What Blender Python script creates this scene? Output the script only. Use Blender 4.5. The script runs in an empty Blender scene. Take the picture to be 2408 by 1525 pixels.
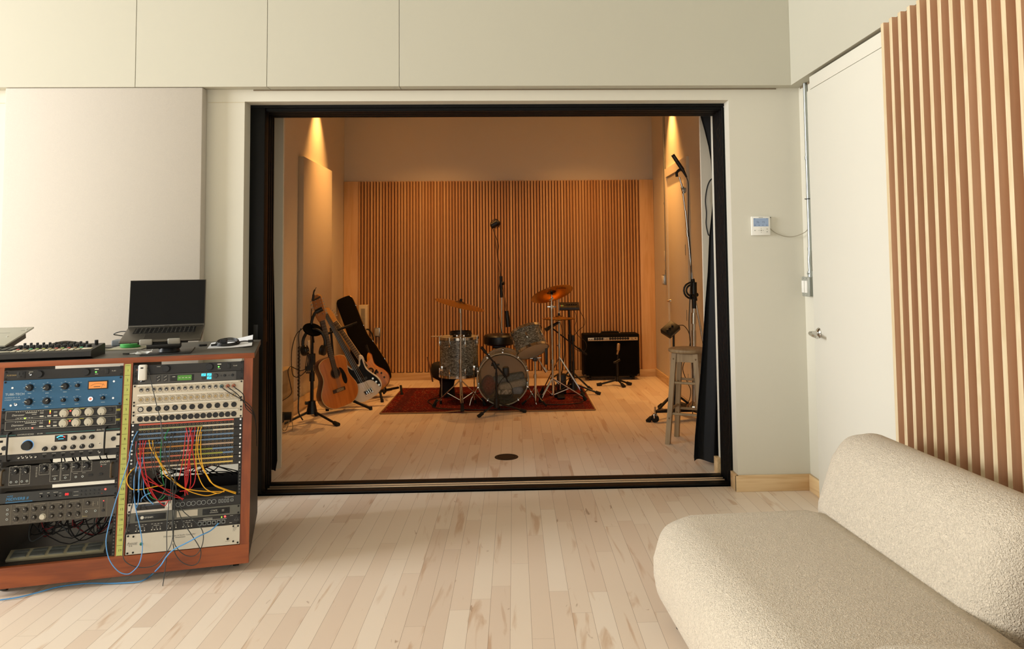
import bpy, bmesh, math, random
from mathutils import Matrix, Vector, Euler
C = bpy.context.scene.collection
random.seed(7)
R = math.radians

# ------------------------------------------------------------------ camera
scene = bpy.context.scene
F_PX, CX, CY = 1700.0, 1262.03, 528.465           # focal length and optical centre in pixels of a 2408 x 1525 frame
CAM_H = 1.42
PITCH, YAW, ROLL = .0543160486, .0321514115, -.0107102549
def cam_rows():
    cp, sp, cy, sy, cr, sr = math.cos(PITCH), math.sin(PITCH), math.cos(YAW), math.sin(YAW), math.cos(ROLL), math.sin(ROLL)
    base = Matrix(((1,0,0),(0,0,-1),(0,1,0)))
    ry = Matrix(((cy,0,-sy),(0,1,0),(sy,0,cy)))
    rx = Matrix(((1,0,0),(0,cp,sp),(0,-sp,cp)))
    rz = Matrix(((cr,-sr,0),(sr,cr,0),(0,0,1)))
    return rz @ rx @ ry @ base
m3 = cam_rows()
cd = bpy.data.cameras.new('camera'); cam = bpy.data.objects.new('camera', cd); C.objects.link(cam)
rot = Matrix((m3[0], -m3[1], -m3[2])).transposed()
cam.matrix_world = Matrix.Translation((0,0,CAM_H)) @ rot.to_4x4()
cd.sensor_width = 36; cd.lens = F_PX/2408*36
cd.shift_x = (1204-CX)/2408; cd.shift_y = (CY-762.5)/2408
cd.clip_start = .05; cd.clip_end = 100
scene.camera = cam

# ------------------------------------------------------------------ world, lights, exposure
scene.view_settings.view_transform = 'Standard'
scene.view_settings.look = 'None'
scene.view_settings.exposure = 0.0
scene.view_settings.gamma = 1.0
scene.view_settings.use_curve_mapping = False
w = bpy.data.worlds.new('world'); scene.world = w; w.use_nodes = True
w.node_tree.nodes['Background'].inputs[0].default_value = (.75,.85,1,1)
w.node_tree.nodes['Background'].inputs[1].default_value = .3
def area(name, loc, rot, sx, sy, energy, col, spread=180):
    l = bpy.data.lights.new(name, 'AREA'); l.shape = 'RECTANGLE'; l.size = sx; l.size_y = sy
    l.energy = energy; l.color = col; l.spread = R(spread)
    o = bpy.data.objects.new(name, l); C.objects.link(o); o.location = loc; o.rotation_euler = [R(a) for a in rot]
    return o
def spot(name, loc, target, angle, blend, energy, col, size=.03):
    l = bpy.data.lights.new(name, 'SPOT'); l.spot_size = R(angle); l.spot_blend = blend
    l.energy = energy; l.color = col; l.shadow_soft_size = size
    o = bpy.data.objects.new(name, l); C.objects.link(o); o.location = loc
    d = Vector(target)-Vector(loc); o.rotation_euler = d.to_track_quat('-Z','Y').to_euler()
    return o
DAY = (.97,.985,1); WARM = (1,.47,.13)
area('window_daylight', (-8.90,1.80,2.65), (0,-90,0), 2.5, 2.6, 800, DAY)          # daylight through the tall window in the left wall
area('rear_window_daylight', (-1.2,-2.40,1.6), (90,0,0), 4.2, 2.0, 40, DAY)         # weak fill light added behind the camera, no known source there
spot('downlight_left', (-1.93,7.88,3.42), (-2.00,7.88,1.0), 70, 1, 190, WARM, .02)
spot('downlight_right', (1.60,7.98,3.42), (1.66,7.98,1.0), 70, 1, 190, WARM, .02)
spot('downlight_rear_left', (-.95,7.9,3.42), (-.95,8.25,0), 112, .7, 72, WARM, .05)
spot('downlight_rear_right', (.85,7.9,3.42), (.85,8.25,0), 112, .7, 72, WARM, .05)

# ------------------------------------------------------------------ materials
def S(r, g, b):
    f = lambda c: (c/255/12.92 if c/255 <= .04045 else ((c/255+.055)/1.055)**2.4)
    return (f(r), f(g), f(b))
_m = {}
def newmat(name):
    m = bpy.data.materials.new(name); m.use_nodes = True
    nt = m.node_tree; bs = nt.nodes['Principled BSDF']
    return m, nt, bs
def nd(nt, t, **kw):
    n = nt.nodes.new(t)
    for k, v in kw.items(): setattr(n, k, v)
    return n
def mat(name, col, rough=.5, metal=0, var=.08, scale=30, stretch=(1,1,1), bump=0, bscale=200, spec=.5, emis=None, estr=0, coat=0):
    """a principled material whose colour drifts a little with procedural noise"""
    if name in _m: return _m[name]
    m, nt, bs = newmat(name)
    tc = nd(nt,'ShaderNodeTexCoord'); mp = nd(nt,'ShaderNodeMapping'); mp.inputs['Scale'].default_value = stretch
    nz = nd(nt,'ShaderNodeTexNoise'); nz.inputs['Scale'].default_value = scale; nz.inputs['Detail'].default_value = 4
    nt.links.new(tc.outputs['Object'], mp.inputs[0]); nt.links.new(mp.outputs[0], nz.inputs['Vector'])
    mx = nd(nt,'ShaderNodeMix', data_type='RGBA')
    a = [max(0,c*(1-var)) for c in col]+[1]; b = [min(1,c*(1+var)) for c in col]+[1]
    mx.inputs['A'].default_value = a; mx.inputs['B'].default_value = b
    nt.links.new(nz.outputs['Fac'], mx.inputs['Factor']); nt.links.new(mx.outputs['Result'], bs.inputs['Base Color'])
    bs.inputs['Roughness'].default_value = rough; bs.inputs['Metallic'].default_value = metal
    bs.inputs['Specular IOR Level'].default_value = spec; bs.inputs['Coat Weight'].default_value = coat
    if bump:
        n2 = nd(nt,'ShaderNodeTexNoise'); n2.inputs['Scale'].default_value = bscale; n2.inputs['Detail'].default_value = 3
        nt.links.new(mp.outputs[0], n2.inputs['Vector'])
        bp = nd(nt,'ShaderNodeBump'); bp.inputs['Strength'].default_value = bump; bp.inputs['Distance'].default_value = .01
        nt.links.new(n2.outputs['Fac'], bp.inputs['Height']); nt.links.new(bp.outputs[0], bs.inputs['Normal'])
    if emis:
        bs.inputs['Emission Color'].default_value = (*emis,1); bs.inputs['Emission Strength'].default_value = estr
    _m[name] = m; return m
def glow(name, col, s): return mat(name, [c*.4 for c in col], .4, emis=col, estr=s)
def wood(name, c1, c2, axis='Z', scale=6, rough=.45, fine=90, bump=.05):
    """grain running along one axis: stretched noise rings plus fine fibres"""
    if name in _m: return _m[name]
    m, nt, bs = newmat(name)
    tc = nd(nt,'ShaderNodeTexCoord'); mp = nd(nt,'ShaderNodeMapping')
    st = [1,1,1]; st['XYZ'.index(axis)] = .09; mp.inputs['Scale'].default_value = st
    nt.links.new(tc.outputs['Object'], mp.inputs[0])
    wv = nd(nt,'ShaderNodeTexNoise'); wv.inputs['Scale'].default_value = scale; wv.inputs['Detail'].default_value = 3; wv.inputs['Distortion'].default_value = 1.2
    fi = nd(nt,'ShaderNodeTexNoise'); fi.inputs['Scale'].default_value = fine; fi.inputs['Detail'].default_value = 2
    nt.links.new(mp.outputs[0], wv.inputs['Vector']); nt.links.new(mp.outputs[0], fi.inputs['Vector'])
    mu = nd(nt,'ShaderNodeMath', operation='MULTIPLY'); mu.inputs[1].default_value = 7
    nt.links.new(wv.outputs['Fac'], mu.inputs[0])
    sn = nd(nt,'ShaderNodeMath', operation='SINE'); ms = nd(nt,'ShaderNodeMath', operation='MULTIPLY'); ms.inputs[1].default_value = 3.14
    nt.links.new(mu.outputs[0], ms.inputs[0]); nt.links.new(ms.outputs[0], sn.inputs[0])
    ab = nd(nt,'ShaderNodeMath', operation='MULTIPLY_ADD'); ab.inputs[1].default_value = .28; ab.inputs[2].default_value = .3
    nt.links.new(sn.outputs[0], ab.inputs[0])
    ad = nd(nt,'ShaderNodeMath', operation='MULTIPLY_ADD'); ad.inputs[1].default_value = .5
    nt.links.new(fi.outputs['Fac'], ad.inputs[0]); nt.links.new(ab.outputs[0], ad.inputs[2])
    mx = nd(nt,'ShaderNodeMix', data_type='RGBA'); mx.inputs['A'].default_value = (*c1,1); mx.inputs['B'].default_value = (*c2,1)
    nt.links.new(ad.outputs[0], mx.inputs['Factor']); nt.links.new(mx.outputs['Result'], bs.inputs['Base Color'])
    bs.inputs['Roughness'].default_value = rough
    bp = nd(nt,'ShaderNodeBump'); bp.inputs['Strength'].default_value = bump; bp.inputs['Distance'].default_value = .004
    nt.links.new(fi.outputs['Fac'], bp.inputs['Height']); nt.links.new(bp.outputs[0], bs.inputs['Normal'])
    _m[name] = m; return m
def M_(nt, op, a, b=None, c=None):
    n = nd(nt,'ShaderNodeMath', operation=op)
    for i, v in enumerate((a,b,c)):
        if v is None: continue
        if isinstance(v,(int,float)): n.inputs[i].default_value = v
        else: nt.links.new(v, n.inputs[i])
    return n.outputs[0]
def plank_floor():
    m, nt, bs = newmat('maple_planks')
    tc = nd(nt,'ShaderNodeTexCoord'); sp = nd(nt,'ShaderNodeSeparateXYZ'); nt.links.new(tc.outputs['Object'], sp.inputs[0])
    x, y = sp.outputs['X'], sp.outputs['Y']; PW, PL = .0836, 1.05
    u = M_(nt,'DIVIDE', M_(nt,'ADD', x, 20.007), PW); row = M_(nt,'FLOOR', u); fu = M_(nt,'FRACT', u)
    wn = nd(nt,'ShaderNodeTexWhiteNoise', noise_dimensions='1D'); nt.links.new(row, wn.inputs['W'])
    v = M_(nt,'ADD', M_(nt,'DIVIDE', M_(nt,'ADD', y, 30), PL), M_(nt,'MULTIPLY', wn.outputs['Value'], 7.0)); col = M_(nt,'FLOOR', v); fv = M_(nt,'FRACT', v)
    cb = nd(nt,'ShaderNodeCombineXYZ'); nt.links.new(row, cb.inputs[0]); nt.links.new(col, cb.inputs[1])
    w2 = nd(nt,'ShaderNodeTexWhiteNoise', noise_dimensions='2D'); nt.links.new(cb.outputs[0], w2.inputs['Vector'])
    rp = nd(nt,'ShaderNodeValToRGB'); nt.links.new(w2.outputs['Value'], rp.inputs[0])
    e = rp.color_ramp.elements
    e[0].position = 0; e[0].color = (*S(238,223,205),1); e[1].position = 1; e[1].color = (*S(222,202,182),1)
    for p, c in ((.3,S(235,219,200)),(.65,S(232,214,194)),(.88,S(227,207,187))):
        q = rp.color_ramp.elements.new(p); q.color = (*c,1)
    # streaky figure, different in each plank
    mp = nd(nt,'ShaderNodeCombineXYZ'); nt.links.new(M_(nt,'ADD', M_(nt,'MULTIPLY', x, 14), M_(nt,'MULTIPLY', w2.outputs['Value'], 60)), mp.inputs[0])
    nt.links.new(M_(nt,'ADD', M_(nt,'MULTIPLY', y, 1.6), M_(nt,'MULTIPLY', row, 3.3)), mp.inputs[1])
    n1 = nd(nt,'ShaderNodeTexNoise'); n1.inputs['Scale'].default_value = 1.1; n1.inputs['Detail'].default_value = 4; n1.inputs['Distortion'].default_value = .8
    nt.links.new(mp.outputs[0], n1.inputs['Vector'])
    st = nd(nt,'ShaderNodeValToRGB'); nt.links.new(n1.outputs['Fac'], st.inputs[0])
    st.color_ramp.elements[0].position = .60; st.color_ramp.elements[0].color = (0,0,0,1); st.color_ramp.elements[1].position = .70; st.color_ramp.elements[1].color = (1,1,1,1)
    mx = nd(nt,'ShaderNodeMix', data_type='RGBA'); mx.blend_type = 'MULTIPLY'; mx.inputs['B'].default_value = (*S(224,205,188),1)
    nt.links.new(M_(nt,'MULTIPLY', st.outputs[0], .8), mx.inputs['Factor']); nt.links.new(rp.outputs[0], mx.inputs['A'])
    # knots and mineral flecks
    n2 = nd(nt,'ShaderNodeTexNoise'); n2.inputs['Scale'].default_value = 5.5; n2.inputs['Detail'].default_value = 3; n2.inputs['Distortion'].default_value = 1.5
    mp2 = nd(nt,'ShaderNodeCombineXYZ'); nt.links.new(M_(nt,'ADD', M_(nt,'MULTIPLY', x, 2.6), M_(nt,'MULTIPLY', row, 1.7)), mp2.inputs[0]); nt.links.new(M_(nt,'MULTIPLY', y, .75), mp2.inputs[1])
    nt.links.new(mp2.outputs[0], n2.inputs['Vector'])
    kn = nd(nt,'ShaderNodeValToRGB'); nt.links.new(n2.outputs['Fac'], kn.inputs[0])
    kn.color_ramp.elements[0].position = .715; kn.color_ramp.elements[0].color = (0,0,0,1); kn.color_ramp.elements[1].position = .76; kn.color_ramp.elements[1].color = (1,1,1,1)
    mk = nd(nt,'ShaderNodeMix', data_type='RGBA'); mk.inputs['B'].default_value = (*S(160,128,102),1)
    nt.links.new(M_(nt,'MULTIPLY', kn.outputs[0], .7), mk.inputs['Factor']); nt.links.new(mx.outputs['Result'], mk.inputs['A'])
    # joints
    g1 = M_(nt,'LESS_THAN', M_(nt,'MULTIPLY', M_(nt,'MINIMUM', fu, M_(nt,'SUBTRACT', 1, fu)), PW), .0007)
    g2 = M_(nt,'LESS_THAN', M_(nt,'MULTIPLY', M_(nt,'MINIMUM', fv, M_(nt,'SUBTRACT', 1, fv)), PL), .0008)
    gp = M_(nt,'MAXIMUM', g1, M_(nt,'MULTIPLY', g2, .6))
    mg = nd(nt,'ShaderNodeMix', data_type='RGBA'); mg.inputs['B'].default_value = (*S(120,92,70),1)
    nt.links.new(M_(nt,'MULTIPLY', gp, .7), mg.inputs['Factor']); nt.links.new(mk.outputs['Result'], mg.inputs['A'])
    nt.links.new(mg.outputs['Result'], bs.inputs['Base Color'])
    bs.inputs['Roughness'].default_value = .42; bs.inputs['Specular IOR Level'].default_value = .35
    bp = nd(nt,'ShaderNodeBump'); bp.inputs['Strength'].default_value = .3; bp.inputs['Distance'].default_value = .002; bp.invert = True
    nt.links.new(gp, bp.inputs['Height']); nt.links.new(bp.outputs[0], bs.inputs['Normal'])
    return m
def slat_wood(name, axis, pitch, c1, c2, c3, rough=.5):
    """vertical battens: each one its own tone"""
    m, nt, bs = newmat(name)
    tc = nd(nt,'ShaderNodeTexCoord'); sp = nd(nt,'ShaderNodeSeparateXYZ'); nt.links.new(tc.outputs['Object'], sp.inputs[0])
    idx = M_(nt,'FLOOR', M_(nt,'DIVIDE', M_(nt,'ADD', sp.outputs[axis], 20), pitch))
    wn = nd(nt,'ShaderNodeTexWhiteNoise', noise_dimensions='1D'); nt.links.new(idx, wn.inputs['W'])
    rp = nd(nt,'ShaderNodeValToRGB'); nt.links.new(wn.outputs['Value'], rp.inputs[0])
    rp.color_ramp.elements[0].color = (*c1,1); rp.color_ramp.elements[1].color = (*c3,1); q = rp.color_ramp.elements.new(.5); q.color = (*c2,1)
    mp = nd(nt,'ShaderNodeMapping'); mp.inputs['Scale'].default_value = (1,1,.05); nt.links.new(tc.outputs['Object'], mp.inputs[0])
    nz = nd(nt,'ShaderNodeTexNoise'); nz.inputs['Scale'].default_value = 45; nz.inputs['Detail'].default_value = 4; nt.links.new(mp.outputs[0], nz.inputs['Vector'])
    mx = nd(nt,'ShaderNodeMix', data_type='RGBA'); mx.blend_type = 'MULTIPLY'; mx.inputs['B'].default_value = (.72,.66,.6,1)
    nt.links.new(nz.outputs['Fac'], mx.inputs['Factor']); nt.links.new(rp.outputs[0], mx.inputs['A']); nt.links.new(mx.outputs['Result'], bs.inputs['Base Color'])
    bs.inputs['Roughness'].default_value = rough
    return m
def fabric(name, col, scale=260, bump=.5, dist=.004, var=.12, rough=.95):
    m, nt, bs = newmat(name)
    tc = nd(nt,'ShaderNodeTexCoord')
    n1 = nd(nt,'ShaderNodeTexNoise'); n1.inputs['Scale'].default_value = scale; n1.inputs['Detail'].default_value = 2; n1.inputs['Distortion'].default_value = 1.0
    n2 = nd(nt,'ShaderNodeTexNoise'); n2.inputs['Scale'].default_value = scale*.45; n2.inputs['Detail'].default_value = 2; n2.inputs['Distortion'].default_value = 2.0
    for n in (n1,n2): nt.links.new(tc.outputs['Object'], n.inputs['Vector'])
    h = M_(nt,'ADD', n1.outputs['Fac'], n2.outputs['Fac'])
    mx = nd(nt,'ShaderNodeMix', data_type='RGBA'); mx.inputs['A'].default_value = (*[c*(1-var*2.2) for c in col],1); mx.inputs['B'].default_value = (*[min(1,c*(1+var)) for c in col],1)
    nt.links.new(M_(nt,'SUBTRACT', M_(nt,'MULTIPLY', h, 1.6), 1.1), mx.inputs['Factor']); nt.links.new(mx.outputs['Result'], bs.inputs['Base Color'])
    bs.inputs['Roughness'].default_value = rough; bs.inputs['Specular IOR Level'].default_value = .1; bs.inputs['Sheen Weight'].default_value = .15
    bp = nd(nt,'ShaderNodeBump'); bp.inputs['Strength'].default_value = bump; bp.inputs['Distance'].default_value = dist
    nt.links.new(h, bp.inputs['Height']); nt.links.new(bp.outputs[0], bs.inputs['Normal'])
    return m

WALL = mat('cream_wall_paint', S(214,210,195), .85, var=.015, scale=3, bump=.03, bscale=500, spec=.2)
SHEL = mat('white_satin_panel_paint', S(194,191,175), .6, var=.012, scale=2, spec=.3)
DOORP = mat('white_door_paint', S(220,217,204), .55, var=.01, scale=2, spec=.3)
CEIL = mat('ceiling_paint', S(186,182,170), .9, var=.01, scale=3)
LIVE = mat('live_room_wall_paint', S(222,212,192), .85, var=.02, scale=3, bump=.03, bscale=400, spec=.2)
FLOOR = plank_floor()
MAPLE = wood('maple_trim', S(232,205,162), S(205,168,120), 'X', 9, .4, 70)
MAPLEY = wood('maple_trim_along_depth', S(236,208,162), S(205,168,118), 'Y', 9, .4, 70)
BLACKP = mat('black_anodised_frame', S(11,11,10), .5, .0, var=.2, scale=8, spec=.18)
BLACKM = mat('black_metal', S(20,19,18), .4, .3, var=.15)
BLACKX = mat('black_plastic', S(16,16,16), .45, var=.15)
RUBBER = mat('black_rubber', S(12,12,12), .8, var=.2)
CHROME = mat('chrome', S(205,203,198), .12, 1, var=.05)
STEEL = mat('galvanised_steel', S(176,182,180), .3, .85, var=.1, scale=60)
BRASS = mat('bronze_cymbal', S(186,134,52), .32, .9, var=.18, scale=90, stretch=(1,1,1))
CHERRY = wood('cherry_laminate', S(164,84,34), S(116,52,17), 'X', 7, .42, 120)
CHERRYZ = wood('cherry_laminate_upright', S(164,84,34), S(116,52,17), 'Z', 7, .42, 120)
WHITEP = mat('white_plastic', S(236,234,226), .4, var=.02)
LETTER = mat('pale_lettering', S(214,212,200), .6, var=.03)
DARKLET = mat('dark_lettering', S(60,58,54), .6, var=.03)
PAPER = mat('white_paper', S(238,240,244), .8, var=.02)

# ------------------------------------------------------------------ mesh helpers
class MB:
    """collects faces and links them as ONE mesh object"""
    def __init__(s): s.v=[]; s.f=[]; s.mi=[]; s.T=Matrix()
    def add(s, vs, fs, m=0):
        o = len(s.v)
        for p in vs: s.v.append(tuple(s.T @ Vector(p)))
        for f in fs: s.f.append([i+o for i in f]); s.mi.append(m)
        return s
    def box(s, x0,x1,y0,y1,z0,z1, m=0, b=0, seg=2):
        vs = [(x0,y0,z0),(x1,y0,z0),(x1,y1,z0),(x0,y1,z0),(x0,y0,z1),(x1,y0,z1),(x1,y1,z1),(x0,y1,z1)]
        fs = [(0,3,2,1),(4,5,6,7),(0,1,5,4),(1,2,6,5),(2,3,7,6),(3,0,4,7)]
        if b > 0:
            bm = bmesh.new(); bv = [bm.verts.new(p) for p in vs]
            for f in fs: bm.faces.new([bv[i] for i in f])
            bmesh.ops.bevel(bm, geom=bm.edges[:], offset=b, segments=seg, profile=.5, affect='EDGES')
            bm.verts.index_update()
            vs = [tuple(v.co) for v in bm.verts]; fs = [[v.index for v in f.verts] for f in bm.faces]; bm.free()
        return s.add(vs, fs, m)
    def cyl(s, p0, p1, r0, r1=None, n=16, m=0, caps=True):
        if r1 is None: r1 = r0
        p0 = Vector(p0); p1 = Vector(p1); d = (p1-p0).normalized()
        q = d.to_track_quat('Z','Y'); a = q @ Vector((1,0,0)); b = q @ Vector((0,1,0))
        vs = []
        for p, r in ((p0,r0),(p1,r1)):
            for i in range(n):
                t = 2*math.pi*i/n; vs.append(p + a*(r*math.cos(t)) + b*(r*math.sin(t)))
        fs = [(i,(i+1)%n,n+(i+1)%n,n+i) for i in range(n)]
        if caps: fs += [tuple(range(n-1,-1,-1)), tuple(range(n,2*n))]
        return s.add(vs, fs, m)
    def tube(s, pts, r, n=8, m=0, sub=0, closed=False):
        """a round cord through the points; sub>0 smooths the path first; r may be a list"""
        P = [Vector(p) for p in pts]; rr = r if isinstance(r,(list,tuple)) else None
        if sub:
            Q = []; k = len(P); rng = range(k if closed else k-1)
            for i in rng:
                a = P[(i-1)%k] if (closed or i>0) else P[0]*2-P[1]; b = P[i]; c = P[(i+1)%k]
                d = P[(i+2)%k] if (closed or i+2<k) else P[-1]*2-P[-2]
                for j in range(sub):
                    t = j/sub; Q.append(.5*((2*b)+(c-a)*t+(2*a-5*b+4*c-d)*t*t+(3*b-a-3*c+d)*t**3))
            if not closed: Q.append(P[-1])
            P = Q
        k = len(P); vs = []; up = None
        for i in range(k):
            if closed: t = P[(i+1)%k]-P[(i-1)%k]
            else: t = P[min(i+1,k-1)]-P[max(i-1,0)]
            if t.length < 1e-9: t = Vector((0,0,1))
            t.normalize()
            if up is None:
                up = Vector((0,0,1)) if abs(t.z)<.9 else Vector((1,0,0))
            a = t.cross(up)
            if a.length < 1e-6: a = t.cross(Vector((1,.3,0)))
            a.normalize(); b = a.cross(t).normalized(); up = b
            q = rr[min(len(rr)-1, int(i*(len(rr)-1)/max(1,k-1)+.5))] if rr else r
            for j in range(n):
                g = 2*math.pi*j/n; vs.append(P[i]+a*(q*math.cos(g))+b*(q*math.sin(g)))
        fs = []
        for i in range(k if closed else k-1):
            i2 = (i+1)%k
            for j in range(n): fs.append((i*n+j, i2*n+j, i2*n+(j+1)%n, i*n+(j+1)%n))
        if not closed: fs += [tuple(range(n)), tuple(range(k*n-1, (k-1)*n-1, -1))]
        return s.add(vs, fs, m)
    def lathe(s, prof, n=32, m=0, ctr=(0,0,0), rot=None, caps=True):
        """profile [(r,z)...] turned about local z"""
        vs = []; Q = rot if rot is not None else Matrix.Identity(3)
        for r, z in prof:
            for i in range(n):
                t = 2*math.pi*i/n; vs.append(Vector(ctr) + Q @ Vector((r*math.cos(t), r*math.sin(t), z)))
        fs = []
        for k in range(len(prof)-1):
            for i in range(n): fs.append((k*n+i, k*n+(i+1)%n, (k+1)*n+(i+1)%n, (k+1)*n+i))
        if caps:
            if prof[0][0] > 1e-6: fs.append(tuple(range(n-1,-1,-1)))
            if prof[-1][0] > 1e-6: fs.append(tuple(range((len(prof)-1)*n, len(prof)*n)))
        return s.add(vs, fs, m)
    def ring(s, c, r, t, n=32, k=8, m=0, rot=None):
        Q = rot if rot is not None else Matrix.Identity(3)
        return s.tube([Vector(c)+Q@Vector((r*math.cos(2*math.pi*i/n), r*math.sin(2*math.pi*i/n),0)) for i in range(n)], t, k, m, closed=True)
    def prism(s, poly, y0, y1, m=0, bev=0):
        """outline in x,z pushed from y0 to y1, edge optionally rounded"""
        n = len(poly); vs = []; fs = []
        if bev:
            cx = sum(p[0] for p in poly)/n; cz = sum(p[1] for p in poly)/n
            def inset(d):
                o = []
                for i in range(n):
                    a = Vector(poly[i-1]); b = Vector(poly[i]); c = Vector(poly[(i+1)%n])
                    e = (c-a); nn = Vector((e.y,-e.x))
                    if nn.length < 1e-9: nn = Vector((0,0))
                    else: nn.normalize()
                    o.append((b.x-nn.x*d*s_, b.y-nn.y*d*s_))
                return o
            ar = sum(poly[i][0]*poly[(i+1)%n][1]-poly[(i+1)%n][0]*poly[i][1] for i in range(n)); s_ = 1 if ar > 0 else -1
            sg = 1 if y1 > y0 else -1
            rings = [(inset(bev),y0),(inset(bev*.3),y0+sg*bev*.3),(poly,y0+sg*bev),(poly,y1-sg*bev),(inset(bev*.3),y1-sg*bev*.3),(inset(bev),y1)]
        else: rings = [(poly,y0),(poly,y1)]
        for pl, y in rings: vs += [(p[0],y,p[1]) for p in pl]
        for k in range(len(rings)-1):
            for i in range(n): fs.append((k*n+i, k*n+(i+1)%n, (k+1)*n+(i+1)%n, (k+1)*n+i))
        fs += [tuple(range(n-1,-1,-1)), tuple(range((len(rings)-1)*n, len(rings)*n))]
        return s.add(vs, fs, m)
    def ell(s, c, rx, ry, rz, m=0, n=20, k=12):
        vs = []; fs = []
        for j in range(k+1):
            f = math.pi*j/k
            for i in range(n):
                t = 2*math.pi*i/n; vs.append((c[0]+rx*math.sin(f)*math.cos(t), c[1]+ry*math.sin(f)*math.sin(t), c[2]+rz*math.cos(f)))
        for j in range(k):
            for i in range(n): fs.append((j*n+i, (j+1)*n+i, (j+1)*n+(i+1)%n, j*n+(i+1)%n))
        return s.add(vs, fs, m)
    def text(s, body, x, z, size, m=0, y=-.0006, align='LEFT', italic=0, T=None):
        """flat lettering standing in x,z and facing -y"""
        cu = bpy.data.curves.new('t','FONT'); cu.body = body; cu.size = size; cu.align_x = align; cu.align_y = 'CENTER'
        cu.resolution_u = 2; cu.shear = italic
        o = bpy.data.objects.new('t', cu); C.objects.link(o)
        dg = bpy.context.evaluated_depsgraph_get(); me = o.evaluated_get(dg).to_mesh()
        vs = [(x+v.co.x, y, z+v.co.y) for v in me.vertices]; fs = [tuple(p.vertices) for p in me.polygons]
        if T is not None: vs = [T @ Vector(p) for p in vs]
        s.add(vs, fs, m)
        o.evaluated_get(dg).to_mesh_clear(); bpy.data.objects.remove(o); bpy.data.curves.remove(cu)
        return s
    def build(s, name, mats, parent=None, loc=None, ang=35):
        me = bpy.data.meshes.new(name); me.from_pydata(s.v, [], s.f); me.update()
        if not isinstance(mats,(list,tuple)): mats = [mats]
        for x in mats: me.materials.append(x)
        me.polygons.foreach_set('material_index', s.mi)
        bm = bmesh.new(); bm.from_mesh(me); bmesh.ops.recalc_face_normals(bm, faces=bm.faces[:]); bm.to_mesh(me); bm.free()
        me.polygons.foreach_set('use_smooth', [True]*len(me.polygons))
        me.set_sharp_from_angle(angle=R(ang))
        o = bpy.data.objects.new(name, me); C.objects.link(o)
        if parent is not None: o.parent = parent
        if loc is not None: o.location = loc
        return o
def curve(ctrl, sub=6):
    """smooth closed outline through 2-D points"""
    P = [Vector(p) for p in ctrl]; k = len(P); Q = []
    for i in range(k):
        a, b, c, d = P[i-1], P[i], P[(i+1)%k], P[(i+2)%k]
        for j in range(sub):
            t = j/sub; q = .5*((2*b)+(c-a)*t+(2*a-5*b+4*c-d)*t*t+(3*b-a-3*c+d)*t**3); Q.append((q.x,q.y))
    return Q
def tag(o, label, cat, group=None, kind=None):
    if label: o['label'] = label
    if cat: o['category'] = cat
    if group: o['group'] = group
    if kind: o['kind'] = kind
    return o
def thing(name, label, cat, loc=(0,0,0), rot=(0,0,0), group=None, mtx=None):
    o = bpy.data.objects.new(name, None); C.objects.link(o); o.empty_display_size = .05
    if mtx is not None: o.matrix_world = mtx
    else: o.location = loc; o.rotation_euler = [R(a) for a in rot]
    return tag(o, label, cat, group)
def struct(o, label=None, cat=None):
    o['kind'] = 'structure'
    o['label'] = label or o.name.replace('_',' '); o['category'] = cat or o.name.split('_')[0]
    return o
def simple(name, mb, mats, label, cat, group=None, parent=None): return tag(mb.build(name, mats), label, cat, group)
def pin(o, q): o['label'] = q; return o
def copy_thing(root, label=None, group=None):
    c = root.copy(); C.objects.link(c)
    for ch in root.children:
        k = ch.copy(); C.objects.link(k); k.parent = c
        for g in ch.children:
            h = g.copy(); C.objects.link(h); h.parent = k
    if label: c['label'] = label
    if group: c['group'] = group
    return c

# ================================================================== THE ROOMS
YW, YB, Y2, Y3 = 4.5315, 4.955, 5.255, 5.28       # front wall face and back, live-room wall leaf front and back
XR1 = 1.838                                        # right wall of the control room
XL2, XR2, YF = -2.131, 1.785, 9.16                 # live room side walls and far wall
O0, O1, OT = -1.674, 1.381, 2.455                  # opening

b = MB(); b.box(-9.0,XR1+.2,-2.5,9.4,-.1,0); struct(b.build('floor', FLOOR), 'pale maple plank floor running through both rooms', 'floor')
b = MB(); b.box(-9.2,XR1+.2,-2.7,YB,4.6,4.7); struct(b.build('ceiling', CEIL), 'white ceiling of the front room', 'ceiling')
b = MB(); b.box(-2.4,2.1,YB,9.4,3.5,3.6); struct(b.build('ceiling_far', LIVE), 'ceiling of the room beyond the opening', 'ceiling')
b = MB()
b.box(-9.0,O0,YW,YB,0,4.6); b.box(O1,XR1+.2,YW,YB,0,4.6); b.box(O0,O1,YW,YB,OT,4.6)
struct(b.build('wall_front', WALL), 'cream wall with the wide sliding door opening', 'wall')
b = MB(); b.box(XR1,XR1+.2,-2.5,YW,0,4.6); struct(b.build('wall_right', WALL), 'cream wall on the right side', 'wall')
b = MB()                                           # left wall around the window
b.box(-9.2,-9.0,-2.5,.45,0,4.6); b.box(-9.2,-9.0,3.15,YB,0,4.6); b.box(-9.2,-9.0,.45,3.15,0,1.35); b.box(-9.2,-9.0,.45,3.15,3.95,4.6)
struct(b.build('wall_left', WALL), 'cream wall on the left with a window', 'wall')
b = MB()
b.box(-9.0,XR1,-2.7,-2.5,0,.8); b.box(-9.0,XR1,-2.7,-2.5,3.2,4.6); b.box(-9.0,-3.4,-2.7,-2.5,.8,3.2); b.box(1.0,XR1,-2.7,-2.5,.8,3.2)
struct(b.build('wall_near', WALL), 'cream wall behind the viewpoint with a window opening added for the fill light', 'wall')
GLASS = mat('window_glass', (.9,.95,1), .02, var=.01)
GLASS.node_tree.nodes['Principled BSDF'].inputs['Transmission Weight'].default_value = 1
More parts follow.
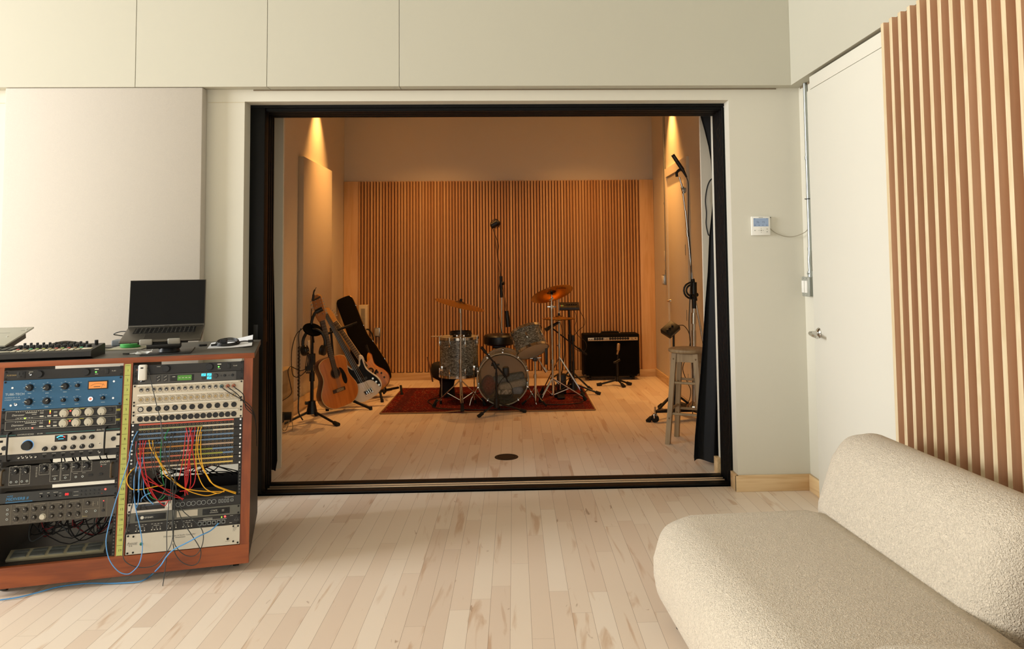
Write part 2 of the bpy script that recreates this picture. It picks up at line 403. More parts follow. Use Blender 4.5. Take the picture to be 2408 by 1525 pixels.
for nm, bx in (('window_1',(-9.14,-9.06,.45,3.15,1.35,3.95)),('window_added_fill',(-3.4,1.0,-2.64,-2.56,.8,3.2))):  # the second one, behind the camera, is added to go with the rear fill
    b = MB(); x0,x1,y0,y1,z0,z1 = bx; t = .05
    if nm == 'window_1':
        b.box(x0,x1,y0,y0+t,z0,z1); b.box(x0,x1,y1-t,y1,z0,z1); b.box(x0,x1,y0,y1,z0,z0+t); b.box(x0,x1,y0,y1,z1-t,z1)
    else:
        b.box(x0,x0+t,y0,y1,z0,z1); b.box(x1-t,x1,y0,y1,z0,z1); b.box(x0,x1,y0,y1,z0,z0+t); b.box(x0,x1,y0,y1,z1-t,z1)
    wd = struct(b.build(nm, SHEL), 'white framed window', 'window')
    g = MB(); g.box((x0+x1)/2-.003 if nm=='window_1' else x0+t, (x0+x1)/2+.003 if nm=='window_1' else x1-t, y0+t if nm=='window_1' else (y0+y1)/2-.003, y1-t if nm=='window_1' else (y0+y1)/2+.003, z0+t, z1-t)
    g.build('pane', GLASS, wd)
# upper bulkheads: proud panels with joints
ZS, YBK, XBK = 2.530, 4.4533, 1.7578
b = MB(); xs = [-9.0,-2.310,-1.512,-.700,XBK]
for i in range(4): b.box(xs[i]+(.0015 if i else 0), xs[i+1]-.0015, YBK, YW, ZS, 4.6, b=.0012, seg=1)
b.box(XBK-.002,XR1,YBK,YW,ZS,4.6)
struct(b.build('trim_1', SHEL), 'proud cream panels above the sliding door with upright joints', 'trim')
b = MB(); b.box(XBK,XR1,-2.5,YBK,ZS,4.6); struct(b.build('trim_2', SHEL), 'proud cream panel along the top of the right wall', 'trim')
GAP = mat('painted_gap_shadow', S(128,114,92), .9, var=.05)  # dark tone painted on strips in place of the shadow under the panels
b = MB(); b.box(-1.62,1.69,YW-.004,YW-.0005,ZS-.008,ZS-.001); b.box(XR1-.004,XR1-.0005,2.6,YW-.03,ZS-.012,ZS-.001)
struct(b.build('trim_3', GAP), 'thin strip coloured dark as the shadow line under the proud upper panels', 'trim')
b = MB(); b.box(-8.9,-3.10,YW-.0015,YW,2.448,2.452); b.box(-1.9,O0-.0,YW-.0015,YW,2.448,2.452)
struct(b.build('trim_4', mat('panel_joint', S(200,190,165), .9)), 'fine horizontal panel joint on the wall', 'trim')
# baseboards
b = MB(); b.box(O1-.018,XR1,YW-.018,YW,0,.1,b=.003); b.box(O1-.018,O1,YW-.017,YW+.098,0,.1,b=.002); b.box(-9.0,O0,YW-.018,YW,0,.1,b=.003)
struct(b.build('baseboard_front', MAPLE), 'pale maple baseboard on the front wall', 'baseboard')
b = MB(); b.box(XR1-.018,XR1,4.24,YW-.018,0,.1,b=.003); struct(b.build('baseboard_right', MAPLEY), 'short maple baseboard beside the white door', 'baseboard')
b = MB(); b.box(O1-.03,O1-.0005,YB-.07,YB+.012,0,.105,b=.002); struct(b.build('baseboard_opening', MAPLEY), 'maple baseboard end inside the opening', 'baseboard')

# live room shell
b = MB(); b.box(XL2-.2,O0+.013,Y2,Y3,0,3.5); b.box(O1+.004,XR2+.2,Y2,Y3,0,3.5); b.box(O0,O1+.01,Y2,Y3,2.60,3.5)
struct(b.build('wall_inner', LIVE), 'inner wall leaf behind the sliding door', 'wall')
b = MB(); b.box(XL2-.2,XL2,Y3-.2,YF+.2,0,3.5); struct(b.build('wall_far_left', LIVE), 'left wall of the far room', 'wall')
b = MB(); b.box(XR2,XR2+.2,Y3-.2,YF+.2,0,3.5); struct(b.build('wall_far_right', LIVE), 'right wall of the far room', 'wall')
b = MB(); b.box(XL2,XR2,YF,YF+.2,0,3.5); struct(b.build('wall_far', LIVE), 'far wall above and behind the slats', 'wall')
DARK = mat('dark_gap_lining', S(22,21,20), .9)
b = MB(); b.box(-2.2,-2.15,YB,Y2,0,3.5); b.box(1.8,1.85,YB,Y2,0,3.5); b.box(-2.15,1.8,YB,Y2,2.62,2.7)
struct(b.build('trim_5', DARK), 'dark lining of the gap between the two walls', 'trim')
b = MB(); b.box(-1.95,1.78,YF-.058,YF-.040,0,.092,b=.003)
struct(b.build('baseboard_far', MAPLE), 'maple baseboard under the slatted wall', 'baseboard')
b = MB(); b.box(XR2-.018,XR2,8.30,YF-.04,0,.1,b=.003); b.box(XR2-.018,XR2,Y3,7.20,0,.1,b=.003)
struct(b.build('baseboard_far_right', MAPLEY), 'maple baseboard on the far room right wall', 'baseboard')
b = MB(); b.box(XL2,XL2+.018,6.9,YF-.04,0,.13,b=.003); struct(b.build('baseboard_far_left', MAPLEY), 'maple baseboard on the far room left wall', 'baseboard')

# sliding door frame
d1 = thing('door_1', 'black framed wide sliding door opening between the rooms', 'door'); d1['kind'] = 'structure'
F0, F1 = 4.63, 4.871
b = MB(); b.box(O0-.001,O1,F0,F1,2.436,2.4545); b.box(O0,O1,F0+.02,F1,2.421,2.437)
for i in range(4): b.box(O0,O1,F0+.03+i*.055,F0+.055+i*.055,2.417,2.422)
b.build('frame_head', BLACKP, d1)
b = MB(); b.box(O0-.001,-1.582,F0,F0+.075,.0,2.437,b=.003); b.box(O0,-1.600,F0+.075,F1,0,2.43)
for i in range(4): b.box(-1.601,-1.593,F0+.085+i*.04,F0+.10+i*.04,0,2.43)
b.build('jamb', BLACKP, d1)
b = MB(); b.box(1.3735,O1+.001,F0,F1,0,2.43)
for i in range(8): b.box(1.366,1.374,F0+.005+i*.030,F0+.018+i*.030,0,2.43,b=.001,seg=1)
b.build('jamb', BLACKP, d1)
b = MB(); b.box(O0,O1-.016,F0,F1,0,.012,b=.002); b.box(O0,O1-.016,F0+.0,F0+.05,.0,.016,b=.003); b.box(O0,O1-.016,F0+.17,F1,0,.017,b=.003)
b.build('sill', BLACKP, d1)
for yy in (4.728,4.768):
    b = MB(); b.cyl((-1.575,yy,.013),(1.352,yy,.013),.0065,n=8); pin(b.build('track_rail', mat('bronze_rail', S(205,180,150), .3, .7), d1), 'thin bright metal sliding rail')
b = MB(); b.box(-1.640,-1.612,F0-.004,F0+.01,.93,1.06,b=.003); b.box(-1.606,-1.588,F0+.08,F0+.10,.94,1.08,b=.003); b.build('handle', BLACKX, d1)

# slatted far wall
slat_m = slat_wood('oak_batten', 0, .038, S(244,200,140), S(232,182,120), S(214,160,100))
sp = thing('slat_panel', 'wide panel of vertical timber slats across the far wall', 'slat wall', (0,YF,0))
b = MB(); n = 93
for i in range(n):
    x = -1.939+i*.038; j = random.uniform(-.0015,.0015)
    b.box(x+j, x+j+.0215, -.052, -.014, .10 if i%3 else .088, 2.482)
b.build('slats', slat_m, sp)
b = MB(); b.box(-1.945,1.60,-.014,-.001,.05,2.478); b.build('backing_board', mat('dark_felt', S(176,128,80), .95), sp)
EDGEW = wood('ash_side_board', S(244,202,146), S(226,178,120), 'Z', 6, .5, 60)
b = MB(); b.box(-2.128,-1.945,-.040,-.001,.09,2.482,b=.002); b.build('side_board', EDGEW, sp)
b = MB(); b.box(1.602,1.783,-.040,-.001,.09,2.482,b=.002); b.build('side_board', EDGEW, sp)

# door in the far room's right wall
d3 = thing('door_3', 'flush door in the far room right wall', 'door', (XR2,0,0)); d3['kind'] = 'structure'
b = MB(); b.box(-.012,0,7.35,8.22,.01,2.40,b=.002); b.build('door_leaf', LIVE, d3)
b = MB(); b.box(-.03,0,7.24,7.35,0,2.402); b.box(-.03,0,8.22,8.29,0,2.402); b.box(-.03,0,7.24,8.29,2.403,2.50); b.build('door_frame', LIVE, d3)
for z in (1.55,.885,.24):
    b = MB(); b.cyl((-.024,7.34,z-.055),(-.024,7.34,z+.055),.011,n=10); b.build('hinge', STEEL, d3)
b = MB(); b.cyl((0,8.17,.99),(-.05,8.17,.99),.024,.012,n=14); b.tube([(-.05,8.17,.99),(-.055,8.12,.99),(-.052,8.05,.988)],.009,8); b.build('door_handle', CHROME, d3)

# white door on the right wall
d2 = thing('door_2', 'tall white flush door on the right wall', 'door', (XR1,0,0)); d2['kind'] = 'structure'
b = MB(); b.box(-.0715,0,3.20,4.236,.008,2.436,b=.002); b.build('door_leaf', DOORP, d2)
b = MB(); b.box(-.0690,0,3.20,4.20,2.440,2.515,b=.002); b.build('header_board', DOORP, d2)
h = MB(); h.lathe([(.0,0),(.031,.0),(.031,.004),(.024,.012),(.013,.016),(.0115,.055),(.0,.055)], 24, ctr=(-.0715,4.165,1.005), rot=Matrix.Rotation(R(-90),3,'Y'))
h.tube([(-.118,4.168,1.005),(-.128,4.155,1.004),(-.130,4.12,.998),(-.128,4.06,.990)],[.012,.012,.011,.009],10,sub=4)
h.build('door_handle', CHROME, d2)

# conduit and switch box, right wall
cd_ = thing('electrical_conduit', 'galvanised metal conduit running down beside the white door', 'conduit', (XR1,4.40,1.33))
b = MB(); b.tube([(-.016,0,0),(-.020,0,.10),(-.014,0,.16),(-.014,0,1.198)],.0115,12); b.build('pipe', STEEL, cd_)
for p,q,r in (((-.014,0,.155),(-.014,0,.175),.0145),((-.016,0,-.005),(-.017,0,.03),.016),((-.014,0,.72),(-.014,0,.74),.0145)): b = MB(); b.cyl(p,q,r,n=12); b.build('coupling', STEEL, cd_)
b = MB(); b.cyl((-.025,-.006,.015),(-.04,-.012,.015),.004,n=8); b.build('set_screw', STEEL, cd_)
b = MB(); b.ring((-.014,0,.475),.0135,.003,16,6); b.cyl((-.028,.004,.475),(-.034,.008,.476),.003,n=6); tag(b.build('cable_tie', BLACKX), 'black cable tie round the conduit', 'cable tie').location = (XR1,4.40,1.33)
sb = thing('light_switch', 'double white rocker switch on a grey metal box', 'light switch', (XR1,4.40,1.265))
b = MB(); b.box(-.040,0,-.052,.052,-.058,.058,b=.002); b.build('back_box', STEEL, sb)
b = MB(); b.box(-.050,-.040,-.056,.056,-.060,.060,b=.006); b.build('cover_plate', mat('zinc_plate', S(188,192,186), .35, .6), sb)
for s in (-1,1):
    b = MB(); b.box(-.058,-.049,s*.023-.017,s*.023+.017,-.037,.037,b=.002); b.build('rocker', WHITEP, sb)
for s in (-1,1):
    for z in (-.05,.05): b = MB(); b.cyl((-.0495,s*.023,z),(-.0515,s*.023,z),.0035,n=8); b.build('screw', CHROME, sb)
for z in (-.02,.02): b = MB(); b.cyl((-.02,-.0525,z),(-.02,-.0505,z),.004,n=8); b.build('screw', CHROME, sb)

# thermostat
th = thing('thermostat', 'white wall thermostat with a pale blue screen', 'thermostat', (1.563,YW,1.647))
b = MB(); b.box(-.060,.060,-.018,0,-.060,.060,b=.004); b.build('housing', WHITEP, th)
b = MB(); b.box(-.048,.048,-.0186,-.017,-.004,.048); b.build('screen', glow('thermostat_screen', S(176,196,222), .25), th)
b = MB(); b.text('76', -.020,.022,.018,y=-.0188,align='CENTER'); b.text('73', .016,.022,.018,y=-.0188,align='CENTER')
b.box(-.046,-.036,-.0188,-.0187,.043,.046); b.box(.036,.042,-.0188,-.0187,.043,.046)
for x in (-.038,-.012,.012,.037): b.box(x-.003,x+.003,-.0188,-.0187,.001,.006)
b.build('lettering', mat('screen_ink', S(96,112,136), .6), th)
GBT = mat('grey_button', S(150,150,140), .6)
for x,z,r in ((0,-.029,.004),(-.040,-.029,.0032),(.038,-.021,.0032),(.038,-.038,.0032),(0,-.016,.002),(0,-.042,.002),(-.014,-.029,.002),(.013,-.029,.002)):
    b = MB(); b.cyl((x,-.0178,z),(x,-.0192,z),r,n=10); b.build('button', GBT, th)
b = MB(); b.box(-.013,.013,-.0187,-.0178,.0515,.0545); b.build('maker_mark', GBT, th)
b = MB(); b.tube([(1.622,YW-.006,1.632),(1.66,YW-.010,1.600),(1.72,YW-.014,1.578),(1.775,YW-.03,1.579),(1.808,YW-.10,1.60),(1.823,4.41,1.625)],.0022,8,sub=6)
simple('thermostat_cable', b, mat('grey_cable', S(150,142,122), .6), 'thin grey cable drooping from thermostat to conduit', 'cable')
b = MB(); b.box(1.6245,1.630,YW-.012,YW,1.698,1.702); simple('wall_clip', b, BLACKX, 'tiny black clip at the top right of the thermostat', 'clip')

# fabric panel, left
PANEL = fabric('linen_panel_cloth', S(196,189,178), 420, .25, .002, .03)
ap = thing('sound_absorber', 'large pale linen covered panel on the wall behind the laptop', 'acoustic panel', (0,YW,0))
b = MB(); b.box(-3.092,-1.905,-.071,-.001,.35,2.5285,b=.006); b.build('fabric_face', PANEL, ap)

# acoustic panel on the left wall of the far room
ap2 = thing('sound_absorber', 'tall fabric panel on the far room left wall lit by a downlight', 'acoustic panel', (XL2,0,0))
b = MB(); b.box(0.001,.055,7.21,8.33,.40,2.515,b=.004); b.build('fabric_face', fabric('beige_panel_cloth', S(206,190,165), 420, .2, .002, .03), ap2)

# slat fins on the right wall
sr = thing('slat_panel', 'vertical plywood fins on the right wall behind the sofa', 'slat wall', (XR1,0,0))
PLY = wood('birch_ply_edge', S(226,210,176), S(208,186,146), 'Z', 20, .5, 40)
FACE = slat_wood('beech_fin', 1, .0737, S(240,202,166), S(232,190,152), S(222,178,140))
b = MB(); k = 30; y = 3.205
for i in range(k):
    y0 = y - i*.0737
    b.box(-.136,-.048,y0,y0+.0245,.02,2.508,0); b.box(-.1363,-.1358,y0+.0004,y0+.0241,.02,2.5075,1)
b.build('fins', [FACE,PLY], sr)
b = MB(); b.box(-.048,-.030,1.0,3.23,.02,2.506); b.build('backing_board', FACE, sr)
# sofa
SOFA = fabric('cream_boucle', S(226,213,192), 190, 1.0, .006, .07)
so = thing('sofa', 'cream boucle sofa with a rounded seat and rolled back', 'sofa', (1.235,2.965,0), (0,0,3.6))
b = MB(); b.box(-.705,.10,-1.215,.10,.035,.425,b=.165,seg=10); b.build('seat', SOFA, so)
b = MB(); b.T = Matrix.Translation((.015,0,.43)) @ Matrix.Rotation(R(20),4,'Y')
b.box(-.02,.285,-1.0,.115,-.15,.345,b=.150,seg=12); b.T = Matrix(); b.build('back', SOFA, so)
for x in (-.6,.0):
    for yy in (-1.05,-.05): b = MB(); b.cyl((x,yy,0),(x,yy,.06),.02,n=12); b.build('foot', BLACKX, so)
ac = thing('armchair', 'cream boucle armchair edge in the bottom right corner in front of the sofa', 'armchair', (1.05,1.45,0))
b = MB(); b.box(-.42,.08,-.62,.235,.16,.605,b=.17,seg=12); b.build('seat', SOFA, ac)
b = MB(); b.box(.085,.52,-.45,.225,.16,.90,b=.20,seg=12); b.build('back', SOFA, ac)
b = MB(); b.box(-.38,.44,-.52,.12,.0,.165,b=.02); b.build('base', SOFA, ac)
CABLES = [
('red','red patch cable with the leftmost plug of the upper right-hand red row',[(0.238, -0.211), (0.249, -0.251), (0.257, -0.3), (0.264, -0.36), (0.27, -0.421), (0.268, -0.469), (0.254, -0.503)],[]),
('red','red patch cable second from left in the upper right-hand red row',[(0.252, -0.212), (0.264, -0.252), (0.27, -0.288), (0.263, -0.348), (0.26, -0.396), (0.258, -0.444), (0.247, -0.486), (0.245, -0.514)],[]),
('red','red patch cable third from left in the upper right-hand red row',[(0.263, -0.213), (0.258, -0.246), (0.251, -0.323), (0.247, -0.371), (0.246, -0.431), (0.246, -0.491)],[]),
('red','red patch cable nearest the yellow ones, bulging out to the right',[(0.277, -0.211), (0.274, -0.265), (0.272, -0.301), (0.284, -0.362), (0.291, -0.411), (0.285, -0.461), (0.26, -0.487), (0.222, -0.493)],[]),
('red','red patch cable plugged one row lower at the left of the right-hand bundle',[(0.237, -0.234), (0.237, -0.298), (0.233, -0.358), (0.226, -0.406), (0.215, -0.44)],[]),
('red','red patch cable plugged one row lower at the right of the right-hand bundle',[(0.265, -0.236), (0.271, -0.276), (0.264, -0.324), (0.254, -0.396), (0.251, -0.479), (0.257, -0.51)],[]),
('red','leftmost red patch cable of the patchbay, beside the blue ones',[(0.028, -0.26), (0.029, -0.283), (0.037, -0.32), (0.049, -0.351), (0.066, -0.393), (0.079, -0.441), (0.1, -0.476), (0.121, -0.511), (0.142, -0.529), (0.187, -0.528)],[]),
('red','second red patch cable from the left, sagging behind the black loop',[(0.044, -0.257), (0.048, -0.296), (0.055, -0.345), (0.064, -0.393), (0.083, -0.425), (0.119, -0.447), (0.156, -0.471), (0.186, -0.485)],[]),
('red','third red patch cable from the left, sagging low to the right',[(0.056, -0.257), (0.055, -0.297), (0.053, -0.333), (0.061, -0.381), (0.078, -0.429), (0.102, -0.462), (0.134, -0.481), (0.175, -0.499), (0.209, -0.516), (0.24, -0.526)],[]),
('red','fourth red patch cable from the left, drooping lowest over the silver unit',[(0.068, -0.259), (0.063, -0.298), (0.07, -0.346), (0.082, -0.394), (0.092, -0.435), (0.112, -0.481), (0.14, -0.524), (0.163, -0.548), (0.174, -0.532)],[]),
('red','red patch cable running across behind the black cables under the patchbay',[(0.069, -0.405), (0.101, -0.431), (0.137, -0.458), (0.181, -0.49), (0.221, -0.514), (0.235, -0.532)],[]),
('yellow','yellow patch cable at the left of the three right-hand yellow ones',[(0.291, -0.212), (0.287, -0.253), (0.288, -0.326), (0.294, -0.387), (0.307, -0.436), (0.329, -0.478), (0.357, -0.5), (0.392, -0.513), (0.422, -0.501)],[]),
('yellow','yellow patch cable in the middle of the three right-hand yellow ones',[(0.303, -0.212), (0.296, -0.254), (0.296, -0.315), (0.312, -0.376), (0.337, -0.426), (0.365, -0.467), (0.427, -0.501), (0.465, -0.519)],[]),
('yellow','yellow patch cable plugged lower at the right of the right-hand yellow ones',[(0.303, -0.235), (0.307, -0.303), (0.321, -0.377), (0.346, -0.432), (0.375, -0.473), (0.417, -0.498), (0.465, -0.524)],[]),
('yellow','yellow patch cable beside the left red ones, crossing to the lower right',[(0.081, -0.257), (0.091, -0.288), (0.115, -0.323), (0.136, -0.353), (0.153, -0.383), (0.165, -0.412), (0.209, -0.45), (0.242, -0.474), (0.288, -0.489), (0.346, -0.501), (0.415, -0.51)],[]),
('yellow','second yellow patch cable from the left, sagging lowest to the right',[(0.096, -0.26), (0.104, -0.293), (0.124, -0.331), (0.148, -0.368), (0.171, -0.401), (0.2, -0.439), (0.237, -0.471), (0.277, -0.498), (0.335, -0.52), (0.381, -0.516)],[]),
('yellow','yellow cable looping out at the far left under the patchbay',[(0.029, -0.37), (0.013, -0.389), (0.005, -0.414), (0.013, -0.44), (0.033, -0.461), (0.073, -0.464), (0.12, -0.459), (0.155, -0.459)],[]),
('green','short green patch cable high in the middle of the patchbay',[(0.161, -0.214), (0.155, -0.242), (0.161, -0.256)],[]),
('green','green patch cable hanging straight down in the middle of the patchbay',[(0.134, -0.26), (0.137, -0.315), (0.141, -0.363), (0.147, -0.411), (0.159, -0.457)],[]),
('green','green cable curving below the red ones under the patchbay',[(0.079, -0.448), (0.096, -0.494), (0.122, -0.515), (0.149, -0.518), (0.168, -0.498)],[]),
('black','black charger cord falling from the white power adapter across the sockets',[(0.061, 0.075), (0.08, 0.017), (0.111, -0.093), (0.134, -0.166), (0.142, -0.213), (0.149, -0.28), (0.16, -0.341), (0.178, -0.402), (0.195, -0.439), (0.21, -0.464), (0.21, -0.488), (0.186, -0.504), (0.166, -0.498)],[]),
('black','thick grey-black cable beside the charger cord bending down to the right',[(0.137, -0.206), (0.144, -0.268), (0.162, -0.329), (0.184, -0.383), (0.206, -0.428), (0.212, -0.476), (0.204, -0.511), (0.199, -0.557), (0.207, -0.633), (0.209, -0.705)],[]),
('black','black cable hanging straight down past the wooden base with a bare end',[(0.176, -0.504), (0.179, -0.591), (0.182, -0.67), (0.185, -0.749), (0.18, -0.826), (0.173, -0.891)],[]),
('black','black cable looping low to the left across the wooden base',[(0.199, -0.514), (0.201, -0.633), (0.198, -0.711), (0.177, -0.756), (0.141, -0.795), (0.097, -0.803), (0.049, -0.792), (0.011, -0.762), (0.004, -0.711), (0.01, -0.653), (0.023, -0.596), (0.031, -0.531)],[]),
('black','black cable making the upper of two loops over the silver panel',[(0.207, -0.531), (0.239, -0.581), (0.286, -0.621), (0.322, -0.656), (0.335, -0.693), (0.328, -0.74), (0.302, -0.773), (0.264, -0.769), (0.229, -0.738), (0.209, -0.693), (0.202, -0.594)],[]),
('black','black cable making the lower of two loops over the wooden base',[(0.212, -0.571), (0.241, -0.629), (0.281, -0.684), (0.317, -0.735), (0.327, -0.768), (0.315, -0.806), (0.285, -0.814), (0.246, -0.794), (0.219, -0.756), (0.208, -0.712)],[]),
('black','black patch cable left of the hanging green one',[(0.121, -0.259), (0.114, -0.289), (0.119, -0.361), (0.132, -0.422), (0.16, -0.457)],[]),
('black','black patch cable next to the second yellow one',[(0.107, -0.258), (0.107, -0.313), (0.111, -0.361), (0.117, -0.399)],[]),
('black','black patch cable just right of the short green one',[(0.172, -0.233), (0.164, -0.264), (0.161, -0.298), (0.17, -0.353), (0.187, -0.402), (0.192, -0.462), (0.192, -0.533)],[]),
('black','black patch cable second to the right of the short green one',[(0.185, -0.234), (0.183, -0.294), (0.183, -0.354), (0.184, -0.39)],[]),
('black','black patch cable left of the right-hand red bundle',[(0.223, -0.331), (0.215, -0.369), (0.212, -0.404), (0.201, -0.458), (0.201, -0.534)],[]),
('black','black patch cable at the far left beside the reds, hanging straight',[(0.033, -0.236), (0.036, -0.284), (0.039, -0.355), (0.043, -0.45), (0.039, -0.496), (0.034, -0.543)],[]),
('black','dark green-black cable looping round under the patchbay',[(0.069, -0.398), (0.064, -0.428), (0.069, -0.475), (0.086, -0.512), (0.118, -0.524), (0.148, -0.508), (0.167, -0.472), (0.17, -0.425)],[]),
('blue','long blue cable looping out to the left over the yellow number tape',[(0.03, -0.214), (0.017, -0.247), (0.006, -0.309), (0.006, -0.339), (-0.036, -0.503), (-0.061, -0.625), (-0.064, -0.686), (-0.048, -0.753), (-0.011, -0.805), (0.025, -0.822), (0.05, -0.812), (0.074, -0.78), (0.083, -0.719), (0.072, -0.64), (0.055, -0.572), (0.043, -0.512), (0.037, -0.421), (0.046, -0.362)],[]),
('blue','blue cable hanging at the left of the blue bunch',[(0.038, -0.343), (0.035, -0.402), (0.038, -0.461), (0.044, -0.52), (0.052, -0.544)],[]),
('blue','blue cable hanging in the middle of the blue bunch',[(0.046, -0.36), (0.052, -0.404), (0.058, -0.463), (0.056, -0.521), (0.05, -0.544)],[]),
('blue','blue cable at the right of the blue bunch',[(0.059, -0.338), (0.06, -0.404), (0.057, -0.474)],[]),
('blue','blue cable sagging right under the red ones',[(0.064, -0.409), (0.08, -0.465), (0.097, -0.504), (0.122, -0.532)],[]),
('blue','blue cable rising from the silver unit to the right',[(0.058, -0.526), (0.072, -0.504), (0.09, -0.489), (0.109, -0.482)],[]),
('ether','blue network cable from the lit jack down across the floor to the left',[(0.391, -0.653), (0.361, -0.676), (0.319, -0.688), (0.27, -0.711), (0.214, -0.736), (0.185, -0.764), (0.164, -0.797)],[(-1.687, 3.472, 0.006), (-1.694, 3.429, 0.006), (-1.715, 3.408, 0.006), (-1.81, 3.399, 0.006), (-1.943, 3.405, 0.006), (-2.043, 3.377, 0.006), (-2.101, 3.324, 0.006), (-2.154, 3.282, 0.006), (-2.218, 3.259, 0.006)]),
]

# ================================================================== THE RACK DESK
RO = Vector((-1.7873,3.4811,.8770)); RY, RT = R(12.776), R(5.371)
ex = Vector((math.cos(RY), math.sin(RY), 0)); eb = Vector((-math.sin(RY), math.cos(RY), 0))
ez = Vector((0,0,math.cos(RT))) + eb*math.sin(RT); ey = ez.cross(ex)
T_RACK = Matrix((ex,ey,ez)).transposed().to_4x4(); T_RACK.translation = RO      # leaning front plane: x right, y into the rack, z up
T_CAB = Matrix.Translation((RO.x,RO.y,0)) @ Matrix.Rotation(RY,4,'Z')           # the upright cabinet, z from the floor
yf = lambda z: (z-.877)*math.tan(RT)
DESKT = mat('charcoal_laminate', S(86,84,78), .5, var=.08, scale=120)
SIDE = mat('dark_brown_side', S(40,31,24), .55, var=.1, scale=12)
rk = thing('rack_desk', 'cherry wood studio rack desk with two leaning equipment bays', 'rack desk', mtx=T_CAB)
def yz(mb, poly, x0, x1, m=0):
    n = len(poly); vs = [(x0,p[0],p[1]) for p in poly]+[(x1,p[0],p[1]) for p in poly]
    mb.add(vs, [tuple(range(n)), tuple(range(2*n-1,n-1,-1))]+[(i,(i+1)%n,n+(i+1)%n,n+i) for i in range(n)], m)
ZB, ZT_ = .052, .9775
for x0,x1 in ((.4836,.5240),(-.572,-.5290)):
    dx_ = -.038 if x0 > 0 else 0; pl_ = [(yf(ZB)+.006,ZB),(yf(ZT_)+.006,ZT_),(.60,ZT_),(.60,ZB)]
    b = MB(); vs = [(x+dx_*max(0,p[0])/.6,p[0],p[1]) for x in (x0,x1) for p in pl_]; b.add(vs,[(0,1,2,3),(7,6,5,4),(0,4,5,1),(1,5,6,2),(2,6,7,3),(3,7,4,0)]); o = b.build('side_panel', SIDE, rk)
    b = MB(); yz(b, [(yf(ZB),ZB),(yf(ZT_),ZT_),(yf(ZT_)+.007,ZT_),(yf(ZB)+.007,ZB)], x0, x1); b.build('edge_band', CHERRYZ, o)
b = MB(); yz(b, [(yf(.12)+.004,.12),(yf(ZT_)+.004,ZT_),(.55,ZT_),(.55,.12)], -.0445, -.0045); o = b.build('divider', SIDE, rk)
b = MB(); yz(b, [(yf(.12),.12),(yf(ZT_),ZT_),(yf(ZT_)+.005,ZT_),(yf(.12)+.005,.12)], -.0445, -.0045); b.build('edge_band', CHERRYZ, o)
b = MB(); fy_ = yf(.99)+.003
vs = [(-.59,fy_,.9778),(.5300,fy_,.9778),(.486,.68,.9778),(-.59,.68,.9778)]; b.add(vs+[(x,y,1.003) for x,y,z in vs],[(0,3,2,1),(4,5,6,7),(0,1,5,4),(1,2,6,5),(2,3,7,6),(3,0,4,7)]); tp = b.build('top_board', DESKT, rk)
b = MB(); b.box(-.59,.5304,yf(.99)-.0012,yf(.99)+.0035,.9775,1.0022,b=.001); b.build('edge_band', CHERRY, tp)
b = MB(); yz(b, [(yf(.035)-.001,.035),(yf(.1205)-.001,.1205),(yf(.1205)+.02,.1205),(yf(.035)+.02,.035)], -.572, .5240); b.build('kick_board', CHERRY, rk)
b = MB(); b.box(-.565,.44,-.03,.58,.10,.118); b.build('bottom_shelf', SIDE, rk)
b = MB(); b.box(.0,.43,.40,.41,.118,.335); b.build('back_board', SIDE, rk)  # board added to darken the lower void of the right bay
for cx_ in (-.5,.46):
    for cy_ in (.0,.52):
        b = MB(); b.cyl((cx_-.012,cy_,.026),(cx_+.012,cy_,.026),.026,n=16); b.box(cx_-.016,cx_+.016,cy_-.015,cy_+.015,.03,.1); b.build('caster', BLACKX, rk)
ra = thing('rack_rails', 'perforated black steel rails standing in the rack bays', 'rails', mtx=T_RACK)
for x in (-.5205,-.0525,.0065,.4755):
    b = MB(); b.box(x-.0075,x+.0075,.004,.006,-.755,.09); b.box(x-.001 if x in(-.0525,.4755) else x-.0075, x+.0075 if x in(-.0525,.4755) else x+.001,.006,.03,-.755,.09); o = b.build('rail', BLACKM, ra)
    b = MB()
    for i in range(57):
        z = .083-i*.01482; b.box(x-.003,x+.003,.003,.0041,z-.003,z+.003)
    b.build('hole_row', mat('rail_hole', S(84,82,78), .5), o)
# number tape on the divider
tape = thing('number_tape', 'yellow-green tape with handwritten unit numbers on the rack divider', 'tape', mtx=T_RACK)
b = MB(); b.box(-.0385,-.0130,-.0012,-.0004,-.757,.096); b.build('strip', mat('yellow_green_tape', S(196,202,112), .7, var=.05), tape)
b = MB()
for i in range(20):
    z = .0885-i*.04445; b.box(-.0370,-.0165,-.0016,-.0012,z-.0006,z+.0006)
    if i < 19: b.text(str(i+1), -.0245, z-.022, .015, y=-.0016, align='CENTER')
b.build('handwriting', mat('pencil_ink', S(60,62,48), .8), tape)

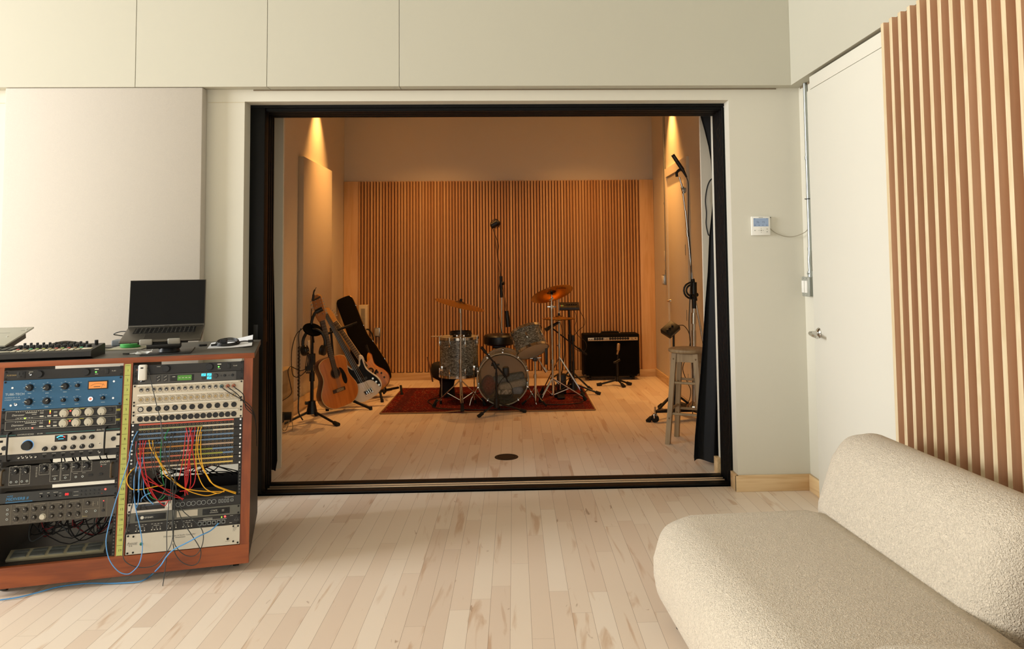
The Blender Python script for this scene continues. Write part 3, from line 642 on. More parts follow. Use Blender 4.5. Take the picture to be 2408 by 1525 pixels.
# ---- rack units -------------------------------------------------------------
UH = .04445; XLB, XRB = -.5277, 0.0
SCREW = mat('rack_screw', S(24,23,22), .35, .6); SCREWB = mat('bright_screw', S(210,210,205), .25, .9)
CHAS = mat('black_chassis', S(22,21,20), .6)
class Unit:
    def __init__(s, name, label, cat, xb, zt, nu, pm, w=.4826, depth=.26, scr=SCREW, x0=0, group=None, cm=None):
        s.zt = zt; s.h = nu*UH - .0008; s.x0 = x0
        s.root = thing(name, label, cat, mtx=T_RACK @ Matrix.Translation((xb+x0,0,zt)), group=group)
        b = MB(); b.box(0,w,-.003,.0,-s.h,0,b=.0006,seg=1); b.build('front_panel', pm, s.root)
        b = MB(); b.box(.02,w-.02,.0005,depth,-s.h+.0015,-.0015); b.build('chassis', cm or CHAS, s.root)
        for x in ((.008,w-.008) if w > .4 else (.008,)):
            for z in ((-.007,-s.h+.007)):
                b = MB(); b.cyl((x,-.003,z),(x,-.0055,z),.0042,n=12); b.build('screw', scr, s.root)
    def mb(s): b = MB(); b.T = Matrix.Translation((-s.x0,0,-s.zt)); return b
    def part(s, b, name, m, lab=None):
        o = b.build(name, m, s.root)
        if lab: o['label'] = lab
        return o
    def knob(s, u, z, r, h=.015, m=BLACKX, ang=40, pm=LETTER, name='knob', cap=None):
        b = s.mb(); c0 = (u,-.003,z)
        b.cyl(c0,(u,-.003-h*.35,z),r*1.08,r*1.02,20,0); b.cyl((u,-.003-h*.35,z),(u,-.003-h,z),r*.92,r*.84,20,0)
        if cap is not None: b.cyl((u,-.003-h,z),(u,-.0038-h,z),r*.45,r*.45,16,2)
        if pm is not None:
            a = R(90-ang); d = Vector((math.cos(a),0,math.sin(a))); p = Vector((d.z,0,-d.x)); c = Vector((u,-.0035-h,z)); wd = max(.0006,r*.09)
            vs = [c+d*(r*.15)+p*wd, c+d*(r*.15)-p*wd, c+d*(r*.86)-p*wd, c+d*(r*.86)+p*wd]
            b.add(vs,[(0,1,2,3)],1)
        return s.part(b, name, [m, pm or m, cap or m])
    def led(s, u, z, r, col, st=3, name='indicator_light'):
        b = s.mb(); b.ell((u,-.0035,z), r, r*.6, r, n=12, k=8); return s.part(b, name, glow('led_%d_%d_%d'%col, S(*col), st))
    def letters(s, items, m=LETTER, name='lettering', bars=()):
        b = s.mb()
        for t in items: b.text(t[0], t[1], t[2], t[3], y=-.0034, align=(t[4] if len(t)>4 else 'LEFT'), italic=(t[5] if len(t)>5 else 0))
        for x0,x1,z0,z1 in bars: b.box(x0,x1,-.0036,-.0030,z0,z1)
        return s.part(b, name, m)
    def toggle(s, u, z, r=.004, up=1):
        b = s.mb(); b.cyl((u,-.003,z),(u,-.007,z),r,n=12); b.cyl((u,-.007,z),(u-.002,-.016,z+.006*up),.0016,.0022,8); return s.part(b,'toggle_switch',CHROME)
    def jack(s, u, z, r=.0045, m=CHROME, name='jack'):
        b = s.mb(); b.lathe([(r,0),(r,.002),(r*.62,.002),(r*.55,.0005),(0,.0005)],14,0,ctr=(u,-.003,z),rot=Matrix.Rotation(R(90),3,'X'),caps=False)
        b.cyl((u,-.0033,z),(u,-.0036,z),r*.5,n=10,m=1); return s.part(b, name, [m, DARK])
def frame_bars(x0,x1,z0,z1,t=.0008): return [(x0,x1,z1-t,z1),(x0,x1,z0,z0+t),(x0,x0+t,z0,z1),(x1-t,x1,z0,z1)]
BPAN = mat('black_rack_panel', S(27,25,23), .5, var=.1, scale=50)
U2 = 2*UH
# power conditioners
for xb, lab in ((XLB,'black power conditioner at the top of the left rack bay'),(XRB,'black power conditioner at the top of the right rack bay')):
    u = Unit('power_conditioner', lab, 'power conditioner', xb, U2-.001, 1, BPAN, depth=.05, group='power conditioners')
    if xb == XLB:
        b = u.mb(); b.box(.052,.084,-.0055,-.003,.052,.082,b=.001); u.part(b,'outlet',BLACKX)
        b = u.mb(); b.box(.059,.063,-.0058,-.005,.068,.078); b.box(.073,.077,-.0058,-.005,.068,.078); b.cyl((.068,-.0055,.060),(.068,-.0059,.060),.003,n=10); u.part(b,'outlet_slots',DARK)
        u.toggle(.106,.067)
    for x in (.141,.331): u.knob(x,.068,.0165,.012,BLACKX,60,None,'lamp_cap')
    u.led(.370,.066,.0034,(90,255,70),4)
    b = u.mb(); b.box(.4085,.4235,-.006,-.003,.056,.079,b=.001); u.part(b,'rocker_switch',BLACKX)
    u.letters([('FURMAN',.010,.0665,.0095,'LEFT',.25)], mat('tan_logo' if xb==XLB else 'pink_logo', S(178,152,96) if xb==XLB else S(196,140,124), .5))
    u.letters([('PL-8C',.436,.068,.007)], name='model_lettering', bars=[(.364,.381,.076,.0805),(.366,.379,.056,.058),(.098,.114,.078,.0795),(.414,.418,.070,.0745)])
# blue valve compressor, 3U
BLUE = mat('blue_hammered_panel', S(36,96,138), .45, var=.08, scale=140)
u = Unit('valve_compressor', 'wide blue compressor with an amber meter in the left bay', 'compressor', XLB, UH-.001, 3, BLUE, depth=.30)
KN = [(.105,.009,.0145,-50),(.175,.007,.0145,-110),(.247,.008,.0145,-90),(.105,-.054,.0145,-70),(.176,-.054,.0145,50)]
for x,z,r,a in KN: u.knob(x,z,r,.018,BLACKX,a)
for x,z,a in ((.298,.009,0),(.244,-.054,0),(.298,-.055,-30),(.405,-.053,40)): u.knob(x,z,.0085,.018,BLACKX,a)
b = u.mb(); b.box(.340,.423,-.0065,-.003,-.012,.026,b=.001); u.part(b,'meter_bezel',BLACKX)
b = u.mb(); b.box(.3445,.4185,-.0071,-.006,-.008,.022); u.part(b,'meter_face',glow('amber_meter', S(255,158,72), .55))
b = u.mb(); b.tube([(.352+.058*t,-.0073,.004+.011*math.sin(math.pi*t)) for t in (0,.2,.4,.6,.8,1)],.0005,4); b.box(.365,.392,-.0074,-.0071,-.002,.0005); b.tube([(.396,-.0074,-.007),(.405,-.0074,.014)],.0004,4); u.part(b,'meter_scale',DARKLET)
b = u.mb(); b.cyl((.354,-.003,-.055),(.354,-.007,-.055),.0105,n=20); u.part(b,'lamp_bezel',CHROME)
u.led(.354,-.055,.0085,(255,104,72),1.6,'pilot_lamp')
u.toggle(.055,-.063,.006)
for x,z in ((.037,.011),(.447,.020),(.035,-.066),(.447,-.056)):
    b = u.mb(); b.cyl((x,-.003,z),(x,-.0052,z),.0046,n=14); u.part(b,'screw',SCREWB)
ticks = []
for x,z,r,a in KN:
    for k in range(7):
        t = R(-135+45*k); ticks.append((x+.022*math.sin(t)-.003,x+.022*math.sin(t)+.003,z+.0215*math.cos(t)-.0006,z+.0215*math.cos(t)+.0006))
    ticks.append((x-.007,x+.007,z-.0265,z-.0245))
for x,z in ((.298,.009),(.244,-.054),(.298,-.055),(.405,-.053)):
    for dx in (-.012,0,.012): ticks.append((x+dx-.004,x+dx+.004,z+.0155-abs(dx)*.25,z+.0165-abs(dx)*.25))
    ticks.append((x-.008,x+.008,z-.020,z-.0185))
u.letters([('TUBE-TECH',.010,-.018,.0145),('COMPRESSOR  CL 1B',.009,-.0325,.0062),('LYDKRAFT  DENMARK',.009,-.042,.0062)], mat('light_blue_lettering', S(196,214,222), .6), bars=ticks)
# two grey-knobbed compressors
CREAM = mat('cream_knob', S(206,200,182), .4)
for i, lab in enumerate(('black compressor with four cream knobs directly under the blue unit','lower black compressor with four cream knobs above the white echo unit')):
    zt = -2*UH-.001-i*UH; u = Unit('compressor', lab, 'compressor', XLB, zt, 1, BPAN, group='slim black compressors')
    dz = -i*UH
    for x,a in ((.249,0),(.300,0),(.351,0),(.403,0)): u.knob(x,-.1125+dz,.0178,.016,CREAM,a+180,DARKLET,'knob',CREAM)
    b = u.mb(); b.box(.430,.446,-.006,-.003,-.116+dz,-.100+dz,b=.001); u.part(b,'rocker_switch',BLACKX)
    for k,col in enumerate(((190,255,60),(255,150,50),(255,90,60))): u.led(.1925,-.099-.0052*k+dz,.0026,col,2.5)
    u.led(.274,-.1035+dz,.0036,(255,70,50),2.5)
    u.led(.094 if i==0 else .126,-.1255+dz,.003,(170,255,60) if i==0 else (255,90,70),3)
    for q in range(7):
        for row in (0,1): pass
    bars = frame_bars(.018,.462,-.1305+dz,-.0925+dz)+frame_bars(.058,.176,-.1300+dz,-.1225+dz,.0006)
    for q in range(13): bars.append((.056+q*.0088,.060+q*.0088,-.0975+dz,-.0958+dz))
    for q in range(6): bars.append((.064+q*.011,.069+q*.011,-.1258+dz,-.1240+dz))
    for xx in (.152,.182,.207): bars += [(xx,xx+.015,-.124+dz,-.118+dz)]
    for xx in (.152,.207): bars += [(xx,xx+.014,-.1035+dz,-.102+dz),(xx,xx+.014,-.1085+dz,-.107+dz)]
    bars += [(.095,.140,-.1035+dz,-.1010+dz),(.120,.138,-.1110+dz,-.1090+dz)]
    u.letters([('Distressor',.041,-.1105+dz,.0115,'LEFT',.3)], bars=bars)
    u.letters([], mat('yellow_lettering', S(196,190,60), .6), 'maker_lettering', bars=[(.463,.480,-.1095+dz,-.1065+dz),(.262,.284,-.097+dz,-.0945+dz),(.312,.330,-.0975+dz,-.095+dz),(.463,.478,-.1145+dz,-.112+dz)])
# white tape-echo style unit, 3U
SILV = mat('silver_cream_panel', S(212,205,190), .4, .1, var=.03)
zt = -4*UH-.001; u = Unit('echo_unit', 'white and black echo unit with one big black knob and rack handles', 'echo unit', XLB, zt, 3, BPAN, depth=.3)
b = u.mb(); b.box(.0005,.4821,-.0042,-.003,-.2800,-.2055); u.part(b,'silver_plate',SILV)
b = u.mb(); b.cyl((.112,-.0042,-.244),(.112,-.0052,-.244),.0235,n=32); u.part(b,'blue_ring',glow('blue_ring_light', S(120,190,255), .6))
u.knob(.112,-.245,.0205,.028,BLACKX,0,None,'large_knob')
for x,a in ((.295,0),(.332,0),(.368,200)): u.knob(x,-.225,.0098,.016,BLACKX,a)
for x,a in ((.182,200),(.218,0),(.257,0),(.294,0),(.331,0),(.368,0)): u.knob(x,-.2645,.0098,.016,BLACKX,a)
b = u.mb(); b.box(.218,.268,-.006,-.0042,-.2365,-.2085,b=.001); u.part(b,'meter_bezel',BLACKX)
b = u.mb(); b.tube([(.2265+.033*t,-.0064,-.219+.007*math.sin(math.pi*t)) for t in (0,.2,.4,.6,.75)],.0022,5); b.box(.232,.254,-.0066,-.006,-.2265,-.2245); u.part(b,'meter_scale',glow('cyan_display', S(70,200,235), 1.6))
b = u.mb(); b.tube([(.2265+.033*t,-.0064,-.219+.007*math.sin(math.pi*t)) for t in (.8,.9,1)],.0022,5); u.part(b,'meter_red',glow('red_display', S(255,80,70), 1.6))
u.toggle(.402,-.259); u.toggle(.402,-.2955)
for k in range(5): u.toggle(.080+k*.0165,-.2965,.0042)
for x in (.180,.217,.254,.291,.327,.364): u.jack(x,-.2975,.0055,BLACKM)
for x in (.042,.428):
    b = u.mb(); b.tube([(x,-.003,-.186),(x,-.030,-.190),(x,-.033,-.205),(x,-.033,-.285),(x,-.030,-.302),(x,-.003,-.306)],.0042,10); u.part(b,'rack_handle',BLACKM)
for x,z in ((.021,-.251),(.457,-.239)):
    b = u.mb(); b.cyl((x,-.0042,z),(x,-.010,z),.0095,n=20); u.part(b,'thumb_knob',BLACKX)
for x in (.004,.4786):
    for z in (-.2215,-.2745):
        b = u.mb(); b.box(x-.010 if x>.2 else x-.004, x+.004 if x>.2 else x+.010, -.0046,-.0042,z-.0048,z+.0048,b=.0001); u.part(b,'ear_slot',DARK)
u.letters([('CHORUS ECHO',.068,-.197,.0092),('EF-X3R',.1465,-.197,.0070),('Echo Fix',.385,-.1955,.0095,'LEFT',.3)])
u.letters([], mat('teal_line', S(60,150,146), .5), 'teal_line', bars=[(.002,.062,-.1985,-.1970),(.180,.378,-.1975,-.1960),(.420,.480,-.1970,-.1955)])
u.letters([], DARKLET, 'small_lettering', bars=[(x-.010,x+.010,z+.0165,z+.0178) for x,z in ((.295,-.225),(.332,-.225),(.368,-.225),(.182,-.2645),(.218,-.2645),(.257,-.2645),(.294,-.2645),(.331,-.2645),(.368,-.2645))]+[(.098,.135,-.2155,-.214)])
u.letters([], LETTER, 'jack_lettering', bars=[(x-.008,x+.008,-.2880,-.2868) for x in (.180,.217,.254,.291,.327,.364)])
# dark 2U reverb
DKBR = mat('dark_brown_panel', S(40,36,30), .5, var=.08, scale=40)
zt = -.3345; u = Unit('reverb_unit', 'dark brown two-row effects unit with seven large knobs', 'effects unit', XLB, zt, 2, DKBR, depth=.07)
ks = [(.070,-.353,45),(.110,-.354,130),(.183,-.352,50),(.228,-.349,-140),(.269,-.350,-120),(.311,-.349,-95),(.353,-.350,-120)]
bars = []
for x,z,a in ks:
    u.knob(x,z,.0130,.016,BLACKX,a)
    for k in range(9):
        t = R(-140+35*k); bars.append((x+.0185*math.sin(t)-.001,x+.0185*math.sin(t)+.001,z+.0182*math.cos(t)-.0005,z+.0182*math.cos(t)+.0005))
    bars.append((x-.006,x+.006,z+.0208,z+.0220))
bars += frame_bars(.047,.128,-.413,-.333,.0007)+[(.0885,.0892,-.413,-.340)]+frame_bars(.163,.203,-.377,-.331,.0007)+frame_bars(.207,.247,-.410,-.331,.0007)+frame_bars(.250,.290,-.410,-.331,.0007)+frame_bars(.293,.373,-.375,-.331,.0007)+[(.333,.3337,-.375,-.331)]
bars += [(.150,.156,-.345-.0065*k,-.3435-.0065*k) for k in range(7)]+[(.215,.238,-.3865,-.385),(.258,.282,-.3865,-.385),(.300,.318,-.382,-.381),(.335,.350,-.382,-.381)]
u.letters([('ZOOM',.405,-.3395,.013),('DR-1200',.408,-.3515,.0065)], bars=bars)
for x,z in ((.056,-.399),(.077,-.399),(.098,-.399),(.118,-.399),(.227,-.398),(.269,-.397),(.311,-.397),(.338,-.397)): u.jack(x,z,.0047,STEEL)
u.led(.412,-.3585,.0018,(220,40,30),1.5)
b = u.mb(); b.box(.404,.420,-.006,-.003,-.397,-.389,b=.001); b.box(.360,.380,-.005,-.003,-.398,-.390,b=.001); u.part(b,'button',BLACKX)
for x in (.025,.458):
    b = u.mb(); b.tube([(x,-.003,-.345),(x,-.024,-.349),(x,-.026,-.360),(x,-.026,-.395),(x,-.024,-.406),(x,-.003,-.410)],.0045,8); u.part(b,'rack_handle',mat('brown_handle', S(86,72,54), .4, .4))
# 1U digital reverb
zt = -.4455; u = Unit('digital_reverb', 'slim dark reverb with blue lettering and red digits', 'effects unit', XLB, zt, 1, mat('slate_panel', S(44,46,46), .5), depth=.06)
for x in (.176,.205,.234): u.knob(x,-.4705,.0055,.010,BLACKX,30)
b = u.mb(); b.box(.262,.296,-.0046,-.003,-.479,-.460); u.part(b,'display_window',BLACKX)
b = u.mb(); b.text('88',.279,-.4695,.0155,y=-.0050,align='CENTER'); u.part(b,'display_digits',glow('red_digits', S(255,36,40), 2.2))
for r_ in range(2):
    for c_ in range(5):
        b = u.mb(); b.cyl((.335+c_*.0175,-.003,-.461-r_*.0155),(.335+c_*.0175,-.006,-.461-r_*.0155),.0035,n=10); u.part(b,'button',mat('dark_button', S(30,34,36), .4))
for z in (-.4605,-.4775): u.led(.420,z,.0022,(150,50,30),.5)
u.led(.4335,-.4605,.0042,(255,74,60),3)
BLET = mat('blue_lettering', S(60,146,204), .5)
u.letters([('MIDIVERB II',.040,-.4725,.0172,'LEFT',.2),('ALESIS',.044,-.4595,.0080,'LEFT',.2)], BLET, bars=[(.040,.144,-.4850,-.4840),(.040,.144,-.4875,-.4865)])
u.letters([], LETTER, 'small_lettering', bars=[(.170,.182,-.4575,-.456),(.200,.210,-.4575,-.456),(.225,.243,-.4575,-.456),(.305,.325,-.462,-.461),(.305,.325,-.478,-.477),(.248,.256,-.462,-.461),(.248,.256,-.475,-.474)])
# 2U multi-effects, grey-brown
zt = -.4935; GRB = mat('grey_brown_panel', S(78,72,62), .5, var=.06, scale=50)
u = Unit('multi_effects_unit', 'grey-brown two-row effects unit with many small knobs and one white knob', 'effects unit', XLB, zt, 2, GRB)
GK = mat('brown_knob', S(50,45,38), .45); bars = []
for i in range(8):
    for r_ in range(2):
        x = .085+i*.0345; z = -.5205-.0365*r_; wh = (i==3 and r_==1)
        if i==0 and r_==0: pass
        u.knob(x,z,.0125 if wh else .0095,.012,CREAM if wh else GK,-60+i*23+r_*41,LETTER if not wh else None)
        for k in range(7):
            t = R(-135+45*k); bars.append((x+.0145*math.sin(t)-.0008,x+.0145*math.sin(t)+.0008,z+.0143*math.cos(t)-.0008,z+.0143*math.cos(t)+.0008))
        bars.append((x-.008,x+.008,z-.0175,z-.0165))
for x in (.063,.137,.206,.275,.345,.412,.442): bars.append((x,x+.0008,-.580,-.497))
bars += [(.080,.125,-.5025,-.501),(.150,.195,-.5025,-.501),(.220,.262,-.5025,-.501),(.292,.330,-.5025,-.501),(.345,.412,-.540,-.539),(.385,.387,-.530,-.510),(.376,.396,-.521,-.520),(.404,.406,-.527,-.511)]
u.letters([('Ibanez',.345,-.571,.008,'LEFT',.2)], mat('tan_lettering', S(190,172,120), .6), 'maker_lettering')
u.letters([], mat('grey_lettering', S(150,142,124), .6), bars=bars)
u.knob(.365,-.516,.0095,.012,GK,20)
for x,z in ((.050,-.515),(.050,-.534),(.050,-.556),(.361,-.551),(.397,-.551)): u.jack(x,z,.0048,STEEL)
u.led(.4285,-.511,.0022,(255,60,60),2.5)
b = u.mb(); b.box(.4265,.4305,-.0045,-.003,-.537,-.514); b.cyl((.4285,-.003,-.552),(.4285,-.007,-.552),.006,n=12); u.part(b,'slider',BLACKX)
# ventilated metal strip with five hatches lying in the bottom of the left bay
ps = thing('power_strip', 'pale metal power strip with five chrome hatches lying in the left bay', 'power strip', mtx=T_CAB @ Matrix.Translation((-.5,.0,.119)) @ Matrix.Rotation(R(24),4,'X'))
b = MB(); b.box(0,.392,0,.062,0,.012,b=.001); b.build('base', mat('beige_metal', S(176,168,140), .45, .4), ps)
for k in range(5):
    b = MB(); b.box(.016+k*.0745,.076+k*.0745,.008,.034,.012,.018,b=.0015); b.box(.018+k*.0745,.078+k*.0745,.036,.054,.012,.017,b=.0015); b.build('hatch', STEEL, ps)
# void cables in the left bay
VC = [('red',S(120,20,22)),('black',S(26,25,24)),('grey',S(70,74,72))]
rr_ = random.Random(5)
b = MB()
for k in range(26):
    x0 = -.50+rr_.random()*.44; x1 = -.50+rr_.random()*.44
    b.tube([(x0,.30,.30),(x0+rr_.uniform(-.1,.1),.20,.20+rr_.random()*.1),((x0+x1)/2,.12+rr_.random()*.1,.13+rr_.random()*.08),(x1,.2,.17+rr_.random()*.1),(x1,.33,.28)],.0028,6,m=(0 if k%6==0 else 2 if k%7==0 else 1),sub=5)
o = b.build('cable_tangle', [mat('void_red',VC[0][1],.5),mat('void_black',VC[1][1],.5),mat('void_grey',VC[2][1],.5)]); o.matrix_world = T_CAB
tag(o,'tangle of dark and red cables in the open bottom of the left bay','cables',kind='stuff')
b = MB()
for k in range(18):
    x0 = .05+rr_.random()*.40; x1 = .05+rr_.random()*.40
    b.tube([(x0,.20,.49),(x0+rr_.uniform(-.04,.04),.15,.455),((x0+x1)/2,.13,.42+rr_.random()*.04),(x1,.17,.40),(x1+.02,.26,.36)],.0026,6,m=(0 if k%7==0 else 1),sub=5)
for k in range(14):
    x0 = -.50+rr_.random()*.43
    b.tube([(x0,.22,.58),(x0+rr_.uniform(-.03,.03),.24,.50),(x0+rr_.uniform(-.05,.05),.27,.42)],.0026,6,m=1,sub=4)
o = b.build('cable_tangle', [mat('void_red',VC[0][1],.5),mat('void_black',VC[1][1],.5)]); o.matrix_world = T_CAB
tag(o,'dark cables seen through the gaps behind the rack units','cables',kind='stuff')

# ---- right bay
GREYP = mat('grey_converter_panel', S(78,76,72), .45, .2)
u = Unit('audio_converter', 'grey audio converter with a green meter display and cyan keys', 'audio converter', XRB, UH-.001, 1, BPAN)
b = u.mb(); b.box(.022,.450,-.0045,-.003,.001,.0425); u.part(b,'grey_plate',GREYP)
b = u.mb(); b.box(.158,.262,-.0056,-.0045,.008,.036,b=.0005); u.part(b,'display_window',BLACKX)
b = u.mb(); b.box(.190,.252,-.0062,-.0056,.010,.034); u.part(b,'display',glow('green_display', S(84,150,44), .5))
b = u.mb(); b.box(.168,.180,-.0063,-.0058,.0270,.0295)
for k in range(4): b.box(.195+k*.0145,.204+k*.0145,-.0066,-.0062,.021,.0235)
u.part(b,'display_marks',LETTER)
for x0,lit in ((.098,0),(.128,0),(.2945,1),(.3195,1)):
    for z0 in (.025,.0095):
        b = u.mb(); b.box(x0,x0+.020,-.0062,-.0045,z0,z0+.0125,b=.001); k_ = lit and not (x0<.3 and z0<.02)
        u.part(b,'key',glow('cyan_key',S(70,205,225),1.3) if k_ else mat('dark_key',S(46,46,46),.4))
    b = u.mb(); b.tube([(x0+.004,-.0066,.012),(x0+.016,-.0066,.020)],.0008,4); b.tube([(x0+.004,-.0066,.027),(x0+.016,-.0066,.035)],.0008,4); u.part(b,'key_icon',LETTER if not lit else DARKLET)
u.knob(.040,.022,.0115,.018,BLACKX,200,CHROME); u.knob(.358,.024,.011,.012,mat('dark_grey_knob',S(44,43,41),.4),0,None)
for x in (.383,.418): u.jack(x,.024,.0036,BLACKM)
for x in (.398,.433): u.knob(x,.024,.0058,.010,BLACKX,20,None)
u.letters([], LETTER, bars=[(.196,.240,.0035,.0058),(.386,.402,.033,.0343),(.422,.438,.033,.0343),(.378,.392,.0095,.0115)])
CONN = mat('nickel_shell', S(168,160,146), .3, .8); PCAP = mat('black_socket', S(20,18,17), .5)
def sock(u, kind, dark=None):
    b = MB()
    Q = Matrix.Rotation(R(90),3,'X')
    if kind == 'f':
        b.lathe([(.0105,0),(.0105,.0018),(.0085,.0025),(.0075,.0008),(0,.0008)],18,0,rot=Q,caps=False); b.cyl((0,-.0009,0),(0,-.0013,0),.0066,n=14,m=1)
        b.box(-.003,.003,-.0032,-.001,-.0065,-.001,m=0)
    elif kind == 'm':
        b.lathe([(.0112,0),(.0112,.002),(.0095,.0026),(.0088,.0006),(0,.0006)],18,0,rot=Q,caps=False); b.cyl((0,-.0007,0),(0,-.0011,0),.0072,n=14,m=2)
        for a in (90,210,330): b.cyl((.0036*math.cos(R(a)),-.001,.0036*math.sin(R(a))),(.0036*math.cos(R(a)),-.003,.0036*math.sin(R(a))),.0014,n=8,m=1)
    else:
        b.lathe([(.0125,0),(.0125,.0018),(.0108,.0022),(.0104,.001),(0,.001)],20,1,rot=Q,caps=False)
        if kind == 'p': 
            for a in (90,210,330): b.cyl((.0036*math.cos(R(a)),-.0012,.0036*math.sin(R(a))),(.0036*math.cos(R(a)),-.003,.0036*math.sin(R(a))),.0014,n=8,m=0)
        if kind == 'g': b.cyl((0,-.0011,0),(0,-.0026,0),.0088,n=18,m=0); b.cyl((0,-.0026,0),(0,-.0034,0),.0016,n=8,m=2)
    return b.build('socket', [CONN,PCAP,mat('brass_pin',S(176,150,104),.35,.7)], u.root, loc=(0,-.003,0))
def put(u, proto, x, z, first):
    o = proto if first else proto.copy()
    if not first: C.objects.link(o)
    o.location = (x,-.003,z-u.zt); return o
XP = mat('warm_white_panel', S(214,204,184), .5, var=.03)
RID = mat('white_label_ridge', S(228,222,208), .5)
rows = [('rack_socket_unit','pale double socket panel, topmost under the grey converter',0,2),('rack_socket_unit','pale panel with a round metal socket at its left end, in the middle',-2*UH,1),('rack_socket_unit','pale panel with a full row of black sockets above the patchbay',-3*UH,1)]
for pi_, (nm,lab,zt,nu) in enumerate(rows):
    u = Unit(nm, lab, 'socket panel', XRB, zt-.001, nu, XP, depth=.09, group='pale socket panels')
    for k in range(nu):
        b = u.mb(); zz = zt-k*UH-.0015; b.box(.020,.4625,-.0075,-.003,zz-.0085,zz,b=.001); u.part(b,'label_ridge',RID)
    if pi_ == 0:
        pf = sock(u,'f')
        for i in range(16): put(u,pf,.036+i*.02695,-.0265,i==0)
        pm_ = sock(u,'m')
        for i in range(16): put(u,pm_,.036+i*.02695,-.0710,i==0)
    elif pi_ == 1:
        kinds = ['g','d','d','p','p','d','d','d','d','d','d','d']; pr = {}
        for i,kd in enumerate(kinds):
            x = .0365+i*.03695
            if kd in pr: put(u,pr[kd],x,-.1150,False)
            else: pr[kd] = put(u,sock(u,kd),x,-.1150,True)
    else:
        pd = sock(u,'d')
        for i in range(16): put(u,pd,.0365+i*.0271,-.1590,i==0)
    b = u.mb(); zs = {0:(-.0265,-.0710),1:(-.1150,),2:(-.1590,)}[pi_]
    for z in zs:
        nk = 12 if pi_==1 else 16; st = .03695 if pi_==1 else .027
        for i in range(nk):
            for sx,sz in ((-1,1),(1,-1)): b.cyl((.0365+i*st+sx*.0105,-.003,z+sz*.0125),(.0365+i*st+sx*.0105,-.0038,z+sz*.0125),.0014,n=6)
    u.part(b,'socket_screws',DARKLET)
# coloured plugs in the top right sockets with leads running off to the right
for k,(x,col,cn) in enumerate(((.3865,S(70,96,96),'teal'),(.4135,S(170,96,60),'first copper'),(.4400,S(176,92,52),'second copper'))):
    pt = MB(); pt.cyl((x,-.004,-.0265),(x,-.020,-.0265),.0088,.0078,14,0); pt.tube([(x,-.02,-.0265),(x+.012,-.040,-.036),(x+.05,-.045,-.062-.004*k),(.500,-.035,-.105-.012*k),(.532,-.016,-.15-.01*k),(.541,.03,-.22),(.5395,.10,-.33)],.0021,8,m=1,sub=6)
    o = pt.build('socket_lead', [mat('lead_'+cn.split()[-1],col,.4),BLACKX]); o.matrix_world = T_RACK
    tag(o, 'black lead with a %s ringed plug at the top right of the socket panels'%cn, 'cable', 'leads at the right of the socket panels')
# five patchbays
PBC = {'r':S(206,96,74),'g':S(168,170,128),'w':S(214,206,186),'b':S(112,140,172),'t':S(126,138,134),'o':S(190,132,62),'p':S(190,164,142),'l':S(160,164,72),'s':S(204,118,92),'y':S(226,194,106),'n':S(100,118,150)}
STR = [['r'],['g']*6+['w']*3,['b']*6+['t','w','w'],['b']*9,['b']*8,['o']*6+['p']*3,['o','o','n','n','n','n','l','l','b'],['b','b','b','s','p','l','l','l','b'],['s']*4+['y']*5,['s','s','w','w','y','y','y','y','y']]
STR[6] = ['o','o','b','b','w','l','l','b','b']
pb_lab = ['patchbay with the red label strip, topmost of the five','second patchbay from the top with light blue strips','middle patchbay with blue and orange strips','fourth patchbay from the top with green-ended strips','lowest patchbay with yellow-ended strips']
jackme = None
for p in range(5):
    zt = -4*UH-.001-p*UH*.965
    u = Unit('patchbay', pb_lab[p], 'patchbay', XRB, zt, .963, BPAN, depth=.12, scr=SCREWB, group='patchbays in the right bay')
    for r_ in range(2):
        z = zt-.0035-r_*.0212; cols = STR[p*2+r_]; n = len(cols); x0,x1 = .033,.4445
        b = u.mb(); ms = []
        for i,cc in enumerate(cols):
            mm = mat('strip_'+cc, PBC[cc], .6, var=.03)
            if mm not in ms: ms.append(mm)
            b.box(x0+(x1-x0)*i/n, x0+(x1-x0)*(i+1)/n, -.0045,-.003, z-.0062, z+.0008, m=ms.index(mm))
        u.part(b,'label_strip',ms)
        for i in range(24):
            x = .040+i*.01745; zj = z-.0128
            if jackme is None:
                jb = MB(); jb.lathe([(.0048,0),(.0048,.0014),(.0036,.0016),(.0030,.0003),(0,.0003)],12,0,rot=Matrix.Rotation(R(90),3,'X'),caps=False); jb.cyl((0,-.0004,0),(0,-.0008,0),.0028,n=8,m=1)
                o = jb.build('jack',[mat('tan_jack_rim',S(122,104,80),.5),DARK],u.root); jackme = o.data
            else:
                o = bpy.data.objects.new('jack', jackme); C.objects.link(o); o.parent = u.root
            o.location = (x,-.003,zj-zt)
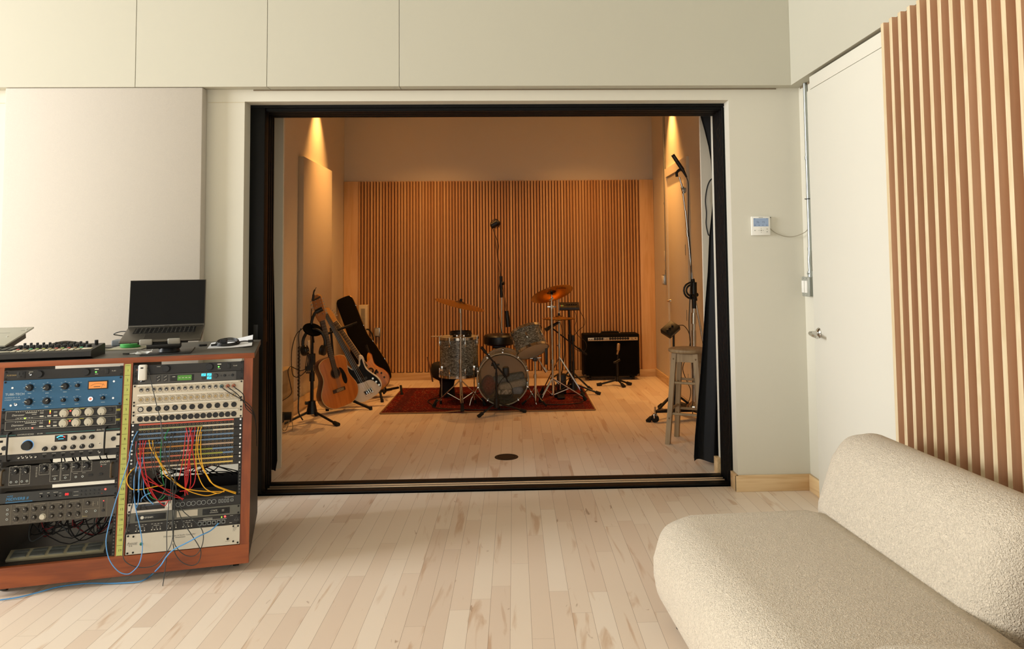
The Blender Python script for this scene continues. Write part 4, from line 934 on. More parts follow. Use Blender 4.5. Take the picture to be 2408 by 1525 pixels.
# half-rack pair
zt = -.5335
u = Unit('recorder', 'silver half-width unit with a dark display window', 'half rack unit', XRB, zt, 1, mat('pale_silver_panel', S(206,200,188), .4, .2), w=.188)
b = u.mb(); b.box(.035,.156,-.0045,-.003,-.567,-.5405,b=.001); u.part(b,'display_window',mat('smoked_window',S(22,22,26),.15))
for k in range(4):
    b = u.mb(); b.box(.060+.011*(k%2)+.0,.066+.011*(k%2),-.0055,-.0045,-.552-.009*(k//2),-.549-.009*(k//2)); u.part(b,'button',DARKLET)
b = u.mb(); b.cyl((.172,-.003,-.553),(.172,-.007,-.553),.009,n=18); u.part(b,'dial',WHITEP)
u = Unit('port_interface', 'black half-width interface with a row of round ports', 'half rack unit', XRB, zt, 1, BPAN, w=.294, x0=.1886)
for k,x in enumerate((.212,.231,.258,.277,.302,.321,.346,.366)):
    b = u.mb(); b.ring((x,-.0035,-.5555),.0092,.0009,20,5,rot=Matrix.Rotation(R(90),3,'X')); b.cyl((x,-.003,-.5555),(x,-.0034,-.5555),.0085,n=18,m=1); u.part(b,'round_port',[STEEL,BLACKX])
for k in range(4):
    b = u.mb(); 
    for q in frame_bars(.3865+k*.0125,.3945+k*.0125,-.5635,-.5480,.0012): b.box(q[0],q[1],-.0042,-.003,q[2],q[3])
    u.part(b,'port',STEEL)
b = u.mb()
for q in frame_bars(.439,.451,-.561,-.550,.0015): b.box(q[0],q[1],-.0042,-.003,q[2],q[3])
u.part(b,'port',STEEL)
u.letters([('iConnectivity',.412,-.5405,.0075,'LEFT',.1)])
# power amp
u = Unit('power_amplifier', 'grey power amplifier with two dark grilles', 'amplifier', XRB, -.5780, 1, mat('olive_grey_panel', S(96,96,88), .45, .2))
for x0,x1 in ((.034,.162),(.318,.436)):
    b = u.mb(); b.box(x0,x1,-.0046,-.003,-.613,-.586,b=.001); u.part(b,'grille',mat('dark_grille',S(26,28,30),.6,bump=.5,bscale=900))
b = u.mb(); b.box(.208,.297,-.0038,-.003,-.612,-.584); u.part(b,'label_plate',mat('pale_label',S(196,188,170),.6))
u.letters([], DARKLET, 'label_print', bars=[(.212+.020*(k%4),.226+.020*(k%4),-.590-.006*(k//4),-.5885-.006*(k//4)) for k in range(12)])
b = u.mb(); b.text('crown',.073,-.5995,.014,y=-.0048); b.cyl((.063,-.0046,-.5995),(.063,-.005,-.5995),.0072,n=18); b.text('CT475',.352,-.5965,.0105,y=-.0048,italic=.2); b.box(.350,.386,-.005,-.0046,-.6052,-.6038); b.box(.402,.412,-.005,-.0046,-.596,-.5945); b.box(.402,.412,-.005,-.0046,-.602,-.6005); u.part(b,'lettering',LETTER)
# network headphone distributor
u = Unit('headphone_hub', 'black rack hub with a row of six network jacks and a red light', 'network hub', XRB, -.6225, 1, BPAN)
for k in range(6):
    b = u.mb(); x = .3075+k*.0205
    for q in frame_bars(x-.0075,x+.0075,-.657,-.642,.0016): b.box(q[0],q[1],-.0046,-.003,q[2],q[3])
    b.box(x-.006,x+.006,-.0036,-.003,-.6556,-.6434,m=1); u.part(b,'network_jack',[STEEL,DARK])
u.led(.4165,-.6275,.0046,(255,60,56),4); u.led(.4020,-.6288,.0026,(170,255,60),3)
bars = [(.302,.424,-.6372,-.6360)]
for g in range(4):
    x = .036+g*.066
    for k in range(4): bars += [(x+k*.013,x+k*.013+.008,-.632,-.6305),(x+k*.012,x+k*.012+.005,-.6585,-.6545)]
    bars += [(x+.010,x+.034,-.639,-.6378)]
bars += [(.322,.362,-.628-.004*k,-.627-.004*k) for k in range(3)]+[(.438,.452,-.6265,-.6253),(.436,.447,-.658,-.6565)]
u.letters([], LETTER, bars=bars)
for g in range(4):
    for k in range(3):
        b = u.mb(); x = .040+g*.066+k*.016; b.box(x,x+.006,-.0055,-.003,-.653,-.641,b=.001); u.part(b,'slide_switch',mat('grey_switch',S(96,94,88),.5))
b = u.mb(); b.tube([(.458,-.0034,-.648),(.4665,-.0034,-.632),(.475,-.0034,-.648)],.0006,4,closed=True); b.tube([(.001,-.0034,-.645),(.012,-.0034,-.652),(.001,-.0034,-.659)],.0006,4,closed=True); u.part(b,'triangle_mark',LETTER)
# silver studio controller 2U
u = Unit('studio_controller', 'pale silver blank-fronted controller at the bottom of the right bay', 'studio controller', XRB, -.6680, 2, mat('champagne_panel', S(206,200,184), .4, .15, var=.03))
u.letters([('Discrete Class A Studio Controller',.155,-.692,.0095),('Avocet',.004,-.7075,.0145,'LEFT',.35),('II A',.013,-.7195,.0095),('CRANE',.452,-.681,.0055),('SONG',.452,-.688,.0055),('LTD.',.452,-.695,.0055)], DARKLET, bars=[(.205,.248,-.7015,-.6998),(.004,.046,-.7145,-.7138),(.420,.441,-.7395,-.7386)])
b = u.mb(); b.ell((.064,-.004,-.714),.0072,.005,.0072); u.part(b,'green_lamp',glow('green_jewel',S(30,120,92),.25))
u.jack(.431,-.729,.0055,BLACKM)
for x,z in ((.030,-.679),(.031,-.748),(.454,-.674),(.455,-.742)):
    b = u.mb(); b.cyl((x,-.003,z),(x,-.0045,z),.0042,n=12); u.part(b,'screw',SCREW)

# white adapter plugged in the top right conditioner
wa = thing('power_adapter', 'white power adapter plugged into the right power conditioner', 'power adapter', mtx=T_RACK @ Matrix.Translation((.043,-.003,.055)))
b = MB(); b.box(-.0165,.0165,-.034,0,-.036,.036,b=.006,seg=4); b.build('body', WHITEP, wa)
b = MB(); b.box(-.006,.006,-.0345,-.0335,.018,.024,b=.0002); b.build('port', DARK, wa)

# ---- patch cables
CC = {'red':(mat('red_cable',S(206,38,44),.4,var=.05),.0021),'yellow':(mat('yellow_cable',S(240,178,28),.4,var=.05),.0021),'green':(mat('green_cable',S(24,136,72),.4,var=.05),.0020),'black':(mat('grey_black_cable',S(52,56,56),.45,var=.05),.0019),'blue':(mat('blue_cable',S(92,158,220),.4,var=.05),.0021),'ether':(mat('blue_network_cable',S(82,156,220),.4,var=.05),.0028)}
rc = random.Random(11)
for i,(kd,lab,pts,fl) in enumerate(CABLES):
    m_, r_ = CC[kd]; n = len(pts); dy = {'red':.034,'yellow':.040,'green':.028,'black':.052,'blue':.046,'ether':.055}[kd]+rc.uniform(-.008,.008)
    P3 = []
    for k,(x,z) in enumerate(pts):
        t = k/(n-1); y = -.014-dy*min(1,t*3)
        if kd in('red','yellow') and t > .75: y = -.014-dy*(1-(t-.75)*2.5)
        P3.append(T_RACK @ Vector((x,y,z)))
    P3 += [Vector(p) for p in fl]
    b = MB(); b.tube(P3, r_, 8, 0, sub=6)
    nm = 'network_cable' if kd=='ether' else 'patch_cable'
    root = b.build(nm, m_); tag(root, lab, 'cable', None if kd=='ether' else kd+' patch cables')
    if pts[0][1] > -.30 and kd != 'ether' and 'charger' not in lab:
        q = MB(); x,z = pts[0]; q.cyl((x,-.004,z),(x,-.020,z),.0034,.0030,10); o = q.build('plug', mat('plug_'+kd, [c*.8 for c in CC[kd][0].node_tree.nodes['Mix'].inputs['A'].default_value[:3]], .4), root)
        o.matrix_world = T_RACK
    if 'bare end' in lab:
        q = MB(); q.cyl(P3[-1], P3[-1]-Vector((.002,.0,.008)), .0012, n=8); q.build('wire_tip', BRASS, root)

# ---- things standing on the desk top
DZ = 1.0032
def on_desk(name, lab, cat, x, y, z=DZ, rz=0): return thing(name, lab, cat, mtx=T_CAB @ Matrix.Translation((x,y,z)) @ Matrix.Rotation(R(rz),4,'Z'))
# laptop on a stand
LX, LY, LR = .070, .300, 6
ls = on_desk('laptop_stand', 'dark metal laptop stand with two grey hooks', 'laptop stand', LX, LY, DZ, LR)
b = MB(); b.box(-.085,.135,-.235,.03,0,.006,b=.002); b.build('base_plate', mat('gunmetal', S(62,62,62), .35, .6), ls)
b = MB(); b.cyl((.03,-.13,.006),(.03,-.13,.026),.05,.045,24); b.box(-.015,.08,-.16,-.06,.02,.032,b=.004); b.build('hinge_block', BLACKM, ls)
A = R(11)
def tilt(y0, z0): return Matrix.Translation((0,y0,z0)) @ Matrix.Rotation(A,4,'X')
TB = tilt(-.205,.057)
b = MB(); b.T = TB; b.box(-.10,.12,.0,.21,-.006,-.001,b=.001); b.box(-.06,.09,-.012,.03,-.028,-.006,b=.003); b.T = Matrix(); b.tube([(.03,-.13,.035),(.03,-.08,.055),(.03,-.06,.075)],.018,10); b.build('tray', BLACKM, ls)
for x in (-.062,.060):
    b = MB(); b.T = TB; b.box(x-.028,x+.028,-.016,-.004,-.008,.022,b=.006,seg=3); b.build('hook', mat('grey_hook', S(150,148,140), .4, .2), ls)
lp = on_desk('laptop', 'open dark grey laptop with a black screen', 'laptop', LX, LY, DZ, LR)
SG = mat('space_grey_metal', S(92,88,80), .4, .7)
b = MB(); b.T = TB; b.box(-.179,.179,0,.248,0,.013,b=.005,seg=3); b.build('base', SG, lp)
b = MB(); b.T = TB; b.box(-.140,.140,.125,.228,.0131,.0134); kb = b.build('keyboard', mat('keyboard_well', S(20,20,20), .5), lp)
b = MB(); b.T = TB
for r_ in range(6):
    for k in range(14): b.box(-.138+k*.0199,-.121+k*.0199,.128+r_*.0165,.141+r_*.0165,.0134,.0146)
b.build('keys', BLACKX, kb)
b = MB(); b.T = TB
for r_ in range(6):
    for k in range(14): b.box(-.1315+k*.0199,-.1275+k*.0199,.1325+r_*.0165,.1365+r_*.0165,.0146,.0148)
b.build('key_legends', mat('dim_legend', S(120,116,108), .6), kb)
b = MB(); b.T = TB; b.box(-.078,.078,.012,.110,.0131,.0133); b.build('trackpad', mat('trackpad_metal', S(84,80,74), .35, .6), lp)
TL = TB @ Matrix.Translation((0,.246,.014)) @ Matrix.Rotation(R(92),4,'X') @ Matrix.Rotation(R(-8),4,'X')
TL = Matrix.Translation((0,-.205+.246*math.cos(A)-.014*math.sin(A),.057+.246*math.sin(A)+.010)) @ Matrix.Rotation(R(-11),4,'X')
b = MB(); b.T = TL; b.box(-.179,.179,0,.006,0,.246,b=.003,seg=3); b.build('lid', SG, lp)
sm = mat('dark_screen', S(11,10,9), .45, var=.5, scale=9, spec=.2)
b = MB(); b.T = TL; b.box(-.175,.175,-.0008,0,.012,.243); b.build('screen', sm, lp)
b = MB(); b.T = TL; b.box(-.012,.012,-.0012,-.0008,.006,.008); b.cyl((-.17,.003,.0),(.17,.003,.0),.006,n=10); b.build('hinge', BLACKX, lp)
b = MB(); b.T = T_CAB
b.tube([(-.115,.345,1.098),(-.155,.36,1.098),(-.190,.37,1.085),(-.170,.40,1.075),(-.12,.42,1.06),(-.16,.46,1.01),(-.3,.5,1.008),(-.36,.45,1.006)],.0025,8,sub=6); b.cyl((-.105,.343,1.098),(-.128,.350,1.098),.005,n=10)
simple('laptop_cable', b, BLACKX, 'black cable looping out from the left side of the laptop', 'cable')
b = MB(); b.T = T_CAB @ Matrix.Translation((-.135,.44,DZ)) @ Matrix.Rotation(R(-4),4,'Z'); b.box(-.085,.085,-.08,.09,0,.004,b=.001)
simple('desk_pad', b, mat('pale_felt', S(176,172,150), .9), 'pale square pad on the desk left of the laptop stand', 'pad')
b = MB(); b.T = T_CAB; b.lathe([(.0,0),(.045,0),(.048,.004),(.048,.016),(.044,.020),(0,.020)],28,ctr=(-.135,.46,DZ+.0045)); simple('green_puck', b, mat('green_plastic', S(64,170,78), .45), 'round bright green puck under the left corner of the laptop', 'puck')
b = MB(); b.T = T_CAB @ Matrix.Translation((-.205,.62,DZ)); b.box(-.055,.055,-.04,.04,0,.032,b=.006,seg=3); simple('external_drive', b, mat('blue_grey_plastic', S(116,122,126), .5), 'small grey box behind the laptop on its left', 'drive')
b = MB(); b.T = T_CAB
for k in range(3): b.tube([(.055+.004*k,.06,DZ+.018),(.030,.10+.004*k,DZ+.006+.004*k),(-.005,.105,DZ+.005+.004*k),(-.022+.003*k,.118,DZ+.005+.004*k),(-.005,.137,DZ+.006+.004*k),(.04,.12,DZ+.012),(.062,.09,DZ+.03)],.0018,8,sub=5)
b.tube([(-.02,.12,DZ+.008),(-.04,.135,DZ+.005),(-.055,.140,DZ+.004)],.0018,8,sub=4)
o = simple('white_cable', b, WHITEP, 'small coil of white cable by the laptop stand hook', 'cable')
q = MB(); q.T = T_CAB; q.cyl((-.055,.140,DZ+.004),(-.085,.146,DZ+.0045),.0038,.0034,10); pin(q.build('plug', BLACKX, o),'dark plug end')
b = MB(); b.T = T_CAB @ Matrix.Translation((.222,.43,DZ)) @ Matrix.Rotation(R(20),4,'Z'); b.box(-.02,.02,-.012,.012,0,.010,b=.003); simple('cable_adapter', b, BLACKX, 'tiny black block on the desk between laptop and paper', 'adapter')
# sheet of paper with a coiled cable
b = MB(); b.T = T_CAB; nx, ny = 12, 10; vs = []; fs = []
for j in range(ny):
    for i in range(nx):
        u_, v_ = i/(nx-1), j/(ny-1); vs.append((.270+u_*.216+(-.03+.0*u_)*v_, .275+v_*.30, DZ+.001+.012*max(0,u_-.3)**2*1.2+.030*v_*v_*u_))
for j in range(ny-1):
    for i in range(nx-1): fs.append((j*nx+i,j*nx+i+1,(j+1)*nx+i+1,(j+1)*nx+i))
b.add(vs,fs); vs2 = [(p[0],p[1],p[2]-.0004) for p in vs]; b.add(vs2,[f[::-1] for f in fs])
simple('paper_sheet', b, PAPER, 'white paper sheet curling on the right end of the desk', 'paper')
b = MB(); b.T = T_CAB
for k in range(3): b.ring((.350,.40,DZ+.012+.006*k),.060-.004*k,.0034,28,8,rot=Matrix.Rotation(R(6+3*k),3,'X'))
b.tube([(.40,.37,DZ+.018),(.43,.385,DZ+.022),(.455,.40,DZ+.020)],.0034,8,sub=4); b.cyl((.452,.40,DZ+.020),(.478,.405,DZ+.021),.0068,n=10); b.cyl((.300,.37,DZ+.010),(.275,.36,DZ+.009),.006,n=10); b.box(.318,.352,.355,.385,DZ+.012,DZ+.038,b=.004)
simple('charging_cable', b, BLACKX, 'coiled black usb cable lying on the white paper', 'cable')
# fader controller
fc = on_desk('fader_controller', 'long black fader controller on the left end of the desk', 'controller', -.630, .018, DZ, 0)
b = MB(); yz(b, [(0,.012),(.0,.034),(.010,.040),(.195,.054),(.205,.048),(.205,.0),(.03,.0)], 0, .445); b.build('body', BLACKX, fc)
FT = Matrix.Translation((0,.010,.0402)) @ Matrix.Rotation(math.atan2(.014,.185),4,'X')
FL_ = [S(206,70,60),S(150,120,80),S(70,190,130),S(150,190,80),S(190,196,90),S(200,186,120),S(196,80,60),S(150,190,80)]
for k in range(11):
    x = .118+k*.0262
    b = MB(); b.T = FT; b.box(x-.008,x+.008,.090,.102,.002,.016,b=.002); b.box(x-.005,x+.005,.140,.150,.002,.018,b=.002); b.box(x-.0012,x+.0012,.06,.17,.0,.001); b.build('fader', mat('fader_black', S(34,34,33), .5), fc)
    b = MB(); b.T = FT; b.box(x-.010,x+.010,.010,.026,0,.003,b=.0008); b.box(x-.010,x+.010,.036,.050,0,.003,b=.0008); b.build('pad_button', mat('pad_tone_%d'%(k%4), S(*[(196,190,168),(214,206,180),(176,170,140),(206,190,160)][k%4]), .5), fc)
    b = MB(); b.T = FT; b.box(x-.006,x+.006,.066,.074,0,.003); b.build('lit_button', mat('led_tone_%d'%(k%8), FL_[k%8], .4, emis=FL_[k%8], estr=.15), fc)
for k in range(2):
    b = MB(); b.T = FT; b.box(.012+k*.05,.055+k*.05,.012,.025,0,.003,b=.0008); b.build('pad_button', mat('mint_pad', S(126,206,170) if k==0 else S(200,196,170), .5) if k==0 else mat('pad_tone_0',S(196,190,168),.5), fc)
for k in range(3):
    b = MB(); b.T = FT; b.box(.018+k*.03,.040+k*.03,.060,.150,0,.004,b=.001); b.build('transport_key', mat('dark_olive_key', S(52,54,48), .5), fc)
b = MB(); b.T = FT; b.cyl((.405,.09,0),(.405,.09,.012),.012,n=18); b.build('knob', BLACKX, fc)
b = MB(); b.T = FT; b.cyl((.418,.155,0),(.418,.155,.020),.008,n=18); b.build('knob', BLACKX, fc)
b = MB(); b.T = FT; b.box(.395,.435,.02,.05,0,.003,b=.001); b.build('pad_button', mat('pad_tone_1',S(214,206,180),.5), fc)
# mixer sloping at far left
mxr = on_desk('mixer', 'pale silver mixing desk sloping up at the left edge of the picture', 'mixer', -.905, .16, DZ, -2)
MT = Matrix.Translation((0,0,.060)) @ Matrix.Rotation(R(12),4,'X')
b = MB(); b.T = MT; b.box(-.2,.320,0,.30,-.004,.004,b=.001); b.build('top_plate', mat('silver_plate', S(198,198,186), .4, .25, var=.02), mxr)
b = MB(); b.T = MT; b.box(-.19,.300,.008,.255,-.040,-.004); b.build('case', mat('taupe_case', S(96,88,80), .6), mxr)
b = MB(); b.box(-.19,.285,.012,.19,.0,.032); b.box(.20,.21,.0,.015,.0,.062); b.build('stand', BLACKM, mxr)
for k in range(6):
    b = MB(); b.T = MT; b.cyl((.105+.006*k,.07+k*.038,.004),(.105+.006*k,.07+k*.038,.010),.0045,n=10); b.cyl((.105+.006*k,.07+k*.038,.008),(.116+.006*k,.066+k*.038,.022),.002,.003,8); b.build('toggle_switch', CHROME, mxr)
for x,y_ in ((.225,.03),(.27,.14),(.305,.26)):
    b = MB(); b.T = MT; b.cyl((x,y_,.004),(x,y_,.007),.005,n=12); b.build('screw', SCREWB, mxr)
b = MB(); b.T = MT; b.box(.17,.255,.20,.204,.0042,.0044); b.box(.15,.225,.10,.104,.0042,.0044); b.box(.255,.272,.055,.06,.0042,.0044); b.box(.288,.305,.235,.24,.0042,.0044); b.build('lettering', mat('grey_print', S(140,140,130), .6), mxr)
b = MB(); b.T = MT; b.cyl((.080,.285,.004),(.080,.285,.03),.014,n=16); b.build('red_knob', mat('red_knob', S(150,40,52), .4), mxr)
b = MB(); b.T = MT; b.cyl((.100,.035,.004),(.100,.035,.028),.010,n=16); b.build('knob', BLACKX, mxr)
b = MB(); b.T = MT; b.cyl((.155,.03,.004),(.168,.026,.016),.003,n=8); b.build('toggle_switch', CHROME, mxr)
b = MB(); b.T = T_CAB; b.tube([(-.52,.33,DZ+.02),(-.47,.38,DZ+.035),(-.42,.40,DZ+.044),(-.36,.40,DZ+.036),(-.30,.36,DZ+.03),(-.26,.34,DZ+.01)],.010,10,sub=5)
simple('thick_cable', b, mat('grey_rubber', S(70,66,60), .6), 'thick dark grey cable humped behind the fader controller', 'cable')

# ================================================================== THE FAR ROOM
DP = mat('satin_black_tube', S(17,16,15), .35, .2, var=.1)
def rotxyz(x,y,z): return (Matrix.Rotation(R(z),3,'Z') @ Matrix.Rotation(R(y),3,'Y') @ Matrix.Rotation(R(x),3,'X'))
def local(root_xy, pts): return [(p[0]-root_xy[0],p[1]-root_xy[1],p[2]) for p in pts]
def legs(root, hub, feet, r, m, z0=.012, foot=True, name='leg'):
    """round legs from a hub to feet given in the thing's own coordinates"""
    for fx,fy in feet:
        b = MB(); b.cyl(hub,(fx,fy,z0),r,n=10); o = b.build(name, m, root)
        if foot:
            d = (Vector((fx,fy,z0))-Vector(hub)).normalized(); e = Vector((fx,fy,z0))
            q = MB(); q.cyl(e-d*.05,e+d*.008,r*1.7,r*2.0,10); q.build('rubber_foot', RUBBER, o)
def cyls(root, name, m, *segs):
    b = MB()
    for s in segs: b.cyl(*s[:2], s[2], s[3] if len(s)>3 else None, 14)
    return b.build(name, m, root)

# rug
RUG = None
def rugmat():
    m, nt, bs = newmat('red_rug_pile'); tc = nd(nt,'ShaderNodeTexCoord'); sp_ = nd(nt,'ShaderNodeSeparateXYZ'); nt.links.new(tc.outputs['Object'], sp_.inputs[0])
    vo = nd(nt,'ShaderNodeTexVoronoi'); vo.inputs['Scale'].default_value = 26; nt.links.new(tc.outputs['Object'], vo.inputs['Vector'])
    nz = nd(nt,'ShaderNodeTexNoise'); nz.inputs['Scale'].default_value = 60; nt.links.new(tc.outputs['Object'], nz.inputs['Vector'])
    rp = nd(nt,'ShaderNodeValToRGB'); e = rp.color_ramp.elements; e[0].color = (*S(126,28,24),1); e[1].color = (*S(86,26,24),1); e[0].position=.3; e[1].position=.75
    q = rp.color_ramp.elements.new(.55); q.color = (*S(104,24,20),1)
    nt.links.new(M_(nt,'ADD', M_(nt,'MULTIPLY', vo.outputs['Distance'], .9), M_(nt,'MULTIPLY', nz.outputs['Fac'], .45)), rp.inputs[0])
    ck = nd(nt,'ShaderNodeTexNoise'); ck.inputs['Scale'].default_value = 75; ck.inputs['Detail'].default_value = 1; nt.links.new(tc.outputs['Object'], ck.inputs['Vector'])
    fl = M_(nt,'GREATER_THAN', ck.outputs['Fac'], .655)
    bx = M_(nt,'MAXIMUM', M_(nt,'DIVIDE', M_(nt,'ABSOLUTE', sp_.outputs['X']), 1.02), M_(nt,'DIVIDE', M_(nt,'ABSOLUTE', sp_.outputs['Y']), .70))
    brd = M_(nt,'MULTIPLY', M_(nt,'GREATER_THAN', bx, .84), M_(nt,'LESS_THAN', bx, .93))
    mx = nd(nt,'ShaderNodeMix', data_type='RGBA'); mx.inputs['B'].default_value = (*S(190,150,110),1); nt.links.new(M_(nt,'MULTIPLY', fl, .55), mx.inputs['Factor']); nt.links.new(rp.outputs[0], mx.inputs['A'])
    m2 = nd(nt,'ShaderNodeMix', data_type='RGBA'); m2.inputs['B'].default_value = (*S(58,26,30),1); nt.links.new(M_(nt,'MULTIPLY', brd, .55), m2.inputs['Factor']); nt.links.new(mx.outputs['Result'], m2.inputs['A'])
    nt.links.new(m2.outputs['Result'], bs.inputs['Base Color']); bs.inputs['Roughness'].default_value = .95; bs.inputs['Specular IOR Level'].default_value = .1
    return m
rg = thing('rug', 'worn red patterned rug under the drum kit', 'rug', (-.26,7.77,0))
b = MB(); nx,ny = 42,28; vs=[];fs=[]
for layer in (0,1):
    for j in range(ny):
        for i in range(nx):
            u_,v_ = i/(nx-1),j/(ny-1); x = -1.035+u_*2.07; y = -.70+v_*1.42+(.02 if u_>.5 else 0)*u_*v_
            z = .010+.005*math.sin(x*6+y*4)*.5; 
            if v_<.08: z += .014*math.exp(-((x+.30)/.06)**2)
            if layer: z = .001
            vs.append((x,y,z))
N = nx*ny
for j in range(ny-1):
    for i in range(nx-1):
        a = j*nx+i; fs.append((a,a+1,a+nx+1,a+nx)); fs.append((N+a,N+a+nx,N+a+nx+1,N+a+1))
for i in range(nx-1): fs += [(i,N+i,N+i+1,i+1),((ny-1)*nx+i,(ny-1)*nx+i+1,N+(ny-1)*nx+i+1,N+(ny-1)*nx+i)]
for j in range(ny-1): fs += [(j*nx,(j+1)*nx,N+(j+1)*nx,N+j*nx),(j*nx+nx-1,N+j*nx+nx-1,N+(j+1)*nx+nx-1,(j+1)*nx+nx-1)]
b.add(vs,fs); b.build('pile', rugmat(), rg)
b = MB()
b.tube([(-1.035+2.07*t/30,-.702,.008+(.014*math.exp(-((-1.035+2.07*t/30+.30)/.06)**2))) for t in range(31)],.007,6)
for x in (-1.036,1.036): b.tube([(x,-.70,.008),(x,.72,.008)],.007,6)
b.build('edge_binding', mat('tan_binding', S(150,112,70), .9), rg)
RUGZ = .015

# drums
def pearl():
    m, nt, bs = newmat('grey_oyster_pearl'); tc = nd(nt,'ShaderNodeTexCoord'); mp = nd(nt,'ShaderNodeMapping'); mp.inputs['Scale'].default_value=(1,1,2.6); nt.links.new(tc.outputs['Object'], mp.inputs[0])
    nz = nd(nt,'ShaderNodeTexNoise'); nz.inputs['Scale'].default_value=20; nz.inputs['Detail'].default_value=6; nz.inputs['Distortion'].default_value=2.6; nt.links.new(mp.outputs[0], nz.inputs['Vector'])
    rp = nd(nt,'ShaderNodeValToRGB'); e=rp.color_ramp.elements; e[0].position=.38; e[0].color=(*S(58,58,52),1); e[1].position=.68; e[1].color=(*S(190,190,176),1); q=rp.color_ramp.elements.new(.52); q.color=(*S(112,112,102),1)
    nt.links.new(nz.outputs['Fac'], rp.inputs[0]); nt.links.new(rp.outputs[0], bs.inputs['Base Color']); bs.inputs['Roughness'].default_value=.28; bs.inputs['Coat Weight'].default_value=.4
    return m
PEARL = pearl(); HEAD = mat('drum_head', S(214,206,184), .6, var=.04, scale=12); HEAD.node_tree.nodes['Principled BSDF'].inputs['Transmission Weight'].default_value = .35
def drum(root, r, h, nl, Q=None, hoop=CHROME, lug_two=True):
    """shell with hoops, two heads, lugs and rods about local z, centre of the lower rim at the origin"""
    Q = Q or Matrix.Identity(3); T4 = Q.to_4x4()
    def nb(): b = MB(); b.T = T4; return b
    b = nb(); b.lathe([(r,.0),(r,h)],48,caps=False); b.lathe([(r-.008,0),(r-.008,h)],48,caps=False); b.build('shell', PEARL, root)
    for z in (-.004,h-.004):
        b = nb(); b.lathe([(r+.004,z-.012),(r+.010,z-.012),(r+.010,z+.014),(r+.004,z+.014),(r+.004,z-.012)],48,caps=False); b.build('hoop', hoop, root)
    for z in (-.006,h+.004):
        b = nb(); b.lathe([(0,z-.001),(r+.003,z-.001),(r+.003,z+.001),(0,z+.001)],40,caps=False); b.build('drum_head', HEAD, root)
    for k in range(nl):
        t = 2*math.pi*(k+.5)/nl; c,s_ = math.cos(t),math.sin(t)
        for z in ((.055,h-.055) if lug_two else (h/2,)):
            b = nb(); b.T = T4 @ Matrix.Rotation(t,4,'Z') @ Matrix.Translation((r,0,z)); b.box(-.002,.016,-.010,.010,-.028,.028,b=.006); b.build('lug', CHROME, root)
        b = nb(); b.cyl((c*(r+.010),s_*(r+.010),-.016),(c*(r+.010),s_*(r+.010),.03),.003,n=6); b.cyl((c*(r+.010),s_*(r+.010),h-.05),(c*(r+.010),s_*(r+.010),h+.018),.003,n=6); b.build('tension_rod', CHROME, root)
ft = thing('floor_tom', 'tall grey pearl floor tom on three chrome legs, left of the bass drum', 'floor tom', (-.58,7.62,.285))
drum(ft, .200, .385, 8)
for a in (222,318,90):
    c,s_ = math.cos(R(a)),math.sin(R(a)); b = MB(); x,y = c*.222,s_*.222
    b.tube([(x,y,.20),(x,y,-.20),(x*1.06,y*1.06,-.25)],.0052,8); o = b.build('leg', CHROME, ft)
    q = MB(); q.cyl((x*1.06,y*1.06,-.238),(x*1.06,y*1.06,RUGZ-.285),.011,.014,12); q.build('rubber_foot', RUBBER, o)
    b = MB(); b.box(x-.014,x+.014,y-.014,y+.014,.06,.11,b=.003); b.build('leg_bracket', CHROME, ft)
tb = thing('tambourine', 'black tambourine with jingles lying on the floor tom', 'tambourine', (-.56,7.62,.674))
for z in (.014,.046):
    b = MB(); b.lathe([(.105,z-.012),(.112,z-.012),(.112,z+.012),(.105,z+.012),(.105,z-.012)],36,caps=False); b.build('frame_ring', BLACKX, tb)
b = MB()
for k in range(9):
    t = 2*math.pi*k/9; b.cyl((.108*math.cos(t),.108*math.sin(t),.024),(.108*math.cos(t),.108*math.sin(t),.037),.009,n=10)
b.build('jingles', mat('dull_jingle', S(90,84,74), .35, .7), tb)
b = MB(); b.cyl((-.845,7.52,.690),(-.50,7.56,.684),.0055,.0078,10); b.ell((-.85,7.52,.690),.009,.006,.006,n=10,k=6); simple('drumstick', b, mat('hickory', S(206,178,134), .5), 'pale drumstick lying across the left rim of the floor tom', 'drumstick')
# bass drum lying on its side, front towards the sliding door
bd = thing('bass_drum', 'grey pearl bass drum facing the opening with a see-through front head', 'bass drum', (-.12,7.31,.276))
QB = Matrix.Rotation(R(-90),3,'X'); T4 = QB.to_4x4()    # local z of the drum runs away from the viewer
def nb(): b = MB(); b.T = T4; return b
rb, hb = .245, .42
b = nb(); b.lathe([(rb,.02),(rb,hb)],56,caps=False); b.lathe([(rb-.008,.02),(rb-.008,hb)],56,caps=False); b.build('shell', PEARL, bd)
for z in (.0,hb+.01):
    b = nb(); b.lathe([(rb+.006,z),(rb+.018,z),(rb+.018,z+.034),(rb+.006,z+.034),(rb+.006,z)],56,caps=False); b.build('wooden_hoop', mat('pearl_hoop', S(122,118,104), .35, var=.15), bd)
    b = nb(); b.ring((0,0,z+.002),rb+.010,.0045,56,6); b.build('hoop_inlay', mat('ivory_inlay', S(196,184,150), .4), bd)
m_, nt_, bs_ = newmat('clear_front_head'); bs_.inputs['Base Color'].default_value = (*S(150,138,104),1); bs_.inputs['Roughness'].default_value=.15; bs_.inputs['Alpha'].default_value=.22
b = nb(); b.lathe([(0,.012),(rb+.004,.012)],48,caps=False); b.build('front_head', m_, bd)
b = nb(); b.lathe([(0,hb+.005),(rb+.004,hb+.005)],48,caps=False); b.build('rear_head', HEAD, bd)
